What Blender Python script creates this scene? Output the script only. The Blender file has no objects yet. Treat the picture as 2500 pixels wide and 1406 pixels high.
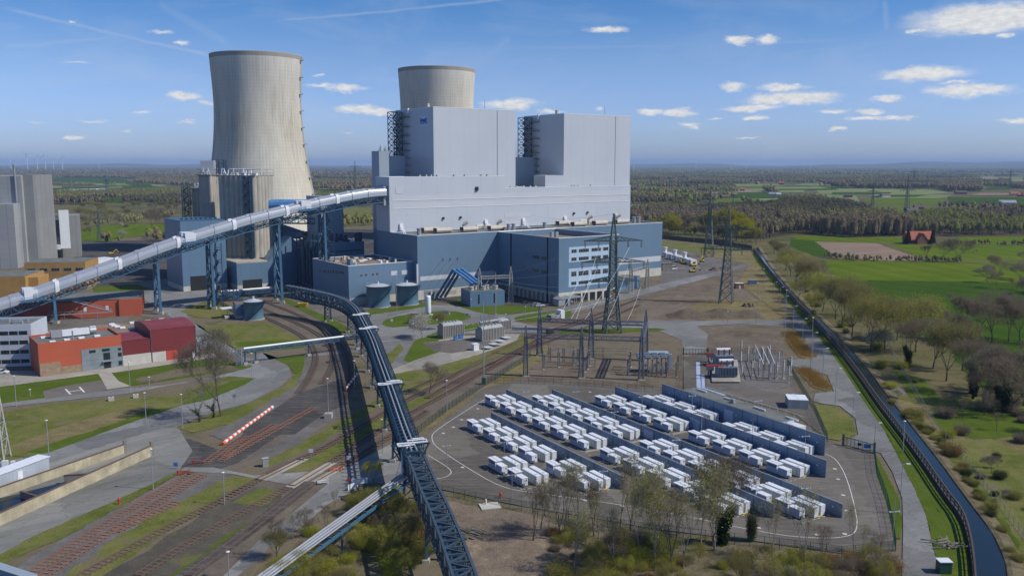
import bpy, math, random
import numpy as np
from mathutils import Vector
# ---------------------------------------------------------------- camera
scn = bpy.context.scene
H = 68.0; F = 2150.0; PT = math.atan(301/2150.0); CP, SP = math.cos(PT), math.sin(PT)
cam_d = bpy.data.cameras.new("camera"); cam = bpy.data.objects.new("camera", cam_d)
scn.collection.objects.link(cam); scn.camera = cam
cam.location = (0, 0, H); cam.rotation_euler = (math.pi/2-PT, 0, 0)
cam_d.sensor_width = 36; cam_d.lens = 36*F/2500; cam_d.clip_start = 1; cam_d.clip_end = 90000
# ---------------------------------------------------------------- light
SAZ = math.radians(101.8); SEL = math.radians(45)
SUNV = Vector((math.sin(SAZ)*math.cos(SEL), math.cos(SAZ)*math.cos(SEL), math.sin(SEL)))
sun_d = bpy.data.lights.new("sun", 'SUN'); sun = bpy.data.objects.new("sun", sun_d); scn.collection.objects.link(sun)
sun_d.energy = 4.1; sun_d.angle = math.radians(0.5); sun_d.color = (1.0, .94, .83)
sun.rotation_euler = SUNV.to_track_quat('Z', 'Y').to_euler(); sun.location = (0, 0, 300)
scn.view_settings.view_transform = 'Standard'; scn.view_settings.look = 'None'
scn.view_settings.exposure = 0.0; scn.view_settings.gamma = 1
world = bpy.data.worlds.new("World"); scn.world = world; world.use_nodes = True

def ray(px, py):
    u = (px-1250)/F; v = (py-703)/F
    return (u, CP-v*SP, -SP-v*CP)
def P(px, py, z=0.0):
    r = ray(px, py); t = (z-H)/r[2]; return (r[0]*t, r[1]*t)
def P3(px, py, z=0.0):
    p = P(px, py, z); return (p[0], p[1], z)
def zat(x, y, py):
    v = (py-703)/F; return (-v*y*CP-y*SP)/(CP-v*SP)+H

class NT:
    def __init__(s, tree): s.t = tree; s.t.nodes.clear()
    def n(s, typ, **kw):
        nd = s.t.nodes.new(typ)
        for k, v in kw.items():
            if k[0] == '_': setattr(nd, k[1:], v)
            else:
                i = int(k[1:]) if k[0] == 'i' and k[1:].isdigit() else k
                if isinstance(v, bpy.types.NodeSocket): s.t.links.new(v, nd.inputs[i])
                else: nd.inputs[i].default_value = v
        return nd
    def m(s, op, a, b=0.0, c=0.0, clamp=False):
        nd = s.n('ShaderNodeMath', _operation=op, i0=a, i1=b, i2=c); nd.use_clamp = clamp; return nd.outputs[0]
    def vm(s, op, a, b=(0, 0, 0)):
        nd = s.n('ShaderNodeVectorMath', _operation=op, i0=a, i1=b); return nd.outputs['Value'] if op in ('LENGTH', 'DOT_PRODUCT') else nd.outputs[0]
    def mix(s, f, a, b):
        nd = s.n('ShaderNodeMix', _data_type='RGBA', i0=f, i6=a, i7=b); return nd.outputs[2]
    def ramp(s, f, stops):
        nd = s.n('ShaderNodeValToRGB', i0=f); cr = nd.color_ramp
        while len(cr.elements) < len(stops): cr.elements.new(.5)
        for e, (p, c) in zip(cr.elements, stops): e.position = p; e.color = c if len(c) == 4 else (*c, 1)
        return nd.outputs[0]
    def noise(s, vec, scale, detail=4, rough=.6, dist=0):
        return s.n('ShaderNodeTexNoise', Vector=vec, Scale=scale, Detail=detail, Roughness=rough, Distortion=dist).outputs[0]
# ---------------------------------------------------------------- sky with small fair-weather clouds (fixed directions in the world)
def build_world():
    N = NT(world.node_tree)
    out = N.n('ShaderNodeOutputWorld'); bg = N.n('ShaderNodeBackground')
    sky = N.n('ShaderNodeTexSky', _sky_type='NISHITA'); sky.sun_disc = False
    sky.sun_elevation = SEL; sky.sun_rotation = SAZ; sky.altitude = 60; sky.air_density = 1.0; sky.dust_density = .6; sky.ozone_density = 2.2
    d = N.n('ShaderNodeTexCoord').outputs['Generated']
    sx = N.n('ShaderNodeSeparateXYZ', Vector=d)
    az = N.m('ARCTAN2', sx.outputs[0], sx.outputs[1]); el = N.m('ARCSINE', sx.outputs[2])
    base = N.n('ShaderNodeCombineXYZ', X=az, Y=el, Z=0.0).outputs[0]
    st = N.vm('MULTIPLY', base, (1, 2.2, 1))
    nz = N.n('ShaderNodeTexNoise', Vector=st, Scale=38.0, Detail=8, Roughness=.66)
    off = N.vm('MULTIPLY', N.vm('SUBTRACT', nz.outputs['Color'], (.5, .5, .5)), (.042, .016, 0))
    pos = N.vm('ADD', base, off)
    clouds = [(445,236,36,11,1),(500,253,30,7,.7),(780,210,45,9,.7),(845,216,52,11,.95),(870,268,60,11,.95),(925,275,45,9,1),(1250,255,72,14,1),(1345,272,52,8,.7),
      (1480,73,58,10,.9),(1590,273,40,11,.9),(1655,275,42,12,1),(1800,97,38,11,1),(1872,95,30,12,.85),(1790,212,42,13,.85),(1915,214,62,10,.95),(1940,241,108,16,1),(1880,245,50,14,1),(1990,238,56,14,1),
      (1835,265,75,9,.95),(1840,287,28,8,.9),(2260,180,95,17,1),(2240,188,80,10,.9),(2410,45,150,30,1.1),(2330,52,80,22,.9),(2400,75,50,12,.9),(2240,75,30,8,.7),(2370,222,88,14,1),(2340,203,52,6,.7),(2165,241,30,9,.9),(2130,272,34,9,.9),
      (2190,290,50,7,.85),(2110,289,50,7,.85),(2045,317,24,7,.9),(1680,305,40,9,.65),(1690,313,22,7,.7),(2030,271,56,8,.7),(2450,90,20,9,.8),(2480,296,40,8,.8),(1820,337,46,5,.6),(1750,292,22,6,.7),
      (183,337,26,8,.8),(230,293,60,8,.45),(460,298,40,7,.55),(340,277,50,9,.45),(445,104,26,10,.6),(390,80,40,10,.5),(185,57,16,7,.5),(190,153,60,9,.3),(310,320,30,7,.35),(80,300,50,6,.3),(1465,266,18,7,.7),(780,185,24,6,.5),(1235,250,30,9,1),(850,325,30,6,.4)]
    best = None
    for px, py, w, h, a in clouds:
        r = ray(px, py); l = math.sqrt(r[0]**2+r[1]**2); A = math.atan2(r[0], r[1]); E_ = math.atan2(r[2], l)
        q = N.vm('MULTIPLY', N.vm('SUBTRACT', pos, (A, E_, 0)), (F/w, F/h, 0))
        v = N.m('SUBTRACT', a, N.vm('LENGTH', q))
        best = v if best is None else N.m('MAXIMUM', best, v)
    cm = N.n('ShaderNodeMapRange', i0=best, i1=-.2, i2=.6); cm.interpolation_type = 'SMOOTHSTEP'
    dens = N.m('MULTIPLY', cm.outputs[0], .86)
    n2 = N.noise(N.vm('MULTIPLY', base, (1, 2.0, 1)), 90.0, 5, .6)
    ccol = N.ramp(n2, [(.25, (.68, .71, .76)), (.6, (.98, .98, .97))])
    ccol = N.vm('MULTIPLY', ccol, (9.0, 8.8, 8.4))
    # contrails / thin cirrus
    wis = N.noise(N.vm('MULTIPLY', base, (1.2, 3.5, 1)), 5.0, 7, .62, .6)
    wis = N.m('MULTIPLY', N.n('ShaderNodeMapRange', i0=wis, i1=.47, i2=.8).outputs[0], .45)
    tr = None
    wob = N.vm('MULTIPLY', N.vm('SUBTRACT', nz.outputs['Color'], (.5, .5, .5)), (.004, .006, 0)); pb = N.vm('ADD', base, wob)
    for x0, y0, x1, y1, wd, am in [(0,18,530,140,6,.22),(0,118,330,85,7,.14),(660,52,1260,-5,5,.26),(380,5,560,110,14,.10),(2160,0,2165,75,9,.14),(1250,118,2100,95,5,.10),(1120,190,1250,90,16,.10),(860,190,1250,215,10,.08)]:
        def ae(x, y):
            r = ray(x, y); return math.atan2(r[0], r[1]), math.atan2(r[2], math.hypot(r[0], r[1]))
        a, b = ae(x0, y0), ae(x1, y1); L = math.hypot(b[0]-a[0], b[1]-a[1]); t = ((b[0]-a[0])/L, (b[1]-a[1])/L)
        rel = N.vm('SUBTRACT', pb, (a[0], a[1], 0))
        across = N.m('ABSOLUTE', N.vm('DOT_PRODUCT', rel, (-t[1], t[0], 0))); along = N.vm('DOT_PRODUCT', rel, (t[0], t[1], 0))
        g = N.m('SUBTRACT', 1.0, N.m('MULTIPLY', across, F/wd), 0, True)
        e = N.m('SUBTRACT', 1.0, N.m('MULTIPLY', N.m('ABSOLUTE', N.m('SUBTRACT', along, L/2)), 2/L), 0, True)
        v = N.m('MULTIPLY', N.m('MULTIPLY', g, N.m('MINIMUM', N.m('MULTIPLY', e, 6), 1)), am)
        tr = v if tr is None else N.m('MAXIMUM', tr, v)
    thin = N.m('MAXIMUM', N.m('MULTIPLY', wis, .5), tr)
    skyc = N.n('ShaderNodeHueSaturation', Saturation=1.12, Value=1.0, Color=sky.outputs[0]).outputs[0]
    tint = N.ramp(N.m('DIVIDE', el, 1.5708), [(0, (.74, .93, 1.0)), (.03, (.75, .92, .97)), (.071, (.74, .86, .78)), (.107, (.45, .73, .70)), (.35, (.62, .82, .70)), (1, (.7, .85, .72))])
    skyc = N.vm('MULTIPLY', N.vm('MULTIPLY', skyc, tint), (1.0, 1.0, 1.6))
    c = N.mix(thin, skyc, (6.0, 6.6, 7.4, 1))
    c = N.mix(dens, c, ccol)
    N.t.links.new(c, bg.inputs[0]); bg.inputs[1].default_value = .1
    N.t.links.new(bg.outputs[0], out.inputs[0])
build_world()

# ---------------------------------------------------------------- material helpers
MATS = {}
def mat(name, col, rough=.7, metal=0.0, var=.12, nscale=.25, bump=0.0, col2=None, spec=.5, lines=None, streak=0.0, split=(.35, .65)):
    """procedural surface: base colour with noise variation, optional second colour, panel lines, rain streaks"""
    m = bpy.data.materials.new(name); m.use_nodes = True; MATS[name] = m
    N = NT(m.node_tree); out = N.n('ShaderNodeOutputMaterial'); b = N.n('ShaderNodeBsdfPrincipled')
    g = N.n('ShaderNodeNewGeometry').outputs['Position']
    n1 = N.noise(g, nscale, 6, .62)
    c2 = col2 or tuple(max(0, x*(1-var*2)) for x in col)
    c = N.ramp(n1, [(split[0], c2), (split[1], col)])
    if streak:
        sv = N.vm('MULTIPLY', g, (.9, .9, .05)); s = N.noise(sv, 1.0, 5, .6)
        k = N.m('MULTIPLY', N.n('ShaderNodeMapRange', i0=s, i1=.45, i2=.75).outputs[0], streak)
        c = N.mix(k, c, tuple(x*.55 for x in col)+(1,))
    if lines:   # (u spacing, z spacing, depth, axis angle)
        us, zs, dp, an = lines
        sp = N.n('ShaderNodeSeparateXYZ', Vector=g)
        uu = N.m('ADD', N.m('MULTIPLY', sp.outputs[0], math.cos(an)), N.m('MULTIPLY', sp.outputs[1], math.sin(an)))
        vv = N.m('ADD', N.m('MULTIPLY', sp.outputs[0], -math.sin(an)), N.m('MULTIPLY', sp.outputs[1], math.cos(an)))
        def ln(x, s_, w): return N.m('LESS_THAN', N.m('FRACT', N.m('DIVIDE', x, s_)), w)
        k = 0.0
        if us: k = N.m('MAXIMUM', ln(uu, us, .12), ln(vv, us, .12))
        if zs: k = N.m('MAXIMUM', k, ln(sp.outputs[2], zs, .2/zs))
        c = N.mix(N.m('MULTIPLY', k, dp), c, tuple(x*.4 for x in col)+(1,))
    N.t.links.new(c, b.inputs['Base Color'])
    b.inputs['Roughness'].default_value = rough; b.inputs['Metallic'].default_value = metal; b.inputs['Specular IOR Level'].default_value = spec
    if bump:
        nb = N.noise(g, nscale*12, 5, .7); bp = N.n('ShaderNodeBump', Strength=bump, Distance=.25, Height=nb)
        N.t.links.new(bp.outputs[0], b.inputs['Normal'])
    N.t.links.new(b.outputs[0], out.inputs[0]); return m
def ground_mat(name, cols, scale=.05, fine=1.3, bump=.5, rough=.95, stretch=(1, 1, 1), an=0.0, patch=None):
    """cols: list of (position, colour) across large noise; fine noise breaks it up; patch=(colour, threshold, scale)"""
    m = bpy.data.materials.new(name); m.use_nodes = True; MATS[name] = m
    N = NT(m.node_tree); out = N.n('ShaderNodeOutputMaterial'); b = N.n('ShaderNodeBsdfPrincipled')
    g = N.n('ShaderNodeNewGeometry').outputs['Position']
    mp = N.n('ShaderNodeMapping', _vector_type='TEXTURE', Vector=g, Rotation=(0, 0, an)).outputs[0]
    mp = N.vm('MULTIPLY', mp, stretch)
    big = N.noise(mp, scale, 8, .68, .3); fn = N.noise(mp, fine, 5, .7)
    mid = N.noise(mp, scale*6, 6, .7)
    f = N.m('ADD', N.m('ADD', N.m('MULTIPLY', big, .5), N.m('MULTIPLY', mid, .3)), N.m('MULTIPLY', fn, .2))
    f = N.m('ADD', N.m('MULTIPLY', N.m('SUBTRACT', f, .5), 2.0), .5, 0, True)
    c = N.ramp(f, cols)
    if patch:
        pn = N.noise(g, patch[2], 6, .6); k = N.n('ShaderNodeMapRange', i0=pn, i1=patch[1], i2=patch[1]+.07).outputs[0]
        c = N.mix(k, c, (*patch[0], 1))
    if name.startswith('field'):     # tramlines and mowing bands
        sp = N.n('ShaderNodeSeparateXYZ', Vector=g); aa = .62 if 'dark' in name else .15
        w_ = N.m('ADD', N.m('ADD', N.m('MULTIPLY', sp.outputs[0], math.cos(aa)), N.m('MULTIPLY', sp.outputs[1], math.sin(aa))), N.m('MULTIPLY', mid, 3.0))
        tl_ = N.m('LESS_THAN', N.m('ABSOLUTE', N.m('SUBTRACT', N.m('FRACT', N.m('DIVIDE', w_, 21.0)), .5)), .035)
        bd = N.m('MULTIPLY', N.m('SINE', N.m('MULTIPLY', w_, .3)), .06); k_ = N.m('ADD', N.m('SUBTRACT', 1.0, N.m('MULTIPLY', tl_, .22)), bd)
        pt = N.m('ADD', .86, N.m('MULTIPLY', N.noise(g, .03, 5, .65), .28)); k_ = N.m('MULTIPLY', k_, pt)
        c = N.vm('MULTIPLY', c, N.n('ShaderNodeCombineXYZ', X=k_, Y=k_, Z=k_).outputs[0])
    if name in ('asphalt', 'asphalt_dark', 'road', 'plaza', 'concrete_ground'):     # cracks, tar seams and repaired patches
        wv = N.vm('ADD', g, N.vm('MULTIPLY', N.n('ShaderNodeTexNoise', Vector=g, Scale=.35, Detail=4).outputs['Color'], (5, 5, 0)))
        vd = N.n('ShaderNodeTexVoronoi', _feature='DISTANCE_TO_EDGE', Vector=wv, Scale=.11).outputs['Distance']
        c = N.mix(N.m('MULTIPLY', N.m('LESS_THAN', vd, .010), .2), c, (.04, .037, .034, 1))
        vc = N.n('ShaderNodeTexVoronoi', Vector=N.vm('MULTIPLY', wv, (1, .6, 1)), Scale=.07).outputs['Color']
        pk = N.m('MULTIPLY', N.m('SUBTRACT', N.n('ShaderNodeSeparateColor', Color=vc).outputs[0], .5), .42)
        c = N.vm('MULTIPLY', c, N.n('ShaderNodeCombineXYZ', X=N.m('ADD', 1.0, pk), Y=N.m('ADD', 1.0, pk), Z=N.m('ADD', 1.0, pk)).outputs[0])
        tm = N.noise(N.vm('MULTIPLY', mp, (.25, 2.5, 1)), .5, 4, .6); c = N.mix(N.m('MULTIPLY', N.n('ShaderNodeMapRange', i0=tm, i1=.52, i2=.7).outputs[0], .3), c, (.30, .29, .27, 1))
    N.t.links.new(c, b.inputs['Base Color']); b.inputs['Roughness'].default_value = rough; b.inputs['Specular IOR Level'].default_value = .03
    if bump:
        bp = N.n('ShaderNodeBump', Strength=bump, Distance=.3, Height=fn); N.t.links.new(bp.outputs[0], b.inputs['Normal'])
    N.t.links.new(b.outputs[0], out.inputs[0]); return m
A = math.radians(36.1)
BU = (math.cos(A), math.sin(A)); BV = (-math.sin(A), math.cos(A))
def XY(u, v): return (u*BU[0]+v*BV[0], u*BU[1]+v*BV[1])
def UVc(p): return (p[0]*BU[0]+p[1]*BU[1], p[0]*BV[0]+p[1]*BV[1])
def onV(px, py, v0):
    r = ray(px, py); t = v0/(r[0]*BV[0]+r[1]*BV[1]); x, y = r[0]*t, r[1]*t; return x*BU[0]+y*BU[1], H+r[2]*t
def onU(px, py, u0):
    r = ray(px, py); t = u0/(r[0]*BU[0]+r[1]*BU[1]); x, y = r[0]*t, r[1]*t; return x*BV[0]+y*BV[1], H+r[2]*t
def onLine(px, py, a, d):
    """ray meets the vertical plane through plan point a along d -> (x,y,z)"""
    r = ray(px, py); n = (-d[1], d[0]); t = (a[0]*n[0]+a[1]*n[1])/(r[0]*n[0]+r[1]*n[1]); return (r[0]*t, r[1]*t, H+r[2]*t)

# ---------------------------------------------------------------- mesh builder
class MB:
    def __init__(s): s.v = []; s.f = []; s.mi = []; s.k = 0
    def add(s, vs, fs):
        o = len(s.v); s.v += [tuple(p) for p in vs]; s.f += [tuple(i+o for i in f) for f in fs]; s.mi += [s.k]*len(fs); return s
    def box(s, x0, x1, y0, y1, z0, z1):
        return s.add([(x0,y0,z0),(x1,y0,z0),(x1,y1,z0),(x0,y1,z0),(x0,y0,z1),(x1,y0,z1),(x1,y1,z1),(x0,y1,z1)],
                     [(3,2,1,0),(4,5,6,7),(0,1,5,4),(1,2,6,5),(2,3,7,6),(3,0,4,7)])
    def rbox(s, c, l, w, h, an=0.0, z=0.0):
        """box centred in plan at c, length l along an, width w, from z to z+h"""
        ca, sa = math.cos(an), math.sin(an); vs = []
        for zz in (z, z+h):
            for a, b in ((-l/2,-w/2),(l/2,-w/2),(l/2,w/2),(-l/2,w/2)): vs.append((c[0]+a*ca-b*sa, c[1]+a*sa+b*ca, zz))
        return s.add(vs, [(3,2,1,0),(4,5,6,7),(0,1,5,4),(1,2,6,5),(2,3,7,6),(3,0,4,7)])
    def ub(s, u0, u1, v0, v1, z0, z1):
        """box in the power station's own axes"""
        vs = [(*XY(u, v), z) for z in (z0, z1) for u, v in ((u0,v0),(u1,v0),(u1,v1),(u0,v1))]
        return s.add(vs, [(3,2,1,0),(4,5,6,7),(0,1,5,4),(1,2,6,5),(2,3,7,6),(3,0,4,7)])
    def prism(s, pts, z0, z1):
        a = sum(pts[i][0]*pts[(i+1) % len(pts)][1]-pts[(i+1) % len(pts)][0]*pts[i][1] for i in range(len(pts)))
        if a < 0: pts = pts[::-1]
        n = len(pts); vs = [(p[0], p[1], z0) for p in pts]+[(p[0], p[1], z1) for p in pts]
        return s.add(vs, [tuple(range(n))[::-1], tuple(range(n, 2*n))]+[(i, (i+1) % n, n+(i+1) % n, n+i) for i in range(n)])
    def face(s, pts): return s.add(pts, [tuple(range(len(pts)))])
    def beam(s, p, q, w=.2, w2=None, n=4):
        p = Vector(p); q = Vector(q); d = q-p
        if d.length < 1e-6: return s
        a = d.cross(Vector((0, 0, 1)))
        if a.length < 1e-4: a = Vector((1, 0, 0))
        a.normalize(); b = d.cross(a).normalized(); w2 = w if w2 is None else w2; vs = []
        for c, r in ((p, w/2), (q, w2/2)):
            for i in range(n):
                t = 2*math.pi*(i+.5)/n; k = r*1.414 if n == 4 else r
                vs.append(c+a*(k*math.cos(t))+b*(k*math.sin(t)))
        fs = [(i, (i+1) % n, n+(i+1) % n, n+i) for i in range(n)]
        if n > 4 or w > .15: fs += [tuple(range(n))[::-1], tuple(range(n, 2*n))]
        return s.add(vs, fs)
    def tri(s, p, q, w=.05):   # thin three-sided stick
        return s.beam(p, q, w, n=3)
    def path(s, pts, w, n=6):
        for a, b in zip(pts, pts[1:]): s.beam(a, b, w, n=n)
        return s
    def lathe(s, c, prof, n=32, cap=True):
        """prof: list of (radius, z)"""
        vs = []; fs = []
        for r, z in prof:
            for i in range(n): t = 2*math.pi*i/n; vs.append((c[0]+r*math.cos(t), c[1]+r*math.sin(t), z))
        for k in range(len(prof)-1):
            for i in range(n): j = (i+1) % n; fs.append((k*n+i, k*n+j, (k+1)*n+j, (k+1)*n+i))
        if cap: fs.append(tuple(range((len(prof)-1)*n, len(prof)*n)))
        return s.add(vs, fs)
    def obj(s, name, mats, parent=None, smooth=False, local=False):
        me = bpy.data.meshes.new(name); me.from_pydata(s.v, [], s.f)
        if not isinstance(mats, (list, tuple)): mats = [mats]
        for m in mats: me.materials.append(MATS[m] if isinstance(m, str) else m)
        if len(mats) > 1: me.polygons.foreach_set('material_index', s.mi)
        if smooth: me.polygons.foreach_set('use_smooth', [True]*len(me.polygons))
        me.update(); o = bpy.data.objects.new(name, me); scn.collection.objects.link(o)
        if parent is not None:
            o.parent = parent
            if not local: o.location = -parent.location
        return o
def root(name, loc, label, cat, group=None, rz=0.0):
    o = bpy.data.objects.new(name, None); o.empty_display_size = 1; scn.collection.objects.link(o)
    o.location = loc if len(loc) == 3 else (loc[0], loc[1], 0); o.rotation_euler = (0, 0, rz)
    return tag(o, label, cat, group)
def tag(o, label=None, cat=None, group=None, kind=None):
    if label: o['label'] = label
    if cat: o['category'] = cat
    if group: o['group'] = group
    if kind: o['kind'] = kind
    return o
def struct(o): o['kind'] = 'structure'; return o
def dup(r, loc, rz=0.0, label=None, scale=1.0, group=None):
    def cp(o, par):
        c = o.copy(); scn.collection.objects.link(c); c.parent = par
        for ch in o.children: cp(ch, c)
        return c
    c = cp(r, None); c.location = loc if len(loc) == 3 else (loc[0], loc[1], 0); c.rotation_euler = (0, 0, rz)
    c.scale = (scale,)*3 if not isinstance(scale, tuple) else scale
    if label: c['label'] = label
    if group: c['group'] = group
    return c
ORD = ['first','second','third','fourth','fifth','sixth','seventh','eighth','ninth','tenth','eleventh','twelfth','thirteenth','fourteenth','fifteenth','sixteenth','seventeenth','eighteenth','nineteenth','twentieth']
def lattice_tower(mb, c, w0, w1, z0, z1, n, t=.18, an=0.0):
    """square lattice mast: four legs, rings and crossed braces"""
    def cr(z):
        w = w0+(w1-w0)*(z-z0)/(z1-z0); ca, sa = math.cos(an), math.sin(an)
        return [(c[0]+(a*ca-b*sa)*w/2, c[1]+(a*sa+b*ca)*w/2, z) for a, b in ((-1,-1),(1,-1),(1,1),(-1,1))]
    # segment heights follow the width
    zs = [z0]; r = (w1/w0)**(1/n) if w1 > 0 else .8
    hs = [r**i for i in range(n)]; tot = sum(hs)
    for h in hs: zs.append(zs[-1]+(z1-z0)*h/tot)
    for a, b in zip(zs, zs[1:]):
        p, q = cr(a), cr(b)
        for i in range(4):
            j = (i+1) % 4
            mb.beam(p[i], q[i], t*1.5); mb.beam(p[i], q[j], t*.7); mb.beam(p[j], q[i], t*.7); mb.beam(q[i], q[j], t*.7)
    return mb
def truss(mb, p, q, w, h, n, t=.18, top=True, side=True, bottom=True):
    """box truss from p to q (centre of its underside), width w, height h"""
    p = Vector(p); q = Vector(q); d = (q-p); hx = Vector((d.x, d.y, 0)).normalized(); nx = Vector((-hx.y, hx.x, 0))*(w/2); up = Vector((0, 0, h))
    def c(f): b = p+d*f; return [b-nx, b+nx, b+nx+up, b-nx+up]
    for i in range(n):
        a, b = c(i/n), c((i+1)/n)
        for k in range(4): mb.beam(a[k], b[k], t*1.5)
        for k, on in ((1, bottom), (2, side), (3, top), (0, side)):
            j = {1: 0, 2: 1, 3: 2, 0: 3}[k]
            if on: mb.beam(a[k] if i % 2 else a[j], b[j] if i % 2 else b[k], t); mb.beam(b[k], b[j], t)
    return mb
# ================================================================ materials
AS = math.radians(36.1)
ground_mat('land', [(.3,(.062,.075,.022)),(.45,(.10,.10,.04)),(.6,(.15,.125,.065)),(.75,(.12,.12,.05))], .012, .6, .4)
ground_mat('yardsoil', [(.3,(.085,.085,.035)),(.42,(.14,.12,.075)),(.55,(.17,.14,.105)),(.7,(.13,.12,.055))], .05, 1.2, .5)
ground_mat('soil', [(.3,(.10,.08,.055)),(.5,(.155,.125,.095)),(.7,(.20,.165,.13))], .07, 1.4, .5, patch=((.13,.13,.045), .60, .06))
ground_mat('clearing', [(.2,(.10,.078,.058)),(.4,(.17,.135,.105)),(.6,(.24,.19,.14)),(.85,(.42,.33,.23))], .09, 2.6, .9)
ground_mat('asphalt', [(.25,(.115,.103,.09)),(.5,(.14,.126,.11)),(.8,(.165,.15,.133))], .05, 3.0, .15, rough=.85)
ground_mat('asphalt_dark', [(.3,(.055,.052,.05)),(.55,(.075,.072,.07)),(.75,(.095,.09,.087))], .06, 2.0, .15, rough=.9)
ground_mat('road', [(.3,(.155,.155,.15)),(.55,(.19,.19,.187)),(.75,(.23,.23,.225))], .05, 1.5, .15, rough=.85, stretch=(1, 1.6, 1), an=.6)
ground_mat('plaza', [(.3,(.15,.155,.14)),(.5,(.20,.20,.185)),(.62,(.24,.24,.22)),(.75,(.18,.175,.16))], .035, .8, .2, rough=.85, stretch=(.5, 1.8, 1), an=.68)
ground_mat('concrete_ground', [(.3,(.26,.24,.2)),(.6,(.34,.32,.28))], .1, 2, .2)
ground_mat('ballast', [(.2,(.10,.083,.068)),(.5,(.15,.125,.10)),(.8,(.20,.17,.135))], .08, 3.0, .7)
ground_mat('ballast_grey', [(.3,(.11,.105,.1)),(.5,(.15,.14,.13)),(.7,(.19,.18,.17))], .08, 3.0, .7)
ground_mat('dark_soil', [(.2,(.065,.058,.048)),(.5,(.10,.09,.072)),(.75,(.145,.13,.09))], .07, 2.0, .5, patch=((.13,.13,.05), .6, .12))
ground_mat('lawn', [(.2,(.055,.085,.010)),(.5,(.080,.118,.015)),(.8,(.12,.145,.030))], .07, 2.2, .6, patch=((.12,.12,.045), .66, .09))
ground_mat('rough_grass', [(.3,(.085,.105,.022)),(.45,(.125,.14,.035)),(.6,(.17,.165,.055)),(.75,(.19,.165,.075))], .06, 1.8, .8, patch=((.165,.14,.085), .57, .12))
ground_mat('dry_grass', [(.3,(.12,.105,.05)),(.5,(.19,.155,.075)),(.7,(.25,.21,.10))], .07, 2.4, .9)
ground_mat('field_light', [(.2,(.07,.115,.004)),(.5,(.095,.14,.006)),(.8,(.13,.16,.012))], .008, .15, .2, stretch=(1, 5, 1), an=.2)
ground_mat('field_dark', [(.2,(.030,.068,.003)),(.5,(.042,.082,.005)),(.8,(.058,.098,.007))], .008, .3, .2, stretch=(1, 4, 1), an=.9)
ground_mat('field_pale', [(.3,(.14,.18,.06)),(.6,(.20,.23,.09))], .006, .2, .1)
ground_mat('ploughed', [(.3,(.20,.145,.105)),(.6,(.27,.2,.15))], .01, .4, .3, stretch=(1, 6, 1), an=.4)
ground_mat('wood_floor', [(.3,(.055,.045,.03)),(.6,(.085,.07,.045))], .02, .5, .3)
ground_mat('dirt_heap', [(.3,(.08,.065,.052)),(.6,(.16,.13,.095))], .3, 3, .8)
ground_mat('reed', [(.3,(.25,.14,.03)),(.6,(.40,.24,.06))], .5, 5, 1)
ground_mat('stone_edge', [(.3,(.10,.085,.05)),(.6,(.2,.165,.10))], .3, 4, .8)
mat('white_paint', (.72,.72,.70), .7, var=.12, nscale=1.5)
mat('blue', (.135,.215,.305), .45, streak=.1, lines=(1.15, 0, .10, AS), nscale=.05, var=.05)
mat('blue_plain', (.12,.205,.31), .45, nscale=.05, var=.06, lines=(6, 6, .12, AS))
mat('blue_steel', (.055,.14,.235), .45, nscale=.5)
mat('navy_steel', (.018,.058,.105), .5, nscale=.5)
mat('slate_steel', (.05,.08,.11), .5, nscale=.5)
mat('blue_bright', (.09,.27,.55), .45, nscale=.3)
mat('lightgrey', (.50,.535,.585), .42, streak=.07, lines=(9.6, 12, .05, AS), nscale=.03, var=.035)
mat('lightgrey_stripe', (.53,.54,.575), .45, nscale=.05, var=.03)
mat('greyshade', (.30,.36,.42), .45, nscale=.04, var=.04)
mat('paleblue', (.42,.55,.68), .5, lines=(1.3, 1.3, .10, AS), nscale=.05, var=.03)
mat('white_trim', (.78,.80,.82), .45, var=.03)
mat('roof_gravel', (.20,.19,.155), .95, nscale=.12, var=.2, bump=.3, col2=(.13,.12,.095))
mat('roof_brown', (.26,.20,.15), .95, nscale=.15, var=.2, bump=.3, col2=(.16,.11,.08))
mat('roof_felt', (.17,.18,.165), .9, nscale=.2, var=.15, col2=(.11,.12,.105))
mat('concrete', (.44,.41,.35), .85, nscale=.12, var=.12, streak=.4, bump=.2)
mat('concrete_pale', (.55,.53,.47), .85, nscale=.3, var=.1, streak=.25)
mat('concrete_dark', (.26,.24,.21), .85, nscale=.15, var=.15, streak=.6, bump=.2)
mat('concrete_stained', (.50,.44,.30), .85, nscale=.35, col2=(.30,.26,.18), streak=.55, bump=.3)
mat('glass', (.025,.035,.045), .15, var=.3, nscale=.6)
mat('dark', (.012,.014,.017), .8)
mat('silver', (.56,.575,.59), .34, metal=.5, nscale=.1, var=.05, lines=None)
mat('white_metal', (.72,.74,.77), .4, nscale=.3, var=.04)
mat('cream_metal', (.62,.60,.52), .5, nscale=.8, var=.1)
mat('duct_cream', (.58,.53,.45), .5, nscale=.5, var=.12, streak=.3)
mat('galv', (.36,.38,.40), .5, metal=.3, nscale=.6, var=.08)
mat('pylon_green', (.10,.13,.115), .6, nscale=.5)
mat('pylon_grey', (.13,.155,.14), .6, nscale=.5)
mat('gantry_steel', (.15,.16,.185), .55, nscale=.5)
mat('gantry_pale', (.38,.38,.34), .6, nscale=.5)
mat('porcelain', (.12,.07,.05), .3)
mat('cable', (.42,.42,.42), .5)
mat('tank_blue', (.13,.24,.34), .4, nscale=.1, var=.08, lines=(0, 1.7, .25, 0), streak=.2)
mat('orange', (.46,.10,.045), .6, nscale=.1, var=.06, lines=(0, 1.0, .14, 0))
mat('maroon', (.20,.028,.03), .55, nscale=.15, var=.08, lines=(.5, 0, .18, math.radians(36.8)))
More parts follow.
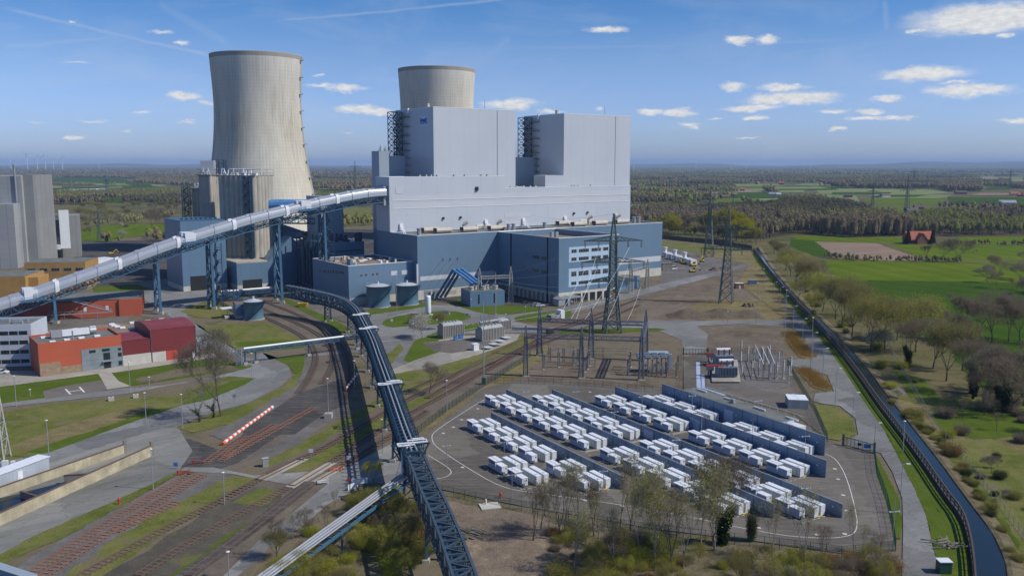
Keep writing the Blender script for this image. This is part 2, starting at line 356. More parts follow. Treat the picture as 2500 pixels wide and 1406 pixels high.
mat('maroon_roof', (.24,.045,.05), .6, nscale=.2, var=.12, lines=(.6, 0, .2, math.radians(36.8)), col2=(.15,.03,.032))
mat('red', (.55,.06,.035), .55, nscale=.5, var=.1)
mat('grey_panel', (.23,.27,.29), .55, nscale=.3, lines=(0, 1.7, .3, 0))
mat('timber', (.42,.30,.20), .8, nscale=1, col2=(.28,.2,.12), lines=(.35, 0, .3, math.radians(36.8)))
mat('office_white', (.50,.54,.60), .5, nscale=.2, var=.05, lines=(0, 1.2, .12, 0))
mat('corrugated', (.42,.46,.52), .5, nscale=.2, lines=(.4, 0, .3, math.radians(40)))
mat('greyblock', (.27,.275,.27), .7, nscale=.06, var=.08, lines=(9, 8, .25, math.radians(20)), streak=.2)
mat('greyblock_pale', (.33,.345,.35), .7, nscale=.06, var=.06, lines=(6, 6.5, .25, math.radians(20)))
mat('yellow_brick', (.42,.25,.08), .85, nscale=.3, var=.12, col2=(.33,.19,.055))
mat('yellow', (.75,.52,.02), .5)
mat('blue_wall', (.17,.245,.34), .5, nscale=.15, var=.06, lines=(0, .5, .10, 0))
mat('wall_post', (.09,.14,.21), .5)
mat('container_white', (.66,.68,.70), .45, nscale=.8, var=.03)
mat('container_roof', (.74,.77,.82), .5, nscale=.7, var=.05)
mat('container_side', (.50,.54,.52), .5, nscale=.5, var=.04)
mat('cabinet_side', (.40,.47,.62), .45, nscale=.5, var=.05)
mat('louvre', (.14,.19,.26), .5)
mat('green_fence', (.02,.085,.06), .5)
mat('black_fence', (.02,.022,.022), .6)
mat('rail', (.17,.10,.07), .6, metal=.1, nscale=1)
mat('rail_rust', (.27,.10,.05), .7, nscale=1)
mat('sleeper', (.185,.165,.145), .9, nscale=1, col2=(.15,.12,.10))
mat('sleeper_dark', (.13,.108,.088), .9, nscale=1)
mat('orange_paint', (.85,.13,.02), .5)
mat('roof_red', (.42,.12,.055), .8, nscale=.4, var=.15, lines=(0, .5, .15, 0))
mat('roof_dark', (.11,.08,.075), .8, nscale=.4, var=.15)
mat('house_brick', (.28,.12,.07), .85, nscale=.4)
mat('house_white', (.62,.60,.55), .85, nscale=.4)
mat('car_white', (.75,.76,.78), .25, var=.02)
mat('car_dark', (.04,.045,.05), .25, var=.02)
mat('rubber', (.015,.015,.015), .9)
mat('seawall', (.075,.06,.052), .85, nscale=1.2, col2=(.06,.05,.045), streak=.4)
mat('bark', (.115,.095,.07), .9, nscale=2, col2=(.06,.05,.035))
mat('bark_pale', (.32,.29,.24), .9, nscale=2, col2=(.16,.14,.11))
mat('blue_sign', (.05,.22,.6), .5)
def leafmat(name, c1, c2, tl=.5, isl=.35):
    m = bpy.data.materials.new(name); m.use_nodes = True; MATS[name] = m
    N = NT(m.node_tree); out = N.n('ShaderNodeOutputMaterial')
    g = N.n('ShaderNodeNewGeometry'); oi = N.n('ShaderNodeObjectInfo')
    f = N.m('ADD', N.m('MULTIPLY', N.noise(g.outputs['Position'], .35, 4), .6), N.m('MULTIPLY', oi.outputs['Random'], .4))
    f = N.m('ADD', f, N.m('MULTIPLY', N.m('SUBTRACT', g.outputs['Random Per Island'], .5), isl))
    c = N.ramp(f, [(.3, c2), (.65, c1)])
    d = N.n('ShaderNodeBsdfDiffuse', Color=c); t = N.n('ShaderNodeBsdfTranslucent', Color=c)
    N.t.links.new(N.n('ShaderNodeMixShader', i0=tl, i1=d.outputs[0], i2=t.outputs[0]).outputs[0], out.inputs[0]); return m
leafmat('twig_brown', (.26,.205,.145), (.17,.135,.09))
leafmat('twig_grey', (.31,.27,.21), (.20,.17,.125))
leafmat('leaf_spring', (.44,.42,.06), (.29,.29,.035))
leafmat('leaf_olive', (.32,.30,.075), (.21,.205,.05))
leafmat('leaf_lime', (.44,.45,.05), (.31,.33,.03))
leafmat('leaf_yellow', (.38,.35,.02), (.25,.24,.012))
leafmat('leaf_ivy', (.045,.075,.015), (.02,.04,.008))
leafmat('leaf_dark', (.03,.05,.018), (.012,.026,.008))
leafmat('leaf_rust', (.32,.20,.075), (.22,.14,.05))
leafmat('blossom', (.62,.60,.52), (.40,.40,.30))
leafmat('far_brown', (.28,.22,.14), (.21,.165,.105), .3, .15)
leafmat('far_mix', (.28,.255,.12), (.20,.19,.085), .3, .15)
leafmat('far_olive', (.31,.31,.09), (.22,.23,.06), .3, .15)
leafmat('far_dark', (.17,.155,.08), (.12,.115,.06), .3, .15)
def water_mat():
    m = bpy.data.materials.new('water'); m.use_nodes = True; MATS['water'] = m
    N = NT(m.node_tree); out = N.n('ShaderNodeOutputMaterial'); b = N.n('ShaderNodeBsdfPrincipled')
    g = N.n('ShaderNodeNewGeometry').outputs['Position']
    b.inputs['Base Color'].default_value = (.012,.022,.03,1); b.inputs['Roughness'].default_value = .08; b.inputs['IOR'].default_value = 1.33
    bp = N.n('ShaderNodeBump', Strength=.25, Distance=.05, Height=N.noise(g, 2.2, 4)); N.t.links.new(bp.outputs[0], b.inputs['Normal'])
    N.t.links.new(b.outputs[0], out.inputs[0])
water_mat()
def tower_mat():
    m = bpy.data.materials.new('tower_concrete'); m.use_nodes = True; MATS['tower_concrete'] = m
    N = NT(m.node_tree); out = N.n('ShaderNodeOutputMaterial'); b = N.n('ShaderNodeBsdfPrincipled')
    o = N.n('ShaderNodeTexCoord').outputs['Object']; s = N.n('ShaderNodeSeparateXYZ', Vector=o)
    an = N.m('ARCTAN2', s.outputs[1], s.outputs[0])
    big = N.noise(N.vm('MULTIPLY', o, (1, 1, .35)), .035, 6, .65)
    st = N.noise(N.n('ShaderNodeCombineXYZ', X=N.m('MULTIPLY', an, 24), Y=N.m('MULTIPLY', s.outputs[2], .02), Z=0.0).outputs[0], 1.6, 5, .7)
    f = N.m('ADD', N.m('MULTIPLY', big, .55), N.m('MULTIPLY', st, .45))
    c = N.ramp(f, [(.34, (.30,.27,.215)), (.5, (.54,.50,.41)), (.64, (.66,.635,.56))])
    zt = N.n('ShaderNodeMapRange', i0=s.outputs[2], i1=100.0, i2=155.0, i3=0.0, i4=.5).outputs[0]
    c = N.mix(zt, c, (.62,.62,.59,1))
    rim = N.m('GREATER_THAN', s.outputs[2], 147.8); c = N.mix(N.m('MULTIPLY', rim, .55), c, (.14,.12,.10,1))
    v = N.m('LESS_THAN', N.m('FRACT', N.m('MULTIPLY', an, 96/6.2832)), .09)
    h = N.m('LESS_THAN', N.m('FRACT', N.m('DIVIDE', s.outputs[2], 2.6)), .10)
    vn = N.m('MULTIPLY', v, N.n('ShaderNodeMapRange', i0=N.noise(N.vm('MULTIPLY', o, (1, 1, .2)), .12, 3), i1=.4, i2=.65, i3=.12, i4=.5).outputs[0])
    c = N.mix(N.m('MAXIMUM', vn, N.m('MULTIPLY', h, .14)), c, (.14,.125,.10,1))
    N.t.links.new(c, b.inputs['Base Color']); b.inputs['Roughness'].default_value = .9; b.inputs['Specular IOR Level'].default_value = .2
    N.t.links.new(b.outputs[0], out.inputs[0])
tower_mat()

# ================================================================ ground and surfaces
rng = random.Random(7)
def organic(pts, step, amp):
    r = []
    for a, b in zip(pts, pts[1:]+pts[:1]):
        L = math.dist(a, b); n = max(1, int(L/step)); nx, ny = -(b[1]-a[1])/max(L, .01), (b[0]-a[0])/max(L, .01)
        for i in range(n):
            t = i/n; k = rng.uniform(-amp, amp) if 0 < i else 0
            r.append((a[0]+(b[0]-a[0])*t+nx*k, a[1]+(b[1]-a[1])*t+ny*k))
    return r
def smooth_closed(pts, it=2):
    for _ in range(it):
        q = []
        for a, b in zip(pts, pts[1:]+pts[:1]):
            q.append((a[0]*.75+b[0]*.25, a[1]*.75+b[1]*.25)); q.append((a[0]*.25+b[0]*.75, a[1]*.25+b[1]*.75))
        pts = q
    return pts
ZL = [0.09]
LV_ = []
def level(pts):
    if min(math.hypot(p[0], p[1]) for p in pts) > 1400: LV_.append(((0, 0, 0, 0), 0)); return .05+.02*(len(LV_) % 100)
    """height for a new sheet: 4 mm above every sheet its outline box touches"""
    xs = [p[0] for p in pts]; ys = [p[1] for p in pts]; b = (min(xs), max(xs), min(ys), max(ys)); k = 0
    for (c, j) in LV_:
        if b[0] < c[1] and c[0] < b[1] and b[2] < c[3] and c[2] < b[3]: k = max(k, j)
    LV_.append((b, k+1)); return .004*(k+1)
def sheet(name, px, m, z=None, org=0.0, smooth=0, stuff=False, label=None):
    """flat sheet on the ground given by its corner points; every sheet lies 5 mm above the one before"""
    z = level([P(x, y) for x, y in px]) if z is None else z
    pts = [P(x, y, z) for x, y in px]
    if smooth: pts = smooth_closed(pts, smooth)
    if org: pts = organic(pts, org*2.2, org*.5)
    mb = MB(); ar = sum(pts[i-1][0]*pts[i][1]-pts[i][0]*pts[i-1][1] for i in range(len(pts)))
    if ar < 0: pts = pts[::-1]
    mb.face([(x, y, z) for x, y in pts]); o = mb.obj(name, m); o['kind'] = 'structure'; return o
def smooth_open(pts, it=2):
    for _ in range(it):
        q = [pts[0]]
        for a, b in zip(pts, pts[1:]):
            q.append(tuple(a[i]*.75+b[i]*.25 for i in range(len(a)))); q.append(tuple(a[i]*.25+b[i]*.75 for i in range(len(a))))
        pts = q+[pts[-1]]
    return pts
def strip(mb, pts, w, z):
    """ribbon of width w along plan points"""
    n = len(pts); L = []; R = []
    for i, p in enumerate(pts):
        a = pts[max(0, i-1)]; b = pts[min(n-1, i+1)]; d = (b[0]-a[0], b[1]-a[1]); l = math.hypot(*d) or 1; nx, ny = -d[1]/l*w/2, d[0]/l*w/2
        L.append((p[0]+nx, p[1]+ny, z)); R.append((p[0]-nx, p[1]-ny, z))
    for i in range(n-1): mb.face([R[i], R[i+1], L[i+1], L[i]])
    return mb
def pline(px, it=2): return smooth_open([P(*p) for p in px], it)
def line(name, px, w, m, it=2):
    q_ = pline(px, it)
    o = strip(MB(), q_, w, level(q_)).obj(name, m); o['kind'] = 'structure'; return o
g = MB(); R_ = 60000; g.face([(-R_, -2000, 0), (R_, -2000, 0), (R_, R_, 0), (-R_, R_, 0)]); struct(g.obj('ground', 'land'))
# --- industrial yard and far fields
S = sheet
FIELDS = []
fr_ = random.Random(21)
def quad_field(x0, x1, y0, y1):
    x, y = fr_.uniform(x0, x1), y0+(y1-y0)*fr_.random()**.8; w, h = fr_.uniform(35, 150), (y-405)*fr_.uniform(.05, .14); k = fr_.uniform(-.3, .3)*w
    q = [(x, y), (x+w, y+fr_.uniform(-.2, .2)*h), (x+w+k, y-h), (x+k, y-h)]; FIELDS.append([P(*p) for p in q]); S('field', q, fr_.choice(['field_pale', 'field_pale', 'field_light', 'field_dark', 'ploughed', 'field_pale']))
for a in ((1545, 2500, 418, 496, 62), (770, 900, 420, 470, 8), (-200, 500, 420, 470, 20)):
    for _ in range(a[4]): quad_field(*a[:4])
S('yard_ground', [(-900,1500),(-700,620),(0,590),(420,575),(1000,545),(1617,578),(1760,592),(1832,606),(1880,650),(2035,845),(2165,1060),(2330,1330),(2350,1500)], 'yardsoil')
for nm, px, m in [('field', [(1990,636),(2420,640),(2500,640),(2700,660),(2700,760),(2420,770),(2110,770),(2070,700)], 'field_light'),
    ('field', [(2080,690),(2120,684),(2540,690),(2800,760),(2800,860),(2400,870),(2200,800),(2120,740)], 'field_dark'),
    ('field', [(2300,825),(2700,800),(2900,1010),(2480,990),(2360,920)], 'field_dark'),
    ('field', [(1930,583),(2030,586),(2060,622),(2000,630),(1925,600)], 'field_dark'),
    ('field', [(1935,575),(2240,580),(2240,594),(2010,590),(1940,584)], 'field_light'),
    ('field', [(1990,590),(2140,594),(2265,638),(2125,634),(2030,618)], 'ploughed'),
    ('field', [(2170,596),(2300,598),(2520,600),(2700,630),(2400,636),(2262,634)], 'field_light'),
    ('field', [(2330,580),(2520,571),(2800,580),(2800,596),(2340,596)], 'field_light'),
    ('field', [(2060,502),(2280,505),(2290,520),(2190,527),(2080,512)], 'field_light'),
    ('field', [(1990,460),(2270,462),(2330,470),(2250,476),(2000,473)], 'field_pale'),
    ('field', [(2310,481),(2600,483),(2600,497),(2320,500)], 'field_dark'),
    ('field', [(1800,468),(1860,466),(1900,482),(1880,500),(1800,490)], 'field_dark'),
    ('field', [(1795,460),(1860,459),(1860,469),(1796,470)], 'ploughed'),
    ('field', [(1650,500),(1800,492),(1820,508),(1690,512)], 'field_dark'),
    ('field', [(1540,500),(1620,498),(1600,520),(1540,530)], 'field_pale'),
    ('field', [(2100,484),(2300,482),(2310,498),(2150,500)], 'field_light'),
    ('field', [(2390,433),(2500,432),(2500,446),(2400,447)], 'field_pale'),
    ('field', [(1990,474),(2090,478),(2100,494),(2020,494)], 'field_pale'),
    ('field', [(-300,436),(62,434),(300,436),(330,449),(-300,452)], 'field_dark'),
    ('field', [(-300,454),(70,455),(440,459),(440,468),(70,466),(-300,466)], 'field_dark'),
    ('field', [(775,467),(905,466),(905,480),(780,479)], 'field_dark'),
    ('field', [(60,463),(140,464),(245,470),(70,472)], 'ploughed'),
    ('field', [(220,484),(300,486),(300,496),(215,494)], 'field_dark'),
    ('field', [(190,560),(300,546),(410,548),(410,568),(330,576),(200,600)], 'field_light'),
    ('field', [(790,500),(905,508),(905,545),(790,540)], 'rough_grass'),
    ('field', [(230,460),(370,450),(420,452),(360,458)], 'field_pale')]:
    S(nm, px, m, org=2.0 if px[0][1] > 560 else 0); FIELDS.append([P(*p) for p in px])
# far solar/greenhouse strip on the left
S('plaza', [(70,470),(140,467),(245,469),(240,472)], 'concrete_ground')
S('meadow', [(2020,845),(2060,860),(2130,930),(2230,980),(2500,960),(2700,1100),(2700,1600),(2470,1500),(2380,1250),(2210,1010)], 'rough_grass', org=2)
S('meadow_dry', [(2200,975),(2290,1000),(2420,1060),(2520,1100),(2560,1250),(2480,1240),(2380,1110),(2270,1040)], 'dry_grass', org=3)
S('meadow_green', [(2150,945),(2260,1040),(2350,1150),(2470,1300),(2500,1400),(2440,1300),(2330,1150),(2230,1030)], 'lawn', org=2)
S('meadow_green', [(2270,1010),(2330,1000),(2500,1000),(2520,1060),(2400,1080),(2300,1050)], 'lawn', org=3)
S('meadow_green', [(2180,900),(2260,930),(2300,975),(2220,970)], 'lawn', org=2)
S('thicket_floor', [(2280,1080),(2420,1070),(2600,1150),(2600,1330),(2490,1260),(2380,1160)], 'rough_grass', org=2)
S('wood_floor', [(1540,552),(1640,556),(1860,585),(1940,572),(2080,580),(2230,577),(2330,578),(2700,575),(2700,520),(2200,540),(2080,518),(1970,500),(1830,510),(1540,526)], 'wood_floor')
# --- construction and brown ground right of the plant
S('brown_ground', [(1560,700),(1630,668),(1720,640),(1800,640),(1828,640),(1905,745),(1930,775),(1700,785),(1480,790),(1300,800),(1330,780)], 'soil', org=2)
S('brown_ground', [(1290,930),(1285,800),(1480,795),(1590,800),(1668,815),(1668,945),(1600,955),(1300,955)], 'soil', org=1.2)
S('brown_ground', [(1725,800),(1800,792),(1905,800),(1925,890),(1940,940),(1980,1000),(2010,1060),(1930,1010),(1720,950),(1720,860)], 'soil', org=1.5)
S('dry_ground', [(1640,770),(1720,735),(1860,730),(1900,745),(1925,780),(1760,786)], 'dry_grass', org=2)
S('dry_ground', [(1618,590),(1700,596),(1830,606),(1850,625),(1830,640),(1760,630),(1618,604)], 'rough_grass', org=1)
S('construction_ground', [(1616,602),(1700,618),(1760,632),(1790,650),(1740,672),(1640,690),(1616,690)], 'ballast_grey', org=2)
S('grass_bank', [(1345,870),(1560,880),(1668,870),(1668,830),(1590,805),(1400,815)], 'yardsoil', org=2)
# --- brown railway land
S('railway_bed', [(1560,712),(1600,712),(1560,745),(1450,780),(1330,830),(1290,880),(1190,950),(1010,1040),(860,1140),(700,1260),(540,1420),(420,1500),(180,1500),(560,1220),(760,1070),(940,990),(1080,900),(1230,830),(1340,800),(1470,745)], 'ballast', org=1.5)
S('grass_strip', [(640,1130),(845,1020),(960,950),(1030,905),(1100,875),(1230,832),(1290,815),(1280,840),(1190,880),(1090,925),(950,985),(860,1035),(730,1110),(660,1140)], 'rough_grass', org=1.5)
S('grass_strip', [(690,1150),(860,1060),(945,1005),(1060,955),(1085,960),(960,1022),(870,1080),(820,1120),(740,1150)], 'rough_grass', org=1.5)
S('grass_strip', [(1010,1055),(1160,960),(1270,880),(1330,840),(1345,850),(1290,905),(1180,965),(1040,1050)], 'dry_grass', org=1.2)
S('gravel_area', [(610,1000),(770,905),(790,960),(850,1000),(720,1090),(560,1150),(470,1160),(560,1080)], 'ballast_grey', org=1)
# --- left railway curve
S('railway_bed', [(640,715),(680,722),(790,780),(840,820),(850,870),(850,930),(800,990),(680,1080),(560,1160),(460,1160),(560,1090),(660,1010),(730,950),(750,900),(755,860),(720,830),(640,770)], 'ballast', org=1)
S('railway_bed', [(430,1160),(530,1155),(560,1165),(440,1260),(230,1400),(160,1500),(-20,1500),(70,1400),(290,1250)], 'ballast_grey', org=1)
S('dark_asphalt', [(430,1060),(560,1105),(605,1040),(725,962),(832,925),(836,950),(815,975),(770,1000),(700,1050),(640,1090),(580,1130),(520,1150),(470,1140),(440,1140),(455,1110)], 'asphalt_dark', org=.5)
S('dark_asphalt', [(735,960),(838,925),(848,985),(790,1010),(720,1060),(640,1060)], 'asphalt_dark')
# --- lower left
S('grass_bank', [(0,1010),(120,985),(420,965),(560,920),(625,920),(600,950),(500,985),(440,1000),(300,1040),(130,1110),(-40,1140)], 'rough_grass', org=1)
S('dirt_strip', [(30,1090),(150,1040),(260,1010),(370,985),(380,1000),(270,1040),(150,1075),(60,1105)], 'dry_grass', org=1.5)
S('lawn', [(60,1105),(160,1070),(290,1030),(360,1000),(430,992),(560,930),(622,922),(560,965),(470,990),(420,1010),(330,1035),(120,1108)], 'lawn', org=1)
S('lawn', [(0,935),(50,918),(240,910),(262,935),(210,940),(105,952),(112,975),(0,985)], 'lawn', org=.4)
S('lawn', [(268,910),(330,898),(480,878),(600,875),(622,900),(560,905),(330,940),(300,942)], 'lawn', org=.4)
S('lawn_patch', [(330,925),(440,900),(560,890),(600,905),(480,912),(350,935)], 'yardsoil', org=1.5)
S('road', [(-200,1010),(0,985),(105,972),(300,948),(400,940),(520,920),(600,900),(660,880),(640,860),(600,880),(700,880),(712,915),(690,940),(600,985),(520,1005),(430,1042),(300,1075),(120,1140),(-60,1180),(-60,1140),(120,1104),(300,1038),(440,990),(510,975),(600,938),(625,922),(560,918),(430,938),(300,962),(0,994),(-200,1025)], 'road')
S('helipad_ground', [(105,955),(150,943),(245,928),(270,948),(262,952),(110,975)], 'asphalt')
S('plaza', [(-40,1160),(120,1130),(300,1072),(430,1035),(470,1100),(435,1150),(300,1220),(0,1375),(-60,1400)], 'plaza')
S('grass_strip', [(-20,1362),(120,1290),(300,1212),(420,1155),(428,1162),(330,1215),(200,1290),(60,1350),(-40,1410)], 'rough_grass', org=1)
S('gravel_strip', [(20,1400),(100,1345),(250,1262),(390,1185),(430,1165),(440,1175),(300,1262),(100,1395)], 'ballast_grey', org=.8)
S('grass_strip', [(130,1420),(300,1300),(440,1225),(560,1165),(640,1165),(560,1205),(420,1290),(300,1370),(230,1420)], 'rough_grass', org=1.2)
S('dark_soil', [(240,1410),(400,1310),(560,1220),(620,1190),(690,1210),(600,1290),(460,1380),(380,1440)], 'dark_soil', org=2.5)
S('grass_strip', [(380,1420),(470,1370),(560,1300),(640,1258),(645,1268),(580,1320),(460,1410),(440,1450)], 'lawn', org=1)
S('grass_strip', [(570,1225),(640,1190),(690,1200),(640,1235)], 'rough_grass', org=1)
S('path', [(450,1140),(520,1140),(620,1160),(760,1150),(830,1150),(960,1080),(985,1100),(985,1180),(880,1170),(800,1180),(720,1185),(560,1155),(440,1150)], 'plaza')
S('road', [(800,1180),(860,1165),(900,1150),(990,1120),(990,1180),(880,1190),(820,1240),(740,1310),(660,1420),(500,1450),(640,1310),(740,1230)], 'road')
S('path', [(510,1060),(600,1010),(720,930),(750,870),(762,880),(735,950),(640,1020),(550,1075)], 'ballast_grey', org=.5)
# --- around the red buildings, silo roads
S('asphalt_yard', [(-100,760),(130,740),(360,700),(500,735),(420,775),(490,800),(580,855),(640,880),(600,895),(520,860),(480,790),(330,770),(60,930),(-100,960)], 'asphalt')
S('concrete_apron', [(0,905),(90,905),(96,920),(480,868),(520,862),(530,872),(260,912),(240,912),(30,940),(-50,950)], 'concrete_ground')
S('concrete_path', [(240,912),(268,905),(290,930),(320,942),(262,950)], 'concrete_ground')
S('plant_asphalt', [(180,590),(420,585),(640,560),(1030,560),(1030,740),(860,760),(800,780),(700,720),(560,725),(430,740),(250,720),(180,660)], 'asphalt_dark')
S('road', [(270,695),(420,680),(560,725),(500,745),(455,768),(480,795),(560,845),(590,870),(640,880),(880,845),(890,860),(720,872),(620,895),(560,865),(470,812),(420,775),(360,735)], 'road')
S('lawn', [(225,700),(330,693),(370,705),(300,715),(230,715)], 'lawn', org=.5)
S('grass_area', [(440,760),(500,735),(560,742),(560,780),(480,775)], 'rough_grass', org=1)
S('grass_area', [(490,795),(560,790),(660,790),(730,825),(760,845),(600,862),(530,830)], 'rough_grass', org=1)
S('lawn', [(570,835),(700,830),(770,842),(720,850),(600,855)], 'lawn', org=1)
S('lawn', [(670,722),(720,735),(800,772),(850,800),(862,812),(830,812),(790,785),(700,740)], 'lawn', org=.6)
S('lawn', [(668,875),(745,865),(742,890),(738,910),(720,912),(700,890)], 'lawn', org=.5)
S('grass_area', [(720,915),(740,905),(720,945),(660,975),(610,1010),(560,1035),(470,1055),(430,1045),(520,1010),(620,980),(690,945)], 'rough_grass', org=1)
S('concrete_yard', [(560,725),(900,690),(1000,735),(880,760),(900,850),(1000,870),(930,925),(880,870),(850,790),(780,765),(680,720)], 'asphalt')
# --- front of the plant
S('road', [(880,765),(1030,745),(1150,745),(1240,770),(1370,752),(1480,725),(1620,692),(1740,665),(1830,640),(1832,648),(1745,674),(1640,703),(1480,742),(1360,772),(1250,784),(1330,800),(1480,790),(1590,782),(1700,783),(1930,780),(1925,798),(1810,790),(1700,796),(1728,815),(1722,870),(1720,960),(1668,960),(1665,830),(1600,803),(1480,805),(1290,812),(1130,815),(1010,835),(1000,885),(960,905),(920,900),(890,850)], 'road')
S('asphalt_yard', [(1020,733),(1140,742),(1240,760),(1360,745),(1260,700),(1100,700)], 'asphalt_dark')
for px in [[(880,757),(1000,748),(1052,735),(1060,742),(1035,750),(930,765),(890,770)],
    [(928,790),(950,775),(1010,765),(1100,757),(1150,768),(1150,778),(1090,790),(990,797),(950,800)],
    [(1095,735),(1130,730),(1180,745),(1260,745),(1330,752),(1320,758),(1230,768),(1180,767),(1120,748)],
    [(1250,775),(1300,765),(1380,755),(1400,762),(1390,775),(1320,785),(1265,785)],
    [(1012,830),(1080,805),(1110,795),(1180,787),(1205,790),(1190,800),(1100,815),(1085,850),(1075,862),(1060,872),(980,890),(1000,850)],
    [(1350,808),(1480,800),(1600,800),(1640,806),(1480,812),(1380,818)]]: S('lawn', px, 'lawn', smooth=1, org=.4)
S('concrete_yard', [(950,905),(1010,880),(1070,860),(1070,830),(1130,820),(1240,815),(1270,815),(1262,830),(1190,860),(1080,890),(990,915),(955,928)], 'concrete_ground')
S('asphalt_yard', [(1030,835),(1180,825),(1225,845),(1100,862),(1060,858)], 'asphalt')
S('grass_area', [(960,912),(1080,892),(1200,855),(1290,822),(1300,835),(1200,875),(1080,920),(990,940),(950,935)], 'rough_grass', org=1)
S('gravel_area', [(905,890),(955,905),(955,930),(1000,960),(930,970),(905,930)], 'ballast_grey', org=1)
S('lawn_patch', [(925,870),(960,855),(975,835),(985,850),(960,885),(935,905)], 'rough_grass', org=.8)
# --- switchyard, gate
S('gravel_area', [(1700,860),(1915,860),(1940,940),(1900,950),(1705,950)], 'ballast_grey', org=1)
S('service_road', [(1668,860),(1725,860),(1728,955),(1668,950)], 'asphalt')
S('switchyard_ground', [(1260,930),(1640,950),(1660,960),(1640,968),(1250,945)], 'ballast_grey', org=.5)
S('gravel_area', [(1720,950),(1940,950),(2000,1020),(2020,1070),(1940,1010),(1790,970)], 'asphalt', org=.5)
# --- container yard
S('container_yard', [(1175,950),(1230,935),(1420,945),(1640,965),(1900,1000),(2010,1065),(2060,1090),(2135,1098),(2145,1165),(2182,1290),(2190,1340),(2060,1350),(1880,1325),(1600,1290),(1250,1230),(1060,1190),(985,1180),(985,1120),(1040,1065),(1150,975)], 'asphalt')
S('canal_road', [(1828,610),(1836,612),(1925,732),(2030,845),(2092,930),(2130,1000),(2165,1060),(2180,1090),(2232,1190),(2262,1260),(2278,1340),(2310,1430),(2330,1500),(2200,1500),(2205,1290),(2203,1215),(2178,1150),(2150,1105),(2060,1085),(2080,1070),(2095,1060),(2088,1020),(2050,990),(2005,985),(1985,978),(1990,960),(2036,955),(2020,915),(1935,893),(1925,878),(1985,875),(1960,815),(1925,795),(1935,780),(1905,720),(1870,670)], 'road')
S('lawn', [(2135,1105),(2150,1130),(2195,1215),(2203,1290),(2198,1315),(2180,1310),(2165,1230),(2140,1160)], 'lawn', org=.3)
S('lawn', [(2160,1055),(2190,1090),(2250,1180),(2300,1260),(2345,1350),(2350,1420),(2300,1420),(2280,1340),(2262,1260),(2232,1190),(2185,1100)], 'lawn', org=.4)
S('verge', [(1925,800),(1960,818),(1985,870),(1980,880),(1950,870),(1920,830)], 'dry_grass', org=.5)
S('verge', [(1940,895),(2015,918),(2030,945),(2020,955),(1985,945),(1955,915)], 'dry_grass', org=.5)
S('verge', [(1985,985),(2040,990),(2085,1025),(2090,1060),(2050,1075),(2020,1070),(1995,1010)], 'rough_grass', org=.5)
S('verge', [(1700,620),(1835,612),(1905,700),(1935,770),(1920,778),(1840,720),(1800,690),(1830,645)], 'dry_grass', org=2)
S('woodland_floor', [(560,1420),(700,1310),(800,1230),(880,1180),(985,1185),(1050,1200),(1090,1300),(1160,1420),(1160,1600),(400,1600)], 'yardsoil', org=2)
S('woodland_floor', [(1060,1195),(1250,1245),(1600,1305),(1880,1340),(2060,1368),(2200,1360),(2210,1500),(1900,1600),(1100,1600)], 'yardsoil', org=1)
S('cleared_ground', [(1065,1215),(1200,1240),(1300,1262),(1390,1290),(1420,1340),(1400,1420),(1420,1520),(1160,1560),(1120,1350)], 'clearing', org=2)
# markings
line('painted_line', [(1183,976),(1130,1008),(1058,1056),(1053,1070),(1062,1092),(1180,1168),(1240,1195),(1300,1203),(1600,1245),(1880,1305),(2000,1316),(2070,1312),(2095,1295),(2088,1240),(2065,1160),(2040,1120),(2013,1108)], .15, 'white_paint')
line('painted_line', [(1045,1112),(1095,1142),(1104,1155),(1090,1166),(1058,1171)], .15, 'white_paint')
line('painted_line', [(1245,970),(1320,968)], .15, 'white_paint', 0)
line('kerb', [(925,835),(1010,828),(1130,808),(1240,785),(1360,766),(1480,735)], .3, 'white_paint')
for i in range(26):
    t0 = i/26; xs = 1050+(1240-1050)*t0; ys = 808-22*t0
    if i % 2 == 0: line('road_marking', [(xs, ys-3), (xs+5, ys-4)], .35, 'white_paint', 0)
for a, b in [((160,950),(172,963)), ((194,945),(206,958)), ((166,957),(200,952))]: line('helipad_marking', [a, b], .5, 'white_paint', 0)
# --- canal with its water, right bank
CAN_R = [(1850,604),(1870,640),(1911,690),(1960,742),(1992,772),(2058,835),(2110,892),(2160,960),(2215,1030),(2290,1125),(2355,1215),(2420,1300),(2452,1370),(2458,1420),(2470,1600)]
CAN_L = [(1840,612),(1860,642),(1897,690),(1939,738),(1962,765),(2038,845),(2100,925),(2140,985),(2190,1050),(2250,1130),(2310,1220),(2350,1270),(2368,1330),(2378,1406),(2390,1600)]
S('water', CAN_L+CAN_R[::-1], 'water'); print('levels', max(k for _, k in LV_)); ZL[0] = .004*(max(k for _, k in LV_)+2)
def bank():
    mb = MB(); pts = pline(CAN_R, 1)
    n = len(pts)
    for i in range(n-1):
        a, b = pts[i], pts[i+1]; d = Vector((b[0]-a[0], b[1]-a[1])).normalized(); nx = Vector((d.y, -d.x))
        if nx.x < 0: nx = -nx
        prof = [(-.1, 0), (.2, .3), (1.0, .45), (3.0, .05)]
        for (o1, z1), (o2, z2) in zip(prof, prof[1:]):
            mb.face([(a[0]+nx.x*o1, a[1]+nx.y*o1, z1), (b[0]+nx.x*o1, b[1]+nx.y*o1, z1), (b[0]+nx.x*o2, b[1]+nx.y*o2, z2), (a[0]+nx.x*o2, a[1]+nx.y*o2, z2)])
    struct(mb.obj('canal_bank', 'stone_edge'))
bank()
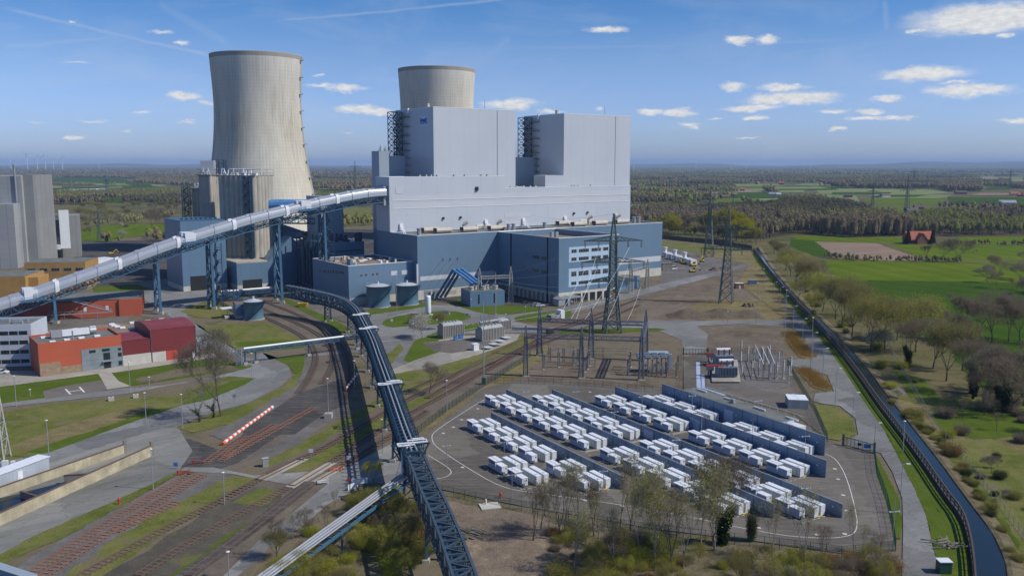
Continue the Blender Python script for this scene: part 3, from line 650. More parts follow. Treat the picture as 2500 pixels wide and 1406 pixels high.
def inner_verge():
    pts = pline(CAN_L, 2)[3:]; o_ = []
    for i, p in enumerate(pts):
        a, b = pts[max(0, i-1)], pts[min(len(pts)-1, i+1)]; d = Vector((b[0]-a[0], b[1]-a[1])).normalized(); o_.append((p[0]+d.y*1.9, p[1]-d.x*1.9) if d.y*1.9 < 0 else (p[0]-d.y*1.9, p[1]+d.x*1.9))
    struct(strip(MB(), o_, 2.8, level(o_)).obj('verge', 'lawn'))
inner_verge()
# gentle far hills on the horizon
def hills():
    mb = MB(); r = random.Random(3); 
    for (D, x0, x1, amp, base, rr) in [(17000, -11000, -500, 30, 55, 5), (19000, 1500, 16000, 45, 95, 9), (15000, 3000, 14000, 30, 55, 11)]:
        n = 60; pts = []
        for i in range(n+1):
            t = i/n; x = x0+(x1-x0)*t; h = (base+amp*(math.sin(t*7+rr)+.5*math.sin(t*17+rr*2)+.3*math.sin(t*41)))*min(1, 6*t+.25)*min(1, 6*(1-t)+.25); pts.append((x, h))
        for (xa, ha), (xb, hb) in zip(pts, pts[1:]):
            mb.face([(xa, D-2500, 0), (xb, D-2500, 0), (xb, D-600, hb*.7), (xa, D-600, ha*.7)]); mb.face([(xa, D-600, ha*.7), (xb, D-600, hb*.7), (xb, D, hb), (xa, D, ha)])
            mb.face([(xa, D, ha), (xb, D, hb), (xb, D+3000, 0), (xa, D+3000, 0)])
    struct(mb.obj('hills', 'far_mix', smooth=True))
hills()
# ================================================================ power station
def hall(par, nm, u0, u1, v0, v1, z0, z1, m, roofm='roof_gravel', base=None, trim=True, pd=.8):
    """cladded block with parapet, sunk roof and trim"""
    mb = MB()
    mb.ub(u0, u1, v0, v1, z0, z1-pd)
    for a, b, c, d in ((u0, u1, v0, v0+.35), (u0, u1, v1-.35, v1), (u0, u0+.35, v0+.35, v1-.35), (u1-.35, u1, v0+.35, v1-.35)): mb.ub(a, b, c, d, z1-pd, z1)
    mb.obj(nm, m, par)
    MB().ub(u0+.36, u1-.36, v0+.36, v1-.36, z1-pd+.01, z1-pd+.1).obj('roof', roofm, par)
    if trim:
        t = MB(); e = .06
        for a, b, c, d in ((u0-e, u1+e, v0-e, v0+.4), (u0-e, u1+e, v1-.4, v1+e), (u0-e, u0+.4, v0+.4, v1-.4), (u1-.4, u1+e, v0+.4, v1-.4)): t.ub(a, b, c, d, z1+.003, z1+.25)
        t.obj('parapet_trim', 'white_trim', par)
def win_front(par, u0, u1, v, z0, z1, n=1, nm='window', hb=False):
    """glazing on a -V face with frame bars"""
    f = MB().ub(u0-.12, u1+.12, v-.06, v-.002, z0-.12, z1+.12).obj(nm, 'galv', par)
    mb = MB(); w = (u1-u0)/n
    for i in range(n):
        if hb: mb.ub(u0+i*w+.09, u0+(i+1)*w-.09, v-.09, v-.061, z0, z0+(z1-z0)*.62-.06); mb.ub(u0+i*w+.09, u0+(i+1)*w-.09, v-.09, v-.061, z0+(z1-z0)*.62+.06, z1)
        else: mb.ub(u0+i*w+.09, u0+(i+1)*w-.09, v-.09, v-.061, z0, z1)
    mb.obj('pane', 'glass', f, local=True)
def win_side(par, v0, v1, u, z0, z1, n=1, nm='window'):
    f = MB().ub(u-.06, u-.002, v0-.12, v1+.12, z0-.12, z1+.12).obj(nm, 'galv', par)
    mb = MB(); w = (v1-v0)/n
    for i in range(n): mb.ub(u-.09, u-.061, v0+i*w+.09, v0+(i+1)*w-.09, z0, z1)
    mb.obj('pane', 'glass', f, local=True)
# ---- turbine hall
TU0, TU1, TV = 221.0, 394.3, 383.6
th = root('turbine_hall', XY(300, 398), 'long blue metal-clad machine hall with white roof edge and concrete plinth', 'building')
hall(th, 'wall', TU0, TU1, TV, 412.0, 5.0, 32.6, 'blue')
MB().ub(TU0+.05, TU1-.05, TV+.05, 412, 0, 5.0).obj('plinth', 'concrete_pale', th)
a, b = onV(1026, 686, TV), onV(1157, 667, TV); MB().ub(a[0], 268, TV-.05, TV-.002, 9.8, 12.0).obj('light_band', 'lightgrey_stripe', th)
a, b = onV(1500, 640, TV), onV(1610, 628, TV); MB().ub(316, TU1-.8, TV-.05, TV-.002, 9.0, 12.3).obj('light_band', 'lightgrey_stripe', th)
MB().ub(TU0-.9, TU0+.05, TV-.55, TV-.01, 5, 18.5).obj('corner_panel', 'lightgrey_stripe', th)
for u in (224.5, 229.5): MB().ub(u, u+4.2, TV-.04, TV+.04, .1, 4.6).obj('roller_door', 'grey_panel', th)
for u in (236, 247, 258): MB().ub(u, u+8, TV-.02, TV+.04, 1.6, 3.6).obj('plinth_panel', 'concrete', th)
def vent_long(x0, x1, y1):
    u, v = UVc(P(x0, y1, 32.2)); ue, _ = UVc(P(x1, y1-2.5, 32.2)); L = 9.6; mb = MB()
    prof = [(-1.7, 0), (1.7, 0), (2.1, .9), (1.7, 2.2), (-1.7, 2.2), (-2.1, .9)]
    vs = [(*XY(u+s, v+2+p[0]), 32.5+p[1]) for s in (0, L) for p in prof]; n = 6
    mb.add(vs, [tuple(range(n)), tuple(range(n, 2*n))[::-1]]+[(i, n+i, n+(i+1) % n, (i+1) % n) for i in range(n)])
    o = mb.obj('roof_ventilator', 'duct_cream', th)
    q = MB(); q.ub(u-.06, u-.003, v+.4, v+3.6, 32.7, 34.6); q.ub(u+.4, u+L-.4, v+.7, v+3.3, 31.9, 32.49); q.obj('curb', 'roof_dark', o, local=True)
for a in ((1036,1073,568),(1067,1107,569),(1098,1136,562),(1132,1170,566),(1164,1201,559),(1199,1235,563),(1366,1400,550.6),(1403,1437,553),(1417,1450,546),(1455,1487,550),(1470,1500,543),(1508,1540,546.6)): vent_long(*a)
for u, v in ((227.5, 393), (309.5, 393), (285, 394), (288.3, 394), (386, 400), (390, 400)):
    o = MB().lathe(XY(u, v), [(1.1, 31.9), (1.1, 35.2), (1.25, 35.2), (1.25, 35.6), (.2, 35.8)], 14).obj('roof_cylinder', 'galv', th, smooth=False)
for u, v in ((262, 404), (285.6, 405), (352, 404), (376, 405)):
    mb = MB(); c = XY(u, v); mb.lathe(c, [(.9, 31.9), (.9, 35.8)], 10); d = XY(u+1.8, v-1.2)
    mb.beam((c[0], c[1], 35.8), (d[0], d[1], 37.0), 2.0, n=10); mb.obj('cowl', 'duct_cream', th)
for u in (223.5, 278, 304.5, 336, 378):
    mb = MB(); p = XY(u, 401); q = XY(u+3.5, 411)
    mb.beam((*p, 32), (*q, 35.4), .25); mb.beam((*XY(u+.9, 401), 32), (*XY(u+4.4, 411), 35.4), .25); mb.beam((*p, 33), (*q, 36.4), .08)
    mb.ub(u+3, u+5, 411.2, 411.9, 33.5, 37.0); mb.obj('roof_ladder', 'white_trim', th)
# steel cable tray along the roof
MB().ub(288, 312, 396.4, 397, 32, 32.5).obj('cable_tray', 'dark', th)
# ---- bunker bay
bb = root('bunker_bay', XY(300, 419), 'long pale grey windowless upper block stepping down at its right half, above the blue hall', 'building')
hall(bb, 'wall', TU0, 295.2, 412.02, 427.0, 33.0, 61.4, 'lightgrey')
hall(bb, 'wall', 295.22, TU1-.3, 412.02, 427.0, 33.0, 54.7, 'lightgrey')
MB().ub(TU0+.02, TU1-.3, 412.05, 427.0, 0, 32.98).obj('lower_wall', 'blue', bb)
for za, zb in ((43.6, 46.8), (50.6, 53.4)):
    pass
for (ya, yb) in ((479, 490), (499, 510)):
    z1_ = onV(957, ya, 412)[1]; z0_ = onV(957, yb, 412)[1]
    MB().ub(222.5, 392.8, 411.93, 412.01, z0_, z1_).obj('light_band', 'lightgrey_stripe', bb)
    MB().ub(222.5, 392.8, 411.86, 411.925, z0_-.12, z0_+.12).obj('flashing', 'white_trim', bb)
for px, py, w, h, m in [(974, 466, 4, 3.2, 'lightgrey_stripe'), (1164, 461, 1.6, 2.2, 'dark'), (1082, 533, 1.0, 1.2, 'dark'), (1124, 531, 1.0, 1.2, 'dark'), (1401, 521, 1.0, 1.2, 'dark'), (1434, 519, 1.0, 1.2, 'dark')]:
    u, z = onV(px, py, 411.9); MB().ub(u-w/2, u+w/2, 411.9-(.7 if m == 'dark' else 0), 411.98, z-h/2, z+h/2).obj('hatch', m, bb)
for x0, y0, x1, y1 in ((1232, 521, 1293, 529), (1232, 541, 1290, 552)):
    a, b = onV(x0, y0, 412), onV(x1, y1, 412); MB().ub(a[0], b[0], 411.94, 412.01, b[1], a[1]).obj('patch_panel', 'lightgrey_stripe', bb)
for u in (240, 244, 247, 251, 262, 269, 280, 284): MB().ub(u, u+.7, 413, 413.9, 60.7, 62.6).obj('roof_cowl', 'duct_cream', bb)
for u in (300, 304, 309, 314, 318, 346, 348, 351, 361): MB().ub(u, u+.8, 412.6, 413.4, 54.0, 55.8).obj('roof_cowl', 'duct_cream', bb)
# ---- boiler houses
def boiler(u0, u1, v1, zt, label, seam_px, logo):
    r = root('boiler_house', XY((u0+u1)/2, 435), label, 'building', 'boiler houses')
    hall(r, 'wall', u0, u1, 414.0, v1, 32.0, zt, 'lightgrey')
    u, z = onV(seam_px, 350, 414); MB().ub(u-.12, u+.12, 413.93, 413.998, 55, zt-.3).obj('joint', 'dark', r)
    for a, b in ((.3, .12), (.62, .2), (.7, .3), (.86, .1)): 
        o = MB().ub(u0+(u1-u0)*a, u0+(u1-u0)*a+2.5, v1-9-b*20, v1-6-b*20, zt-.8, zt+1.6).obj('roof_unit', 'concrete_dark', r)
    mb = MB(); mb.beam((*XY(u0+(u1-u0)*.66, 418), zt), (*XY(u0+(u1-u0)*.66, 418), zt+6), .18); mb.obj('aerial', 'galv', r)
    mb = MB().lathe(XY(u0+2.5, 424), [(1.1, zt-.7), (1.1, zt+2.5)], 12).obj('roof_cylinder', 'duct_cream', r)
    # external stair tower of braced steel on the left face
    cu, cv = u0-3.2, v1-5.5; mb = MB(); an = math.radians(36.1)
    zs = [33+ (zt-1-33)*i/19 for i in range(20)]
    cs = [(cu-2.8, cv-3.6), (cu+2.4, cv-3.6), (cu+2.4, cv+3.6), (cu-2.8, cv+3.6)]
    for i, (a, b) in enumerate(zip(zs, zs[1:])):
        for k in range(4):
            p, q = cs[k], cs[(k+1) % 4]
            mb.beam((*XY(*p), a), (*XY(*p), b), .45); mb.beam((*XY(*p), a), (*XY(*q), b), .2); mb.beam((*XY(*q), a), (*XY(*p), b), .2); mb.beam((*XY(*p), b), (*XY(*q), b), .28)
    mb.obj('stair_tower', 'navy_steel', r)
    st = MB()
    for i, (a, b) in enumerate(zip(zs, zs[1:])):
        s = 1 if i % 2 else -1
        st.beam((*XY(cu, cv-2.6*s), a), (*XY(cu, cv+2.6*s), b), .5); st.ub(cu-2, cu+1.6, cv+2.2*s-.8, cv+2.2*s+.8, b-.1, b)
    st.obj('stairs', 'navy_steel', r)
    pl = MB()
    for i in (0, 8, 9.2, 10.4, 11.6, 12.8, 14, 15.4, 16.8, 18.4):
        z = 33+(zt-2-33)*i/19; pl.ub(u0-2.2, u0-.01, cv-11, cv-3.6, z-.15, z)
        for k in range(5): pl.beam((*XY(u0-2.1, cv-10.9+k*1.8), z), (*XY(u0-2.1, cv-10.9+k*1.8), z+1.1), .08)
        pl.beam((*XY(u0-2.1, cv-11), z+1.1), (*XY(u0-2.1, cv-3.6), z+1.1), .09)
    pl.obj('platforms', 'navy_steel', r)
    MB().ub(u0-.8, u0-.01, cv-10.5, cv-9.4, zt-2.5, zt+.7).obj('hoist_cover', 'white_trim', r)
    return r
bd = boiler(249.5, 304.4, 456, 98.5, 'tall pale grey boiler house with a light blue company sign high on its left wall', 1214, True)
be = boiler(340.4, 395.0, 454, 98.0, 'tall pale grey boiler house without a sign, right of the one with the sign', 1502, False)
MB().ub(325.5, 340.38, 413.0, 424, 54, 61.4).obj('low_block', 'lightgrey', be); MB().ub(325.3, 340.38, 412.9, 424.1, 61.41, 61.6).obj('low_block_trim', 'white_trim', be)
# company sign on the left wall of the first boiler house
def logo():
    va, za = onU(1025.5, 284.5, 249.5); vb, zb = onU(1045, 308.5, 249.5)
    v0, v1 = min(va, vb), max(va, vb); z0, z1 = min(za, zb), max(za, zb)
    sg = MB().ub(249.34, 249.49, v0, v1, z0, z1).obj('sign_board', 'sign_bg', bd)
    W = v1-v0; Ht = z1-z0
    def X(a, b): return (*XY(249.30, v1-a*W), z0+b*Ht)       # a from the left edge as seen from outside
    mb = MB(); t = Ht*.085
    def st(pts):
        for p, q in zip(pts, pts[1:]): mb.beam(X(*p), X(*q), t*.8)
    st([(.08,.38),(.08,.74),(.25,.74),(.30,.68),(.30,.60),(.25,.55),(.10,.55)]); st([(.18,.55),(.31,.38)])
    st([(.36,.74),(.44,.38),(.52,.70),(.60,.38),(.68,.74)])
    st([(.92,.74),(.76,.74),(.76,.40),(.92,.40)]); st([(.76,.57),(.90,.57)])
    for a in (.10, .16, .24, .30, .42, .46, .58, .62, .78, .84, .90): mb.beam(X(a, .25), X(a+.02, .32), t*.5)
    mb.obj('sign_lettering', 'sign_blue', sg, local=True)
mat('sign_bg', (.52,.64,.85), .5, var=.02); mat('sign_blue', (.01,.05,.35), .5)
logo()
# ---- rear towers seen left of and between the boiler houses
ut = 226.0; v0_, z_ = onU(925, 369, ut); v1_, _ = onU(907, 367, ut); u1_, _ = onV(949, 369, v0_)
rt = root('stair_block', XY(ut+4, v0_+5), 'narrow blue-grey lift block with aerials at the left rear of the boiler houses', 'building')
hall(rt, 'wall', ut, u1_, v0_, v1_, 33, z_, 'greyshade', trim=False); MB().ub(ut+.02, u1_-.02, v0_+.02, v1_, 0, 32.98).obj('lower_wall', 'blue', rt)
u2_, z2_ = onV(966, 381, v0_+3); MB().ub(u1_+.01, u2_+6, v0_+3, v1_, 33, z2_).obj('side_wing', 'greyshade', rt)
q = MB()
for i in range(7): q.beam((*XY(ut+1+i*1.1, v0_+2+i % 3), z_-.5), (*XY(ut+1+i*1.1, v0_+2+i % 3), z_+1.0+(i*37 % 5)*.5), .35)
q.obj('roof_aerials', 'galv', rt)
ua, za = onV(1259, 384, 445); ub2, _ = onV(1296, 384, 445)
rb = root('link_block', XY(ua+5, 450), 'lower grey block in the gap between the two boiler houses', 'building')
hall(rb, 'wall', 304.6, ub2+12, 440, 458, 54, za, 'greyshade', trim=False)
# ---- office block
OU0, OV0 = 270.4, 332.0; OU1 = 310.1
ob = root('office_block', XY(290, 350), 'blue office wing with strips of windows and an open concrete colonnade, projecting from the hall', 'building')
hall(ob, 'wall', OU0, OU1, OV0, TV-.02, 5.6, 32.4, 'blue', 'roof_brown', pd=3.0)
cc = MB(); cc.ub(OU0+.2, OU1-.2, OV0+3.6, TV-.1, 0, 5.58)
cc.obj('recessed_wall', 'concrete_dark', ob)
cc = MB()
cc.ub(OU0+.05, OU1-.05, OV0+.05, OV0+.7, 4.3, 5.59); cc.ub(OU0+.05, OU0+.7, OV0+.7, TV-.1, 4.3, 5.59)
for i in range(9):
    u = OU0+.05+i*(OU1-OU0-1.4)/8; 
    if i >= 3: cc.ub(u, u+1.1, OV0+.05, OV0+.75, 0, 4.3)
for i in range(11): v = OV0+.8+i*3.62; cc.ub(OU0+.05, OU0+.75, v+2.3, v+3.3, 0, 4.3)
cc.ub(OU0+.05, OU0+9, OV0+.06, OV0+.75, 0, 4.3); cc.ub(OU0+.06, OU0+.75, OV0+.75, OV0+2.9, 0, 4.3)
cc.obj('colonnade', 'concrete_pale', ob)
MB().ub(OU0-.25, OU0-.01, 371.2, 372.0, 0, 32.3).obj('joint', 'dark', ob); MB().ub(OU0-.2, OU0-.01, OV0+8.5, OV0+9.2, 0, 32.3).obj('downpipe', 'dark', ob)
for (x0, y0), (x1, y1), rows in [((1389, 604), (1489, 641), ((609.5, 617, 0), (629, 636.5, 0))), ((1388.5, 656.5), (1489, 701), ((663.5, 674, 1), (688, 695, 0)))]:
    ua, zt_ = onV(x0, y0, OV0); ub_, _ = onV(x1, y1-8, OV0); zb_ = onV(x0, y1, OV0)[1]
    MB().ub(ua, ub_, OV0-.06, OV0-.004, zb_, zt_).obj('window_panel', 'paleblue', ob)
    for ya, yb, hb in rows:
        za_ = onV(1400, ya, OV0)[1]; zc_ = onV(1400, yb, OV0)[1]
        for xa, xb, n in ((1395, 1407, 3), (1413, 1436.6, 6), (1443.8, 1466, 6), (1472, 1484, 3)):
            win_front(ob, onV(xa, 640, OV0)[0], onV(xb, 640, OV0)[0], OV0-.062, zc_, za_, n, hb=hb)
for ya, yb in ((614, 632), (646, 664)):
    z1_ = onU(1275, ya, OU0)[1]; z0_ = onU(1275, yb, OU0)[1]; v1_, v0_ = onU(1274.5, 620, OU0)[0], onU(1339.5, 625, OU0)[0]
    MB().ub(OU0-.06, OU0-.004, v0_, v1_, z0_, z1_).obj('window_panel', 'blue_plain', ob)
    zz = (z0_+z1_)/2-.9
    for k in ((1300, 1317, 6), (1322, 1335, 5)) if ya == 614 else ((1278, 1285, 3), (1291, 1294, 1), (1300, 1317, 6), (1322, 1335, 5)):
        win_side(ob, onU(k[1], 625, OU0)[0], onU(k[0], 625, OU0)[0], OU0-.062, zz, zz+1.9, k[2])
for u, v, h in ((285, 356, 2.4), (288, 356, 2.4), (277, 345, 1), (281, 338, .9), (292, 340, 1.1), (298, 341, 1), (287, 337, .8), (275, 365, 1)):
    MB().ub(u, u+1.6, v, v+1.6, 29.5, 29.5+h*1.6).obj('roof_unit', 'galv', ob)
# glazed shelter at the office corner
sh = root('bike_shelter', XY(273, 328), 'grey glazed shelter with a pitched metal roof at the foot of the blue office corner', 'shelter')
mb = MB(); mb.ub(266, 281, 326.5, 331, 3.2, 3.4); 
for i in range(3):
    u = 266+i*5; vs = [(*XY(u, 326.3), 3.4), (*XY(u+5, 326.3), 3.4), (*XY(u+5, 331.2), 3.4), (*XY(u, 331.2), 3.4), (*XY(u+2.5, 326.3), 4.4), (*XY(u+2.5, 331.2), 4.4)]
    mb.add(vs, [(0, 4, 5, 3), (4, 1, 2, 5), (0, 1, 4), (2, 3, 5)])
mb.obj('roof', 'galv', sh)
mb = MB()
for u in (266.2, 271, 276, 280.8):
    for v in (326.7, 330.8): mb.ub(u-.12, u+.12, v-.12, v+.12, 0, 3.2)
mb.ub(266.2, 270.5, 326.6, 326.7, .2, 3); mb.ub(266.1, 266.2, 326.7, 330.8, .2, 3); mb.obj('frame', 'galv', sh)
MB().ub(271, 272.6, 325.6, 327, 0, 3.4).obj('kiosk', 'grey_panel', sh)
# ---- low annex with gravel roof
LU, LV = 185.1, 388.0
lv1 = onU(762.8, 631.1, LU)[0]
la = root('annex_building', XY(200, 400), 'low blue-clad annex with cluttered gravel roof behind the two blue tanks', 'building')
hall(la, 'wall', LU, TU0-.02, LV, lv1, 3.8, 19.4, 'blue', 'roof_brown'); MB().ub(LU+.05, TU0-.05, LV+.05, lv1, 0, 3.78).obj('plinth', 'concrete_pale', la)
for xa, xb in ((879, 885), (890, 896), (907, 913), (918, 924)):
    za_ = onV(882, 669, LV)[1]; zc_ = onV(882, 675, LV)[1]; win_front(la, onV(xa, 672, LV)[0], onV(xb, 672, LV)[0], LV, zc_, za_, 2)
for xa, xb, ya, yb in ((954.5, 969.5, 662, 672.8), (980.6, 996, 660, 670.5)): MB().ub(onV(xa, 667, LV)[0], onV(xb, 667, LV)[0], LV-.06, LV-.003, onV(xa, yb, LV)[1], onV(xa, ya, LV)[1]).obj('louvre_panel', 'lightgrey_stripe', la)
for k, x in enumerate((782, 790, 795, 802, 807, 814, 821, 827, 833, 838)):
    v, z = onU(x, 661+k*.55, LU); win_side(la, v-.7, v+.7, LU, z-.8, z+.8)
rr = random.Random(5)
for i in range(34):
    u, v = rr.uniform(LU+3, TU0-4), rr.uniform(LV+3, lv1-4); w, h = rr.choice([(1.0, 1.4), (1.6, .8), (2.6, .7), (1.0, 2.2), (2.0, 1.5)])
    MB().ub(u, u+w, v, v+w*rr.uniform(.7, 1.4), 18.6, 18.6+h).obj('roof_unit', rr.choice(['duct_cream', 'galv', 'white_trim', 'roof_brown', 'concrete_pale']), la)
vs = [(*XY(LU+3, LV+4), 18.7), (*XY(LU+6.5, LV+4), 18.7), (*XY(LU+6.5, LV+8), 18.7), (*XY(LU+3, LV+8), 18.7), (*XY(LU+3, LV+4), 22.2), (*XY(LU+3, LV+8), 22.2)]
MB().add(vs, [(0, 1, 4), (2, 3, 5), (1, 2, 5, 4), (0, 4, 5, 3)]).obj('roof_light', 'blue', la)
# ---- silos
p0 = P(541, 628, 15); dS = Vector((math.cos(.26), -math.sin(.26)))
def px_on(c, d, px):     # point along d from c seen in pixel column px
    return min((( c[0]+d.x*t*.1, c[1]+d.y*t*.1) for t in range(600)), key=lambda p: abs(1250+F*p[0]/(p[1]*CP+50*SP)-px))
p1 = px_on(p0, dS, 628)
su, sv = 160.4, 475.8
pod = root('silo_podium', XY(su+10, sv+12), 'blue podium with concrete rim under the tall concrete silos', 'building')
uR = onV(655, 690, sv)[0]
MB().ub(su, uR, sv, sv+32, 2.4, 14.2).obj('wall', 'blue_plain', pod); MB().ub(su+.05, uR-.05, sv+.05, sv+32, 0, 2.38).obj('plinth', 'concrete_pale', pod)
MB().ub(su-.05, uR+.05, sv-.05, sv+32, 14.21, 15).obj('rim', 'concrete', pod); MB().ub(su+3, su+14, sv-.05, sv+.04, .1, 5).obj('door', 'dark', pod)
def silo(c0, c1, zb, zt, depth, label, ribs=7):
    """fluted concrete silo: front edge from c0 to c1"""
    d = Vector((c1[0]-c0[0], c1[1]-c0[1])); L = d.length; d.normalize(); n = Vector((-d.y, d.x)); an = math.atan2(d.y, d.x)
    c = (c0[0]+d.x*L/2+n.x*depth/2, c0[1]+d.y*L/2+n.y*depth/2)
    r = root('silo', (*c, zb), label, 'silo', 'concrete silos')
    mb = MB(); mb.rbox(c, L-1.6, depth-1.6, zt-zb, an, zb)
    R = L/ribs*.6
    for i in range(ribs):
        for s in (0, 1):
            q = (c0[0]+d.x*(L*(i+.5)/ribs)+n.x*(1.5 if s == 0 else depth-1.5), c0[1]+d.y*(L*(i+.5)/ribs)+n.y*(1.5 if s == 0 else depth-1.5)); mb.lathe(q, [(R, zb), (R, zt)], 14)
    m = max(2, int(depth/(L/ribs)))
    for i in range(1, m-1):
        for s in (0, 1):
            q = (c0[0]+d.x*(1.1 if s == 0 else L-1.1)+n.x*(depth*(i+.5)/m), c0[1]+d.y*(1.1 if s == 0 else L-1.1)+n.y*(depth*(i+.5)/m)); mb.lathe(q, [(R, zb), (R, zt)], 14)
    mb.obj('shell', 'concrete', r)
    MB().rbox(c, L+.6, depth+.6, .5, an, zt+.01).obj('top_slab', 'concrete_dark', r)
    q = MB(); rr = random.Random(int(L*100))
    for s in (-1, 1):
        for z in (1.1, 3.2): q.beam((c[0]-d.x*L/2+n.x*s*depth/2, c[1]-d.y*L/2+n.y*s*depth/2, zt+.5+z), (c[0]+d.x*L/2+n.x*s*depth/2, c[1]+d.y*L/2+n.y*s*depth/2, zt+.5+z), .16)
        for i in range(12): t = -L/2+L*i/11; x, y = c[0]+d.x*t+n.x*s*depth/2, c[1]+d.y*t+n.y*s*depth/2; q.beam((x, y, zt+.5), (x, y, zt+(3.7 if i % 2 else 1.6)), .14)
    q.obj('railing', 'galv', r)
    q = MB()
    for i in range(26):
        t, w = rr.uniform(-.46, .46)*L, rr.uniform(-.45, .1)*depth; x, y = c[0]+d.x*t+n.x*w, c[1]+d.y*t+n.y*w; h = rr.uniform(1, 4.2)
        if i % 3: q.beam((x, y, zt+.5), (x+rr.uniform(-1.5, 1.5), y, zt+.5+h), rr.uniform(.25, .9), n=6)
        else: q.rbox((x, y), rr.uniform(1, 3), 1.2, rr.uniform(.6, 1.6), an, zt+.5)
    q.beam((c[0]-d.x*L*.45, c[1]-d.y*L*.45, zt+4), (c[0]+d.x*L*.45, c[1]+d.y*L*.45, zt+4), .7, n=8)
    q.obj('filter_pipes', 'white_metal', r)
    return r, c, d, n
zt1 = zat(*p1, 431)
s1, sc1, sd, sn = silo(p0, p1, 15, zt1, 21, 'front concrete silo carrying the dark steel stair tower')
# stair tower in front of it
def silo_stairs(c, z0, z1, par, w=5):
    mb = MB(); n = int((z1-z0)/2.6); lattice_tower(mb, c, w, w*.98, z0, z1, n, .22)
    for i in range(n):
        a = z0+(z1-z0)*i/n; b = z0+(z1-z0)*(i+1)/n; s = 1 if i % 2 else -1
        mb.beam((c[0]-w*.4*s, c[1], a), (c[0]+w*.4*s, c[1], b), .5); mb.rbox((c[0]+w*.35*s, c[1]), 1.6, w*.9, .12, 0, b)
    mb.obj('stair_tower', 'navy_steel', par)
cs_ = P(617, 690, 0); silo_stairs((p1[0]-3.6, p1[1]-2.2), 0, zt1, s1, 4.4)
pb0 = (p0[0]-19.5, p0[1]+22); pb1 = px_on(pb0, dS, 520)
s2, *_ = silo(pb0, pb1, 0, zat(*pb1, 429), 18, 'tall concrete silo behind and left of the one with the stair tower', 5)
q = MB(); q.rbox((pb0[0]+5, pb0[1]+6), 8, 6, 8, 0, zat(*pb0, 428)+.5); q.obj('filter_house', 'lightgrey_stripe', s2)
q = MB(); lattice_tower(q, (pb0[0]+12.5, pb0[1]+6), 4.5, 4.5, zat(*pb0, 428)+.5, zat(*pb0, 428)+9, 2, .25); q.obj('filter_frame', 'navy_steel', s2)
pc0 = (p0[0]-31, p0[1]+42); pc1 = (pc0[0]+12, pc0[1]-3.2)
s3, *_ = silo(pc0, pc1, 0, zat(*pc0, 462), 18, 'lower concrete silo at the far left of the silo group', 5)
silo_stairs((pc0[0]-2.5, pc0[1]-2), 0, zat(*pc0, 456), s3, 4)
# ---- blue hopper building left of the silos
hb = root('hopper_building', XY(143, 498), 'blue-grey clad hopper building with a dark drive-through gate, left of the silos', 'building')
MB().ub(134.1, 158, 485, 516, 2.8, 38).obj('wall', 'blue_plain', hb); MB().ub(134.15, 157.9, 485.05, 516, 0, 2.78).obj('plinth', 'concrete_pale', hb)
MB().ub(133.9, 158.1, 484.9, 516.1, 38.01, 38.3).obj('roof', 'blue_steel', hb)
MB().ub(138, 150, 484.9, 485.04, .1, 8).obj('gate_opening', 'dark', hb)
q = MB()
for i in range(8): q.ub(136+i*2.6, 137+i*2.6, 490, 491, 38.3, 39.4)
q.obj('roof_vents', 'navy_steel', hb)
# ---- gabled transfer building and galleries right of the silos
tr_ = root('transfer_house', XY(190, 490), 'blue gabled transfer house with sloping galleries between silos and annex', 'building')
def gab(u0, u1, v0, v1, zb, ze, zr, m, par, nm):
    um = (u0+u1)/2; vs = [(*XY(u, v), z) for v in (v0, v1) for u, z in ((u0, zb), (u1, zb), (u1, ze), (um, zr), (u0, ze))]
    MB().add(vs, [(0, 1, 2, 3, 4), (9, 8, 7, 6, 5), (0, 5, 6, 1), (1, 6, 7, 2), (2, 7, 8, 3), (3, 8, 9, 4), (4, 9, 5, 0)]).obj(nm, m, par)
gab(uR+1, uR+34, sv+8, sv+30, 0, 11, 27, 'blue_plain', tr_, 'wall')
q = MB(); a = (*XY(uR-2, sv+38), 40); b = (*XY(uR+48, sv+20), 20); q.beam(a, b, 4.0); q.obj('gallery', 'blue_plain', tr_)
q = MB(); q.beam((*XY(uR-2, sv+34), 29), (*XY(uR+28, sv+20), 26), 3.4); q.obj('gallery', 'blue_plain', tr_)
q = MB(); q.beam((*XY(uR+20, sv+22), 22), (*XY(uR+60, sv+4), 6), 3.6); q.obj('gallery', 'blue_steel', tr_)
MB().ub(uR+42, uR+62, sv+18, sv+50, 0, 15).obj('side_block', 'blue_plain', tr_); MB().ub(uR+41.8, uR+62.2, sv+17.8, sv+50.2, 15.01, 15.4).obj('side_block_roof', 'white_trim', tr_)
# ---- flue gas ducts and pipe rack left of the boiler houses
fg = root('flue_gas_plant', XY(210, 450), 'dark blue steel frame with upright pipes and a bright blue duct beside the hall end', 'plant')
MB().ub(198, 220.8, 442, 478, 0, 26).obj('casing', 'blue_plain', fg)
q = MB(); rr = random.Random(8)
for i in range(7):
    u = 197-(i % 2)*1.5; v = 443+i*4.6; q.lathe(XY(u, v), [(.9, 2), (.9, 26)], 10)
for i in range(8): v = 441.5+i*5; q.ub(195.4, 195.9, v, v+.5, 0, 28); q.ub(198, 198.4, v, v+.5, 26, 31)
for z in (7, 14, 21, 28): q.ub(195.4, 195.9, 441.5, 477, z, z+.5); q.ub(195.4, 220, 441.5, 442, z, z+.5)
for i in range(30): u, v = rr.uniform(196, 220), rr.uniform(441, 470); q.ub(u, u+rr.uniform(.6, 2.6), v, v+rr.uniform(.5, 2), 26, 27+rr.uniform(0, 4))
q.obj('pipe_rack', 'navy_steel', fg)
q = MB(); a = onLine(800, 500, XY(200, 470), BU); a = (*XY(188, 500), 47); b = (*XY(222, 466), 47)
q.beam((*XY(172, 520), 44), (*XY(212, 478), 44), 8, n=16); q.obj('duct', 'blue_bright', fg)
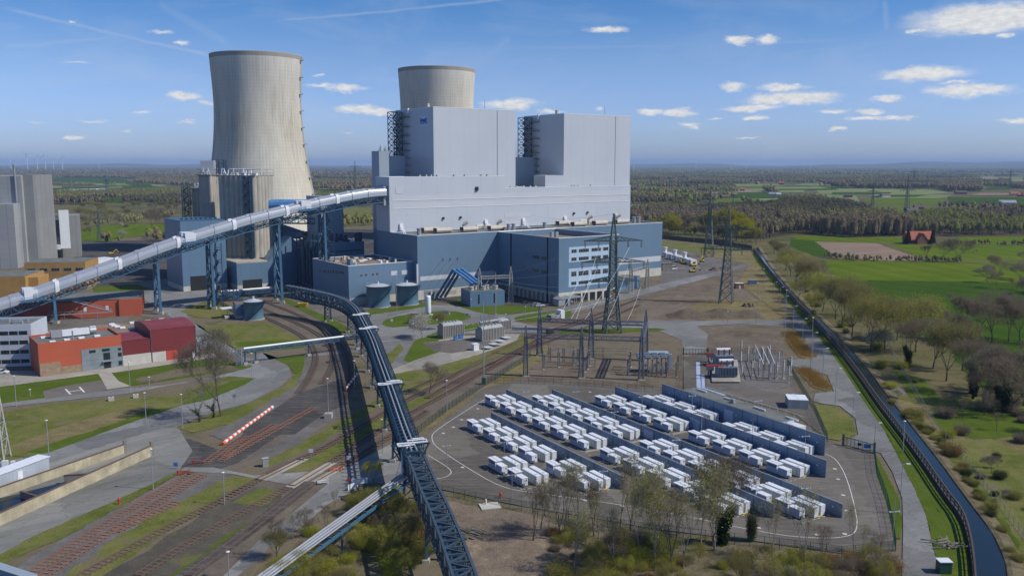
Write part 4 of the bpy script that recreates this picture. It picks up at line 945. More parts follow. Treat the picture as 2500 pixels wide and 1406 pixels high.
q = MB(); truss(q, (*XY(172, 520), 34), (*XY(214, 476), 34), 5, 3, 10, .3); 
for k in (0, 1): lattice_tower(q, XY(214-k*20, 476+k*22), 3.5, 3.5, 0, 40, 7, .35)
q.obj('duct_bridge', 'navy_steel', fg)
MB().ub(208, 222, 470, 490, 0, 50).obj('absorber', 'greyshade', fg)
for i in range(12):
    pass
cb = root('cooling_cell', XY(250, 580), 'row of brown ribbed cooling cells at the foot of the big cooling tower', 'building')
q = MB()
for i in range(12): q.ub(236+i*3.2, 238.4+i*3.2, 560, 575, 0, 17)
q.obj('rib', 'concrete_dark', cb); MB().ub(232, 276, 558, 560, 0, 9).obj('wall', 'concrete_pale', cb); MB().ub(235, 275, 561, 576, 0, 14).obj('core', 'dark', cb)
# ---- cooling towers
CTP = [(50.5,0),(48.5,6),(46.2,16),(43.8,28),(41.2,43),(38.2,60),(35.6,76),(33.9,92),(33.1,106),(33.0,118),(33.5,130),(34.3,142),(34.9,150.6)]
def cooling_tower(c, label, sc=1.0):
    # smooth profile through the measured radii
    zs = np.linspace(6.5, 150.6, 46); rs = np.interp(zs, [p[1] for p in CTP], [p[0] for p in CTP])
    rs = np.convolve(np.pad(rs, 2, 'edge'), np.ones(5)/5, 'valid'); rs[0] = 48.4; rs[-1] = 34.8
    r = root('cooling_tower', (*c, 0), label, 'cooling tower', 'cooling towers')
    prof = [(float(a), float(b)) for a, b in zip(rs, zs)]
    prof += [(34.9, 151.2), (34.1, 151.2)]+[(float(a)-.9, float(b)) for a, b in zip(rs[::-3], zs[::-3])]
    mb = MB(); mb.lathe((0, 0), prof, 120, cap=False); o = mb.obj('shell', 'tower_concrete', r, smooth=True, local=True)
    q = MB()
    for i in range(44):
        t = 2*math.pi*i/44; t2 = 2*math.pi*(i+.5)/44; t3 = 2*math.pi*(i-.5)/44
        for tt in (t2, t3): q.beam((50.5*math.cos(t), 50.5*math.sin(t), 0), (48.2*math.cos(tt), 48.2*math.sin(tt), 7), .9)
    q.lathe((0, 0), [(52, 0), (52, 1.6), (51.4, 1.6), (51.4, 0)], 60, cap=False); q.obj('support_columns', 'concrete', r, local=True)
    q = MB(); 
    for k in range(0, len(zs)-1):
        for s in (-.02, .02):
            a, b = float(rs[k])+.9, float(rs[k+1])+.9; th_ = -.05+s
            q.beam((a*math.cos(th_), a*math.sin(th_), zs[k]), (b*math.cos(th_), b*math.sin(th_), zs[k+1]), .16)
        if k % 4 == 0: a = float(rs[k]); q.rbox(((a+1.2)*math.cos(-.05), (a+1.2)*math.sin(-.05)), 2.4, 3, .25, -.05, float(zs[k])); q.rbox(((a+2.3)*math.cos(-.05), (a+2.3)*math.sin(-.05)), .1, 3, 1.2, -.05, float(zs[k]))
    q.obj('ladder', 'galv', r, local=True)
    r.scale = (sc, sc, sc); return r
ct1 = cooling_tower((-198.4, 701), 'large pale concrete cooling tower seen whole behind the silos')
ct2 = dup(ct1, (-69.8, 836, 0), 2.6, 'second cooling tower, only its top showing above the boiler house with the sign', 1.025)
# ================================================================ left group of older plant buildings
def pbox(par, nm, pa, pb, depth, z0, z1, m, inset=0.0):
    """box whose front wall stands on the line pa-pb (plan), running depth behind it"""
    d = Vector((pb[0]-pa[0], pb[1]-pa[1])); L = d.length; d.normalize(); n = Vector((-d.y, d.x))
    c = (pa[0]+d.x*L/2+n.x*(depth/2), pa[1]+d.y*L/2+n.y*(depth/2))
    return MB().rbox(c, L-2*inset, depth-2*inset, z1-z0, math.atan2(d.y, d.x), z0).obj(nm, m, par)
def off(p, d, n, a, b): return (p[0]+d.x*a+n.x*b, p[1]+d.y*a+n.y*b)
go = root('old_boiler_house', (-345, 610), 'tall grey windowless boiler house cut off by the left edge of the photo', 'building')
gA = (-327.3, 591.6)
d20 = Vector((math.cos(.18), math.sin(.18))); n20 = Vector((-d20.y, d20.x))
pbox(go, 'wall', off(gA, d20, n20, -75, 0), gA, 45, 0, 60.5, 'greyblock_pale')
pbox(go, 'wall', off(gA, d20, n20, -75, -10), off(gA, d20, n20, -20, -10), 9.9, 0, 43, 'greyblock_pale')
pbox(go, 'pillar', off(gA, d20, n20, -13, -12), off(gA, d20, n20, -2, -12), 11.9, 0, 42.5, 'greyblock_pale')
pbox(go, 'side_wall', off(gA, d20, n20, .02, 3), off(gA, d20, n20, 6, 3), 40, 0, 61, 'greyblock')
q = MB(); c = off(gA, d20, n20, -3.5, -.8); q.lathe(c, [(.55, 44), (.55, 66.5), (.9, 66.5), (.9, 68.3), (.3, 68.6)], 10); q.obj('flue_pipe', 'galv', go)
q = pbox(go, 'window', off(gA, d20, n20, -18.5, -.06), off(gA, d20, n20, -14.5, -.06), .05, 18, 22, 'glass')
g2 = root('ash_building', (-310, 660), 'grey concrete block with a white upright casing on its front', 'building')
gB0 = P(77, 672, 0); gB0 = (-340, 640); 
def xat(px, y): return (px-1250)/F*(y*CP)          # plan x for a pixel column near eye level
b0, b1 = (xat(76, 640), 640.0), (xat(184, 652), 652.0)
pbox(g2, 'wall', b0, b1, 28, 0, zat(*b1, 526), 'greyblock')
pbox(g2, 'upper_wall', (xat(90, 642), 642), (xat(134, 646), 646), 8, 30, zat(*b0, 524), 'greyblock')
pbox(g2, 'recess', (xat(97, 639.5), 640.5), (xat(107, 639.5), 641), 1.5, 6, 22, 'dark')
wc = (xat(134.5, 638), 638); wd = (xat(159, 641), 641)
pbox(g2, 'white_casing', wc, wd, 5, zat(*wc, 607), zat(*wc, 514), 'white_metal')
pbox(g2, 'white_arm', (xat(107, 635), 635), (xat(134, 637.5), 637.5), 5, zat(*wc, 609), zat(*wc, 597), 'white_metal')
pbox(g2, 'box_above_arm', (xat(111, 637), 638), (xat(134, 637.5), 640), 3, zat(*wc, 597)+.02, zat(*wc, 577), 'greyblock')
# yellow brick office
yb = root('brick_office', (-255, 565), 'long yellow brick office building with a flat grey roof and two rows of windows', 'building')
yR = P(212, 708); dY = Vector((math.cos(.16), math.sin(.16))); nY = Vector((-dY.y, dY.x)); yL = off(yR, dY, nY, -31, 0)
zy = zat(*yR, 640)
pbox(yb, 'wall', yL, yR, 24, 0, zy, 'yellow_brick'); pbox(yb, 'roof', off(yL, dY, nY, .3, .3), off(yR, dY, nY, -.3, .3), 23.4, zy+.02, zy+.15, 'roof_felt')
for row in (0, 1):
    for i in range(5):
        z = zy-4.6-row*6.0
        a, b = off(yR, dY, nY, -29.5+i*6.1, -.06), off(yR, dY, nY, -25.3+i*6.1, -.06)
        w = pbox(yb, 'window', a, b, .055, z, z+1.7, 'galv')
        q = MB()
        for k in range(5): c = off(a, dY, nY, .5+k*.8, -.03); q.rbox(c, .6, .05, 1.4, math.atan2(dY.y, dY.x), z+.15)
        q.obj('pane', 'glass', w, local=True)
y2 = root('brick_office', (-275, 470), 'lower yellow brick building at the left edge of the photo', 'building')
yR2 = P(66, 742); zy2 = zat(*yR2, 675)
pbox(y2, 'wall', off(yR2, dY, nY, -40, 0), yR2, 26, 0, zy2, 'yellow_brick'); pbox(y2, 'roof', off(yR2, dY, nY, -39.7, .3), off(yR2, dY, nY, -.3, .3), 25.4, zy2+.02, zy2+.15, 'roof_felt')
pbox(y2, 'annex', off(yR2, dY, nY, .02, 4), off(yR2, dY, nY, 4.5, 4), 15, 0, zy2-1, 'yellow_brick')
# white shed
ws = root('storage_shed', (-262, 590), 'low white shed with a grey roof beside the construction yard on the left', 'shed')
a = P(206, 662); pbox(ws, 'wall', a, (a[0]+13, a[1]+19), 14, 0, 6.5, 'white_metal')
# ================================================================ red and orange workshop
AO = math.radians(36.8); dO = Vector((math.cos(AO), math.sin(AO))); nO = Vector((-dO.y, dO.x)); oP = (-152.8, 278.4)
def O(a, b): return off(oP, dO, nO, a, b)
def obx(par, nm, a0, a1, b0, b1, z0, z1, m): return pbox(par, nm, O(a0, b0), O(a1, b0), b1-b0, z0, z1, m)
wk = root('workshop', O(12, 10), 'orange flat-roofed workshop with a grey entrance front and timber corner', 'building')
obx(wk, 'wall', 0, 25.2, 0, 17, 0, 10.1, 'orange')
for a0, a1, b0, b1 in ((0, 25.2, 0, .35), (0, 25.2, 16.65, 17), (0, .35, .35, 16.65), (24.85, 25.2, .35, 16.65)): obx(wk, 'parapet', a0, a1, b0, b1, 10.1, 10.9, 'orange')
obx(wk, 'roof', .36, 24.84, .36, 16.64, 10.11, 10.2, 'roof_felt')
obx(wk, 'entrance_front', 12.6, 25.3, -.12, -.01, 0, 7.2, 'grey_panel')
obx(wk, 'timber_cladding', .1, 6.2, -.14, -.01, 0, 4.2, 'timber'); obx(wk, 'timber_cladding', 6.25, 12.5, -.14, -.01, 0, 2.4, 'timber')
for a0, a1, z0, z1 in ((15, 17, 5.9, 6.8), (19, 21.4, 5.9, 6.8), (19.3, 21.4, 3.0, 5.4), (24.0, 25.0, 5.7, 6.5), (23.9, 25.1, 3.6, 4.9), (23.9, 25.1, .6, 2.1)):
    w = obx(wk, 'window', a0, a1, -.2, -.13, z0, z1, 'green_fence'); obx(w, 'pane', a0+.12, a1-.12, -.24, -.205, z0+.12, z1-.12, 'glass')
for o in [c for c in wk.children if c.name.startswith('window')]:
    for c in o.children: c.location = (0, 0, 0)
obx(wk, 'door', 19.3, 21.5, -.2, -.13, 0, 2.3, 'glass'); obx(wk, 'canopy', 18.8, 22, -1.2, -.13, 2.5, 2.65, 'galv')
obx(wk, 'duct', 9, 17.5, 10, 12, 10.6, 12.6, 'white_metal'); obx(wk, 'fan_unit', 5.6, 8.9, 10, 12.4, 10.4, 12.6, 'galv')
MB().beam((*O(17.5, 11), 11.6), (*O(19.5, 11.6), 11.5), 2.2, n=12).obj('fan_drum', 'galv', wk)
for a, b in ((4, 3), (8.5, 4), (13, 4.5), (18, 5), (3, 13)): obx(wk, 'skylight', a, a+1.8, b, b+1.4, 10.2, 10.7, 'white_trim')
MB().beam((*O(11, 3.5), 10.2), (*O(11, 3.5), 13.4), .5, n=8).obj('chimney_pipe', 'galv', wk)
# long flat hall behind with skylights
fh = root('flat_hall', O(20, 26), 'long hall with a brown gravel roof full of small skylights behind the orange workshop', 'building')
obx(fh, 'wall', 1.5, 52, 17.02, 37, 0, 8.4, 'maroon'); obx(fh, 'roof', 1.4, 52.1, 17, 37.1, 8.41, 8.7, 'roof_brown')
for i, (a, b) in enumerate([(1, 31), (1.5, 28), (2, 25), (9, 28), (16, 31), (16.5, 27.5), (22, 32), (29, 34), (29, 31), (29.5, 28), (30.5, 24.5), (36, 33), (42, 33.5), (47, 34), (46.5, 31), (47.5, 28), (24, 22), (33, 21)]):
    obx(fh, 'skylight', a, a+1.9, b, b+1.5, 8.7, 9.25, 'white_trim')
# maroon halls
mh = root('maroon_hall', O(42, 8), 'tall dark red barrel-roofed hall with a white base and red gate', 'building')
def barrel(par, a0, a1, b0, b1, zb, ze, zr, m, rm, n=8):
    sec = [(b0+(b1-b0)*i/n, ze+(zr-ze)*math.sin(math.pi*i/n)) for i in range(n+1)]
    mb = MB(); pts = [(b0, zb)]+sec+[(b1, zb)]; k = len(pts)
    vs = [(*O(a, p[0]), p[1]) for a in (a0, a1) for p in pts]
    mb.add(vs, [tuple(range(k))[::-1], tuple(range(k, 2*k)), (0, 1, k+1, k), (k-2, k-1, 2*k-1, 2*k-2)]); mb.obj('wall', m, par)
    r = MB()
    for i in range(n):
        (p, z), (q2, y) = sec[i], sec[i+1]; r.face([(*O(a0-.2, p), z+.1), (*O(a1+.2, p), z+.1), (*O(a1+.2, q2), y+.1), (*O(a0-.2, q2), y+.1)])
    r.obj('roof', rm, par)
barrel(mh, 34.8, 50, 0, 22, 0, 11.2, 12.5, 'maroon', 'maroon_roof')
obx(mh, 'white_base', 34.9, 39.6, -.1, -.01, 0, 3.5, 'concrete_pale'); obx(mh, 'gate', 39.8, 43.6, -.1, -.01, 0, 3.4, 'red'); obx(mh, 'door', 48.6, 49.5, -.1, -.01, 0, 2.1, 'white_metal')
obx(mh, 'corner_trim', 34.7, 35.0, -.12, -.01, 0, 11.3, 'roof_dark'); obx(mh, 'corner_trim', 49.8, 50.1, -.12, -.01, 0, 11.3, 'roof_dark')
m2 = root('maroon_hall', O(30, 8), 'lower dark red hall between the orange workshop and the tall dark red hall', 'building')
barrel(m2, 25.25, 34.75, .1, 17, 0, 8.5, 9.2, 'maroon', 'maroon_roof'); obx(m2, 'white_base', 25.4, 34.6, -.02, .08, 0, 3.6, 'concrete_pale')
sv2 = root('storage_shed', O(53, 16), 'silver-grey shed with a rounded end beside the tall dark red hall', 'shed')
obx(sv2, 'wall', 50.05, 56.5, 8, 24, 1.2, 5.8, 'office_white'); obx(sv2, 'plinth', 50.06, 56.4, 8.1, 24, 0, 1.18, 'concrete'); obx(sv2, 'roof', 50.04, 56.7, 7.8, 24.2, 5.81, 6.0, 'roof_felt')
# orange hall behind under the conveyor
oh = root('orange_hall', (-195, 390), 'orange hall with an outside steel stair, half under the long conveyor', 'building')
cR = (-168.7, 396.0); dB = Vector((math.cos(math.radians(20)), math.sin(math.radians(20)))); nB = Vector((-dB.y, dB.x))
a0_, a1_ = off(cR, dB, nB, -55, -3), off(cR, dB, nB, -9.5, -3)
pbox(oh, 'wall', off(cR, dB, nB, -9.4, 0), cR, 28, 0, 7.7, 'orange'); pbox(oh, 'wall', off(cR, dB, nB, -55, 1), off(cR, dB, nB, -9.42, 1), 27, 0, 7.4, 'orange')
pbox(oh, 'roof', off(cR, dB, nB, -54.6, 1.4), off(cR, dB, nB, -.4, 1.4), 26.2, 7.72, 7.8, 'roof_felt')
q = MB(); a = off(cR, dB, nB, -28, -2.5); b = off(cR, dB, nB, -12, -2.5)
q.beam((*a, 8.5), (*b, 2.8), .5); q.beam((*a, 9.5), (*b, 3.8), .15); c2 = off(cR, dB, nB, -38, -2.5); q.beam((*c2, 2.6), (*b, 2.6), .4); q.beam((*c2, 3.7), (*b, 3.7), .12)
for i in range(12): p = off(cR, dB, nB, -38+i*2.2, -2.5); q.beam((*p, 0 if i % 3 == 0 else 2.6), (*p, 3.7), .12)
q.obj('outside_stair', 'galv', oh)
for k in (-24, -15): pbox(oh, 'door', off(cR, dB, nB, k, .9), off(cR, dB, nB, k+1.2, .9), .08, 2.8, 5, 'white_metal')
# white office at the left edge
of = root('white_office', O(-15, 10), 'pale grey four-storey office with ribbon windows at the left edge of the photo', 'building')
oR = (-163.2, 293.9); dW = Vector((math.cos(math.radians(10)), math.sin(math.radians(10)))); nW = Vector((-dW.y, dW.x))
def W(a, b): return off(oR, dW, nW, a, b)
pbox(of, 'wall', W(-40, 0), oR, 16, 0, 13.6, 'office_white')
for a, b, c, d in ((-40, 0, 0, .4), (-40, 0, 15.6, 16), (-.4, 0, .4, 15.6)): pbox(of, 'parapet', W(a, c), W(b, c), d-c, 13.61, 14.5, 'office_white')
pbox(of, 'roof', W(-39.6, .42), W(-.42, .42), 15.1, 13.62, 13.7, 'roof_felt')
for fl in range(4):
    z = 1.2+fl*3.25
    for i in range(9):
        w = pbox(of, 'window', W(-1.2-i*3.0-2.7, -.05), W(-1.2-i*3.0, -.05), .045, z, z+1.3, 'glass')
    if fl: 
        bl = pbox(of, 'balcony', W(-14, -1.5), W(-10.2, -1.5), 1.48, z-.9, z-.75, 'galv'); q = MB()
        for i in range(9): q.beam((*W(-14+i*.47, -1.45), z-.75), (*W(-14+i*.47, -1.45), z+.2), .05)
        q.beam((*W(-14, -1.45), z+.2), (*W(-10.2, -1.45), z+.2), .08); q.obj('balcony_railing', 'galv', bl, local=True)
for a, b, l in ((-8, 7, 2.4), (-5.2, 8, 1.6), (-7, 4, 3), (-14, 9, 4)): pbox(of, 'roof_unit', W(a, b), W(a+l, b), 1.3, 13.7, 15.0, 'galv')
# ================================================================ the long tube conveyor
cE = XY(221, 418.0); cS = (-165.0, 401.5)
dC = Vector((cE[0]-cS[0], cE[1]-cS[1])).normalized(); nC = Vector((-dC.y, dC.x))
tp = [(-60,766),(0,745),(50,730),(100,712),(200,677),(300,641),(400,603),(500,570),(600,539),(700,514),(800,490),(870,476),(915,470),(940,469)]
cl = [onLine(x, y, (cS[0]-nC.x*3.3, cS[1]-nC.y*3.3), dC) for x, y in tp]
cl = [(x+nC.x*3.3, y+nC.y*3.3, z) for x, y, z in cl]
cl = smooth_open(cl, 2)
def along(s):   # point on the conveyor centre line at arc fraction s
    L = [0]
    for a, b in zip(cl, cl[1:]): L.append(L[-1]+math.dist(a, b))
    t = s*L[-1]
    for i in range(len(cl)-1):
        if t <= L[i+1] or i == len(cl)-2:
            k = (t-L[i])/(L[i+1]-L[i]); return tuple(cl[i][j]+(cl[i+1][j]-cl[i][j])*k for j in range(3))
cv = root('conveyor_bridge', (cS[0], cS[1], 0), 'long sloping coal conveyor bridge with two silver half-round covers on a blue truss', 'conveyor')
def tube(mb, side, s0, s1, n, R, extra=0.0):
    pr = [(-1.0, -.9), (-1.0, .0), (-.92, .42), (-.7, .74), (-.38, .94), (0, 1.0), (.38, .94), (.7, .74), (.92, .42), (1.0, 0), (1.0, -.9)]
    rings = []
    for i in range(n+1):
        p = along(s0+(s1-s0)*i/n); o = side*3.3
        rings.append([(p[0]+nC.x*(o+q[0]*(R+extra)), p[1]+nC.y*(o+q[0]*(R+extra)), p[2]+q[1]*(R+extra)) for q in pr])
    k = len(pr); vs = [v for r_ in rings for v in r_]; fs = [(i*k+j, i*k+j+1, (i+1)*k+j+1, (i+1)*k+j) for i in range(n) for j in range(k-1)]
    fs += [tuple(range(k)), tuple(range(n*k, (n+1)*k))[::-1]]; mb.add(vs, fs)
for sd_ in (-1, 1):
    mb = MB(); tube(mb, sd_, 0, 1, 60, 2.1); o = mb.obj('cover', 'silver', cv)
    for i in range(21):
        s = .022+i/21*.97; mb = MB(); tube(mb, sd_, s, min(1, s+.0085), 1, 2.1, .32 if i % 3 == 0 else .25); mb.obj('cover_collar', 'silver' if i % 3 else 'white_metal', cv)
mb = MB(); NB = 58
def fr(s):
    p = Vector(along(s)); return [p+Vector((nC.x*a, nC.y*a, b)) for a, b in ((-4.2, -5.4), (4.2, -5.4), (5.5, -1.9), (-5.5, -1.9))]
for i in range(NB):
    a, b = fr(i/NB), fr((i+1)/NB)
    for k in range(4): mb.beam(a[k], b[k], .42)
    for k, j in ((0, 3), (1, 2)): mb.beam(a[k] if i % 2 else a[j], b[j] if i % 2 else b[k], .26); mb.beam(b[k], b[j], .22)
    mb.beam(a[0] if i % 2 else a[1], b[1] if i % 2 else b[0], .22); mb.beam(b[0], b[1], .22); mb.beam(b[2], b[3], .3)
    
mb.obj('truss', 'blue_steel', cv)
mb = MB()
for i in range(NB):
    p, q_ = Vector(along(i/NB)), Vector(along((i+1)/NB)); 
    a = [p+Vector((nC.x*k, nC.y*k, -1.92)) for k in (-5.3, 5.3)]; b = [q_+Vector((nC.x*k, nC.y*k, -1.92)) for k in (-5.3, 5.3)]; mb.face([a[0], a[1], b[1], b[0]])
mb.obj('deck', 'navy_steel', cv)
mb = MB()
for i in range(NB*2):     # conveyor idlers seen through the truss
    p = Vector(along(i/NB/2)); mb.beam(p+Vector((nC.x*-3.2, nC.y*-3.2, -4.2)), p+Vector((nC.x*3.2, nC.y*3.2, -4.2)), .35)
mb.obj('rollers', 'galv', cv)
def hut(s, par):
    p = along(s); 
    for sd_ in (-1, 1): MB().rbox((p[0]+nC.x*3.3*sd_, p[1]+nC.y*3.3*sd_), 5.0, 4.5, 4.6, math.atan2(dC.y, dC.x), p[2]-2.0).obj('cabin', 'white_metal', par)
    q = MB(); w = p
    for k in range(2): a = Vector((p[0]-nC.x*5.6-dC.x*(4-8*k), p[1]-nC.y*5.6-dC.y*(4-8*k), p[2]-1.8)); 
    q.beam((p[0]-nC.x*6.4-dC.x*4, p[1]-nC.y*6.4-dC.y*4, p[2]-2.2), (p[0]-nC.x*6.4+dC.x*5, p[1]-nC.y*6.4+dC.y*5, p[2]-1.4), .9)
    q.beam((p[0]-nC.x*6.2-dC.x*4, p[1]-nC.y*6.2-dC.y*4, p[2]-.8), (p[0]-nC.x*6.2+dC.x*5, p[1]-nC.y*6.2+dC.y*5, p[2]), .12)
    q.obj('service_platform', 'blue_steel', par)
def s_at(px):
    best = min(range(400), key=lambda i: abs((lambda p: 1250+F*p[0]/(p[1]*CP-(p[2]-H)*SP))(along(i/399))-px)); return best/399
for px in (72, 458, 737): hut(s_at(px), cv)
def trestle(px, label, stairs=False, zbase=0.0, w0=9.5):
    p = along(s_at(px)); z1 = p[2]-5.3
    r = root('conveyor_trestle', (p[0], p[1], 0), label, 'support', 'trestles under the long conveyor')
    legs = []
    for sd_ in (-1, 1):
        f = Vector((p[0]+nC.x*sd_*w0/2, p[1]+nC.y*sd_*w0/2, zbase+1.2)); t = Vector((p[0]+nC.x*sd_*3.6, p[1]+nC.y*sd_*3.6, z1)); legs.append((f, t))
        MB().beam(f, t, 1.15, 1.0).obj('leg', 'blue_steel', r); MB().rbox((f.x, f.y), 2.2, 2.2, 1.2, 0, zbase).obj('footing', 'concrete', r)
    q = MB(); n = max(2, int((z1-zbase)/8))
    for i in range(n):
        a = [l[0].lerp(l[1], i/n) for l in legs]; b = [l[0].lerp(l[1], (i+1)/n) for l in legs]
        q.beam(a[0], b[1], .4); q.beam(a[1], b[0], .4); q.beam(b[0], b[1], .45)
    if stairs:
        for i in range(int((z1-2)/3)):
            z = 1+i*3; s = 1 if i % 2 else -1; c = Vector((p[0]+dC.x*3, p[1]+dC.y*3, 0))
            q.beam((c.x-nC.x*3*s, c.y-nC.y*3*s, z), (c.x+nC.x*3*s, c.y+nC.y*3*s, z+3), .7); q.rbox((c.x+nC.x*3.6*s, c.y+nC.y*3.6*s), 3, 2.4, .15, math.atan2(dC.y, dC.x), z+3); q.rbox((c.x+nC.x*3.6*s, c.y+nC.y*3.6*s), 3, 2.4, .1, math.atan2(dC.y, dC.x), z+4.1)
        for a in (1.5, 4.5):
            for b in (-4.4, 4.4): q.beam((p[0]+dC.x*a+nC.x*b, p[1]+dC.y*a+nC.y*b, 0), (p[0]+dC.x*a+nC.x*b, p[1]+dC.y*a+nC.y*b, z1), .3)
    q.obj('bracing', 'blue_steel' if not stairs else 'navy_steel', r)
trestle(128, 'short blue trestle under the conveyor beside the orange hall')
trestle(378, 'blue trestle with plain crossed bracing right of the orange hall')
trestle(508, 'blue trestle with stair landings in front of the hopper building', True)
trestle(673, 'tallest slim blue trestle in front of the silos')
trestle(783, 'blue trestle with stairs behind the low annex', True)
MB().ub(218.5, 220.9, 413.5, 423.5, cl[-1][2]-7, cl[-1][2]+3).obj('entry_box', 'greyshade', cv)
# ================================================================ pipe conveyor with walkway hoops, curving toward the camera
zt5 = 11.5
c5 = [(700,700,13),(740,707,12.5),(797,719,12),(835,730,zt5),(858,744,zt5),(875,762,zt5),(893.6,799,zt5),(910.6,830,zt5),(925,873,zt5),(939,910,zt5),(956,958,zt5),(982,1034,zt5),(999,1080,zt5),(1016,1114,zt5)]
p5 = smooth_open([P3(x, y, z) for x, y, z in c5], 2)
c6 = [(1016,1114,zt5),(1042,1177,zt5),(1073,1242,zt5),(1101,1310,zt5),(1133,1401,zt5),(1170,1500,zt5)]
p6 = [P3(x, y, z) for x, y, z in c6]
def resample(pts, step):
    out = [Vector(pts[0])]; acc = 0
    for a, b in zip(pts, pts[1:]):
        a, b = Vector(a), Vector(b); L = (b-a).length; t = step-acc
        while t <= L: out.append(a.lerp(b, t/L)); t += step
        acc = L-(t-step)
    return out
pc = root('pipe_conveyor', (p5[-1][0], p5[-1][1], 0), 'dark blue lattice conveyor with hoops and two pipes on top, curving down toward the camera', 'conveyor')
def frames(pts, w, h):
    fr_ = []
    for i, p in enumerate(pts):
        a, b = pts[max(0, i-1)], pts[min(len(pts)-1, i+1)]; d = (b-a).normalized(); n = Vector((-d.y, d.x, 0)).normalized()*(w/2)
        fr_.append((p-n, p+n, p+n-Vector((0, 0, h)), p-n-Vector((0, 0, h))))
    return fr_
R5 = resample(p5, 2.4); f5 = frames(R5, 2.9, 4.6)
mb = MB()
for i in range(len(f5)-1):
    a, b = f5[i], f5[i+1]
    for k in range(4): mb.beam(a[k], b[k], .30)
    for k, j in ((1, 2), (0, 3)): mb.beam(a[k] if i % 2 else a[j], b[j] if i % 2 else b[k], .2); mb.beam(b[k], b[j], .2)
    mb.beam(b[0], b[1], .25); mb.beam(b[2], b[3], .2); mb.beam(a[2] if i % 2 else a[3], b[3] if i % 2 else b[2], .18)
mb.obj('frame', 'navy_steel', pc)
mb = MB()
for a, b in zip(f5, f5[1:]):
    m_ = [a[3]*.5+a[0]*.5, a[2]*.5+a[1]*.5, b[2]*.5+b[1]*.5, b[3]*.5+b[0]*.5]
    mb.face([m_[0].lerp(m_[1], .12), m_[0].lerp(m_[1], .88), m_[3].lerp(m_[2], .88), m_[3].lerp(m_[2], .12)])
    mb.face([a[3]+Vector((0, 0, .35)), a[2]+Vector((0, 0, .35)), b[2]+Vector((0, 0, .35)), b[3]+Vector((0, 0, .35))])
mb.obj('deck', 'slate_steel', pc)
mb = MB()
for f in f5:
    ov = (f[1]-f[0]).normalized()
    for s, e in ((f[0], -1), (f[1], 1)):
        mb.beam(s, s+ov*e*.8, .2); mb.beam(s+ov*e*.8, s+ov*e*.8+Vector((0, 0, 1.0)), .16); mb.beam(s+ov*e*.8+Vector((0, 0, 1.0)), s+Vector((0, 0, 1.0))+ov*e*.1, .14); mb.beam(s+ov*e*.8, s-Vector((0, 0, 2.4)), .16)
    mb.rbox((f[0]*.5+f[1]*.5).xy, .35, 2.0, .3, math.atan2((f[1]-f[0]).y, (f[1]-f[0]).x)+math.pi/2, f[0].z+.12)
mb.obj('hoops', 'navy_steel', pc)
mb = MB()
for f, g_ in zip(f5, f5[1:]):
    for t in (.3, .66): mb.beam(f[0].lerp(f[1], t)+Vector((0, 0, .62)), g_[0].lerp(g_[1], t)+Vector((0, 0, .62)), .42, n=8)
mb.obj('top_pipes', 'galv', pc)
for px, py in ((866, 770), (886, 802), (931, 940), (1010, 1108)):        # expansion loops
    c = Vector(P3(px, py, zt5+1.0)); i = min(range(len(R5)-1), key=lambda k: (R5[k]-c).length); d = (R5[min(i+1, len(R5)-1)]-R5[max(i-1, 0)]).normalized(); n = Vector((-d.y, d.x, 0)).normalized(); c = R5[i]+Vector((0, 0, .9))
    q = MB(); pts = [c-n*.8, c-n*2.9, c-n*2.9-d*1.6, c+n*3.2-d*1.6, c+n*3.2-d*3.2, c-n*.6-d*3.2]; q.path(pts, .32, 8); pts = [c+n*.4-d*.3, c-n*2.6-d*.3, c-n*2.6-d*2.5+Vector((0, 0, -.6)), c+n*2.8-d*2.5+Vector((0, 0, -.6)), c+n*2.8-d*4.2, c+n*.6-d*4.2]; q.path(pts, .28, 8)
    o = q.obj('expansion_loop', 'white_metal', pc)
    q = MB()
    for s in (-1, 1): q.beam(c+n*s*3.9-d*3-Vector((0, 0, .6)), c+n*s*2.2-d*3-Vector((0, 0, 4)), .28)
    q.beam(c-n*4-d*2.4-Vector((0, 0, .6)), c+n*4-d*2.4-Vector((0, 0, .6)), .25); q.obj('loop_bracket', 'navy_steel', o, local=True)
# straight open-topped section
R6 = resample(p6, 2.5); f6 = frames(R6, 3.2, 4.4); mb = MB()
for i in range(len(f6)-1):
    a, b = f6[i], f6[i+1]
    for k in range(4): mb.beam(a[k], b[k], .42 if k < 2 else .3)
    mb.beam(b[0], b[1], .3); mb.beam(b[2], b[3], .25); mb.beam(b[0], b[3], .25); mb.beam(b[1], b[2], .25)
    mb.beam(a[0] if i % 2 else a[1], b[1] if i % 2 else b[0], .26); mb.beam(a[0] if i % 2 else a[3], b[3] if i % 2 else b[0], .25); mb.beam(a[1] if i % 2 else a[2], b[2] if i % 2 else b[1], .25)
mb.obj('open_frame', 'slate_steel', pc)
mb = MB()
for a, b in zip(f6, f6[1:]):
    for z, t0, t1 in ((3.9, .25, .75), (1.8, .3, .7)): 
        up = Vector((0, 0, 4.6-z)); mb.face([a[3].lerp(a[2], t0)+up, a[3].lerp(a[2], t1)+up, b[3].lerp(b[2], t1)+up, b[3].lerp(b[2], t0)+up])
    mb.beam(b[3].lerp(b[2], .2)+Vector((0, 0, 1.8)), b[3].lerp(b[2], .8)+Vector((0, 0, 1.8)), .3)
mb.obj('belt', 'navy_steel', pc)
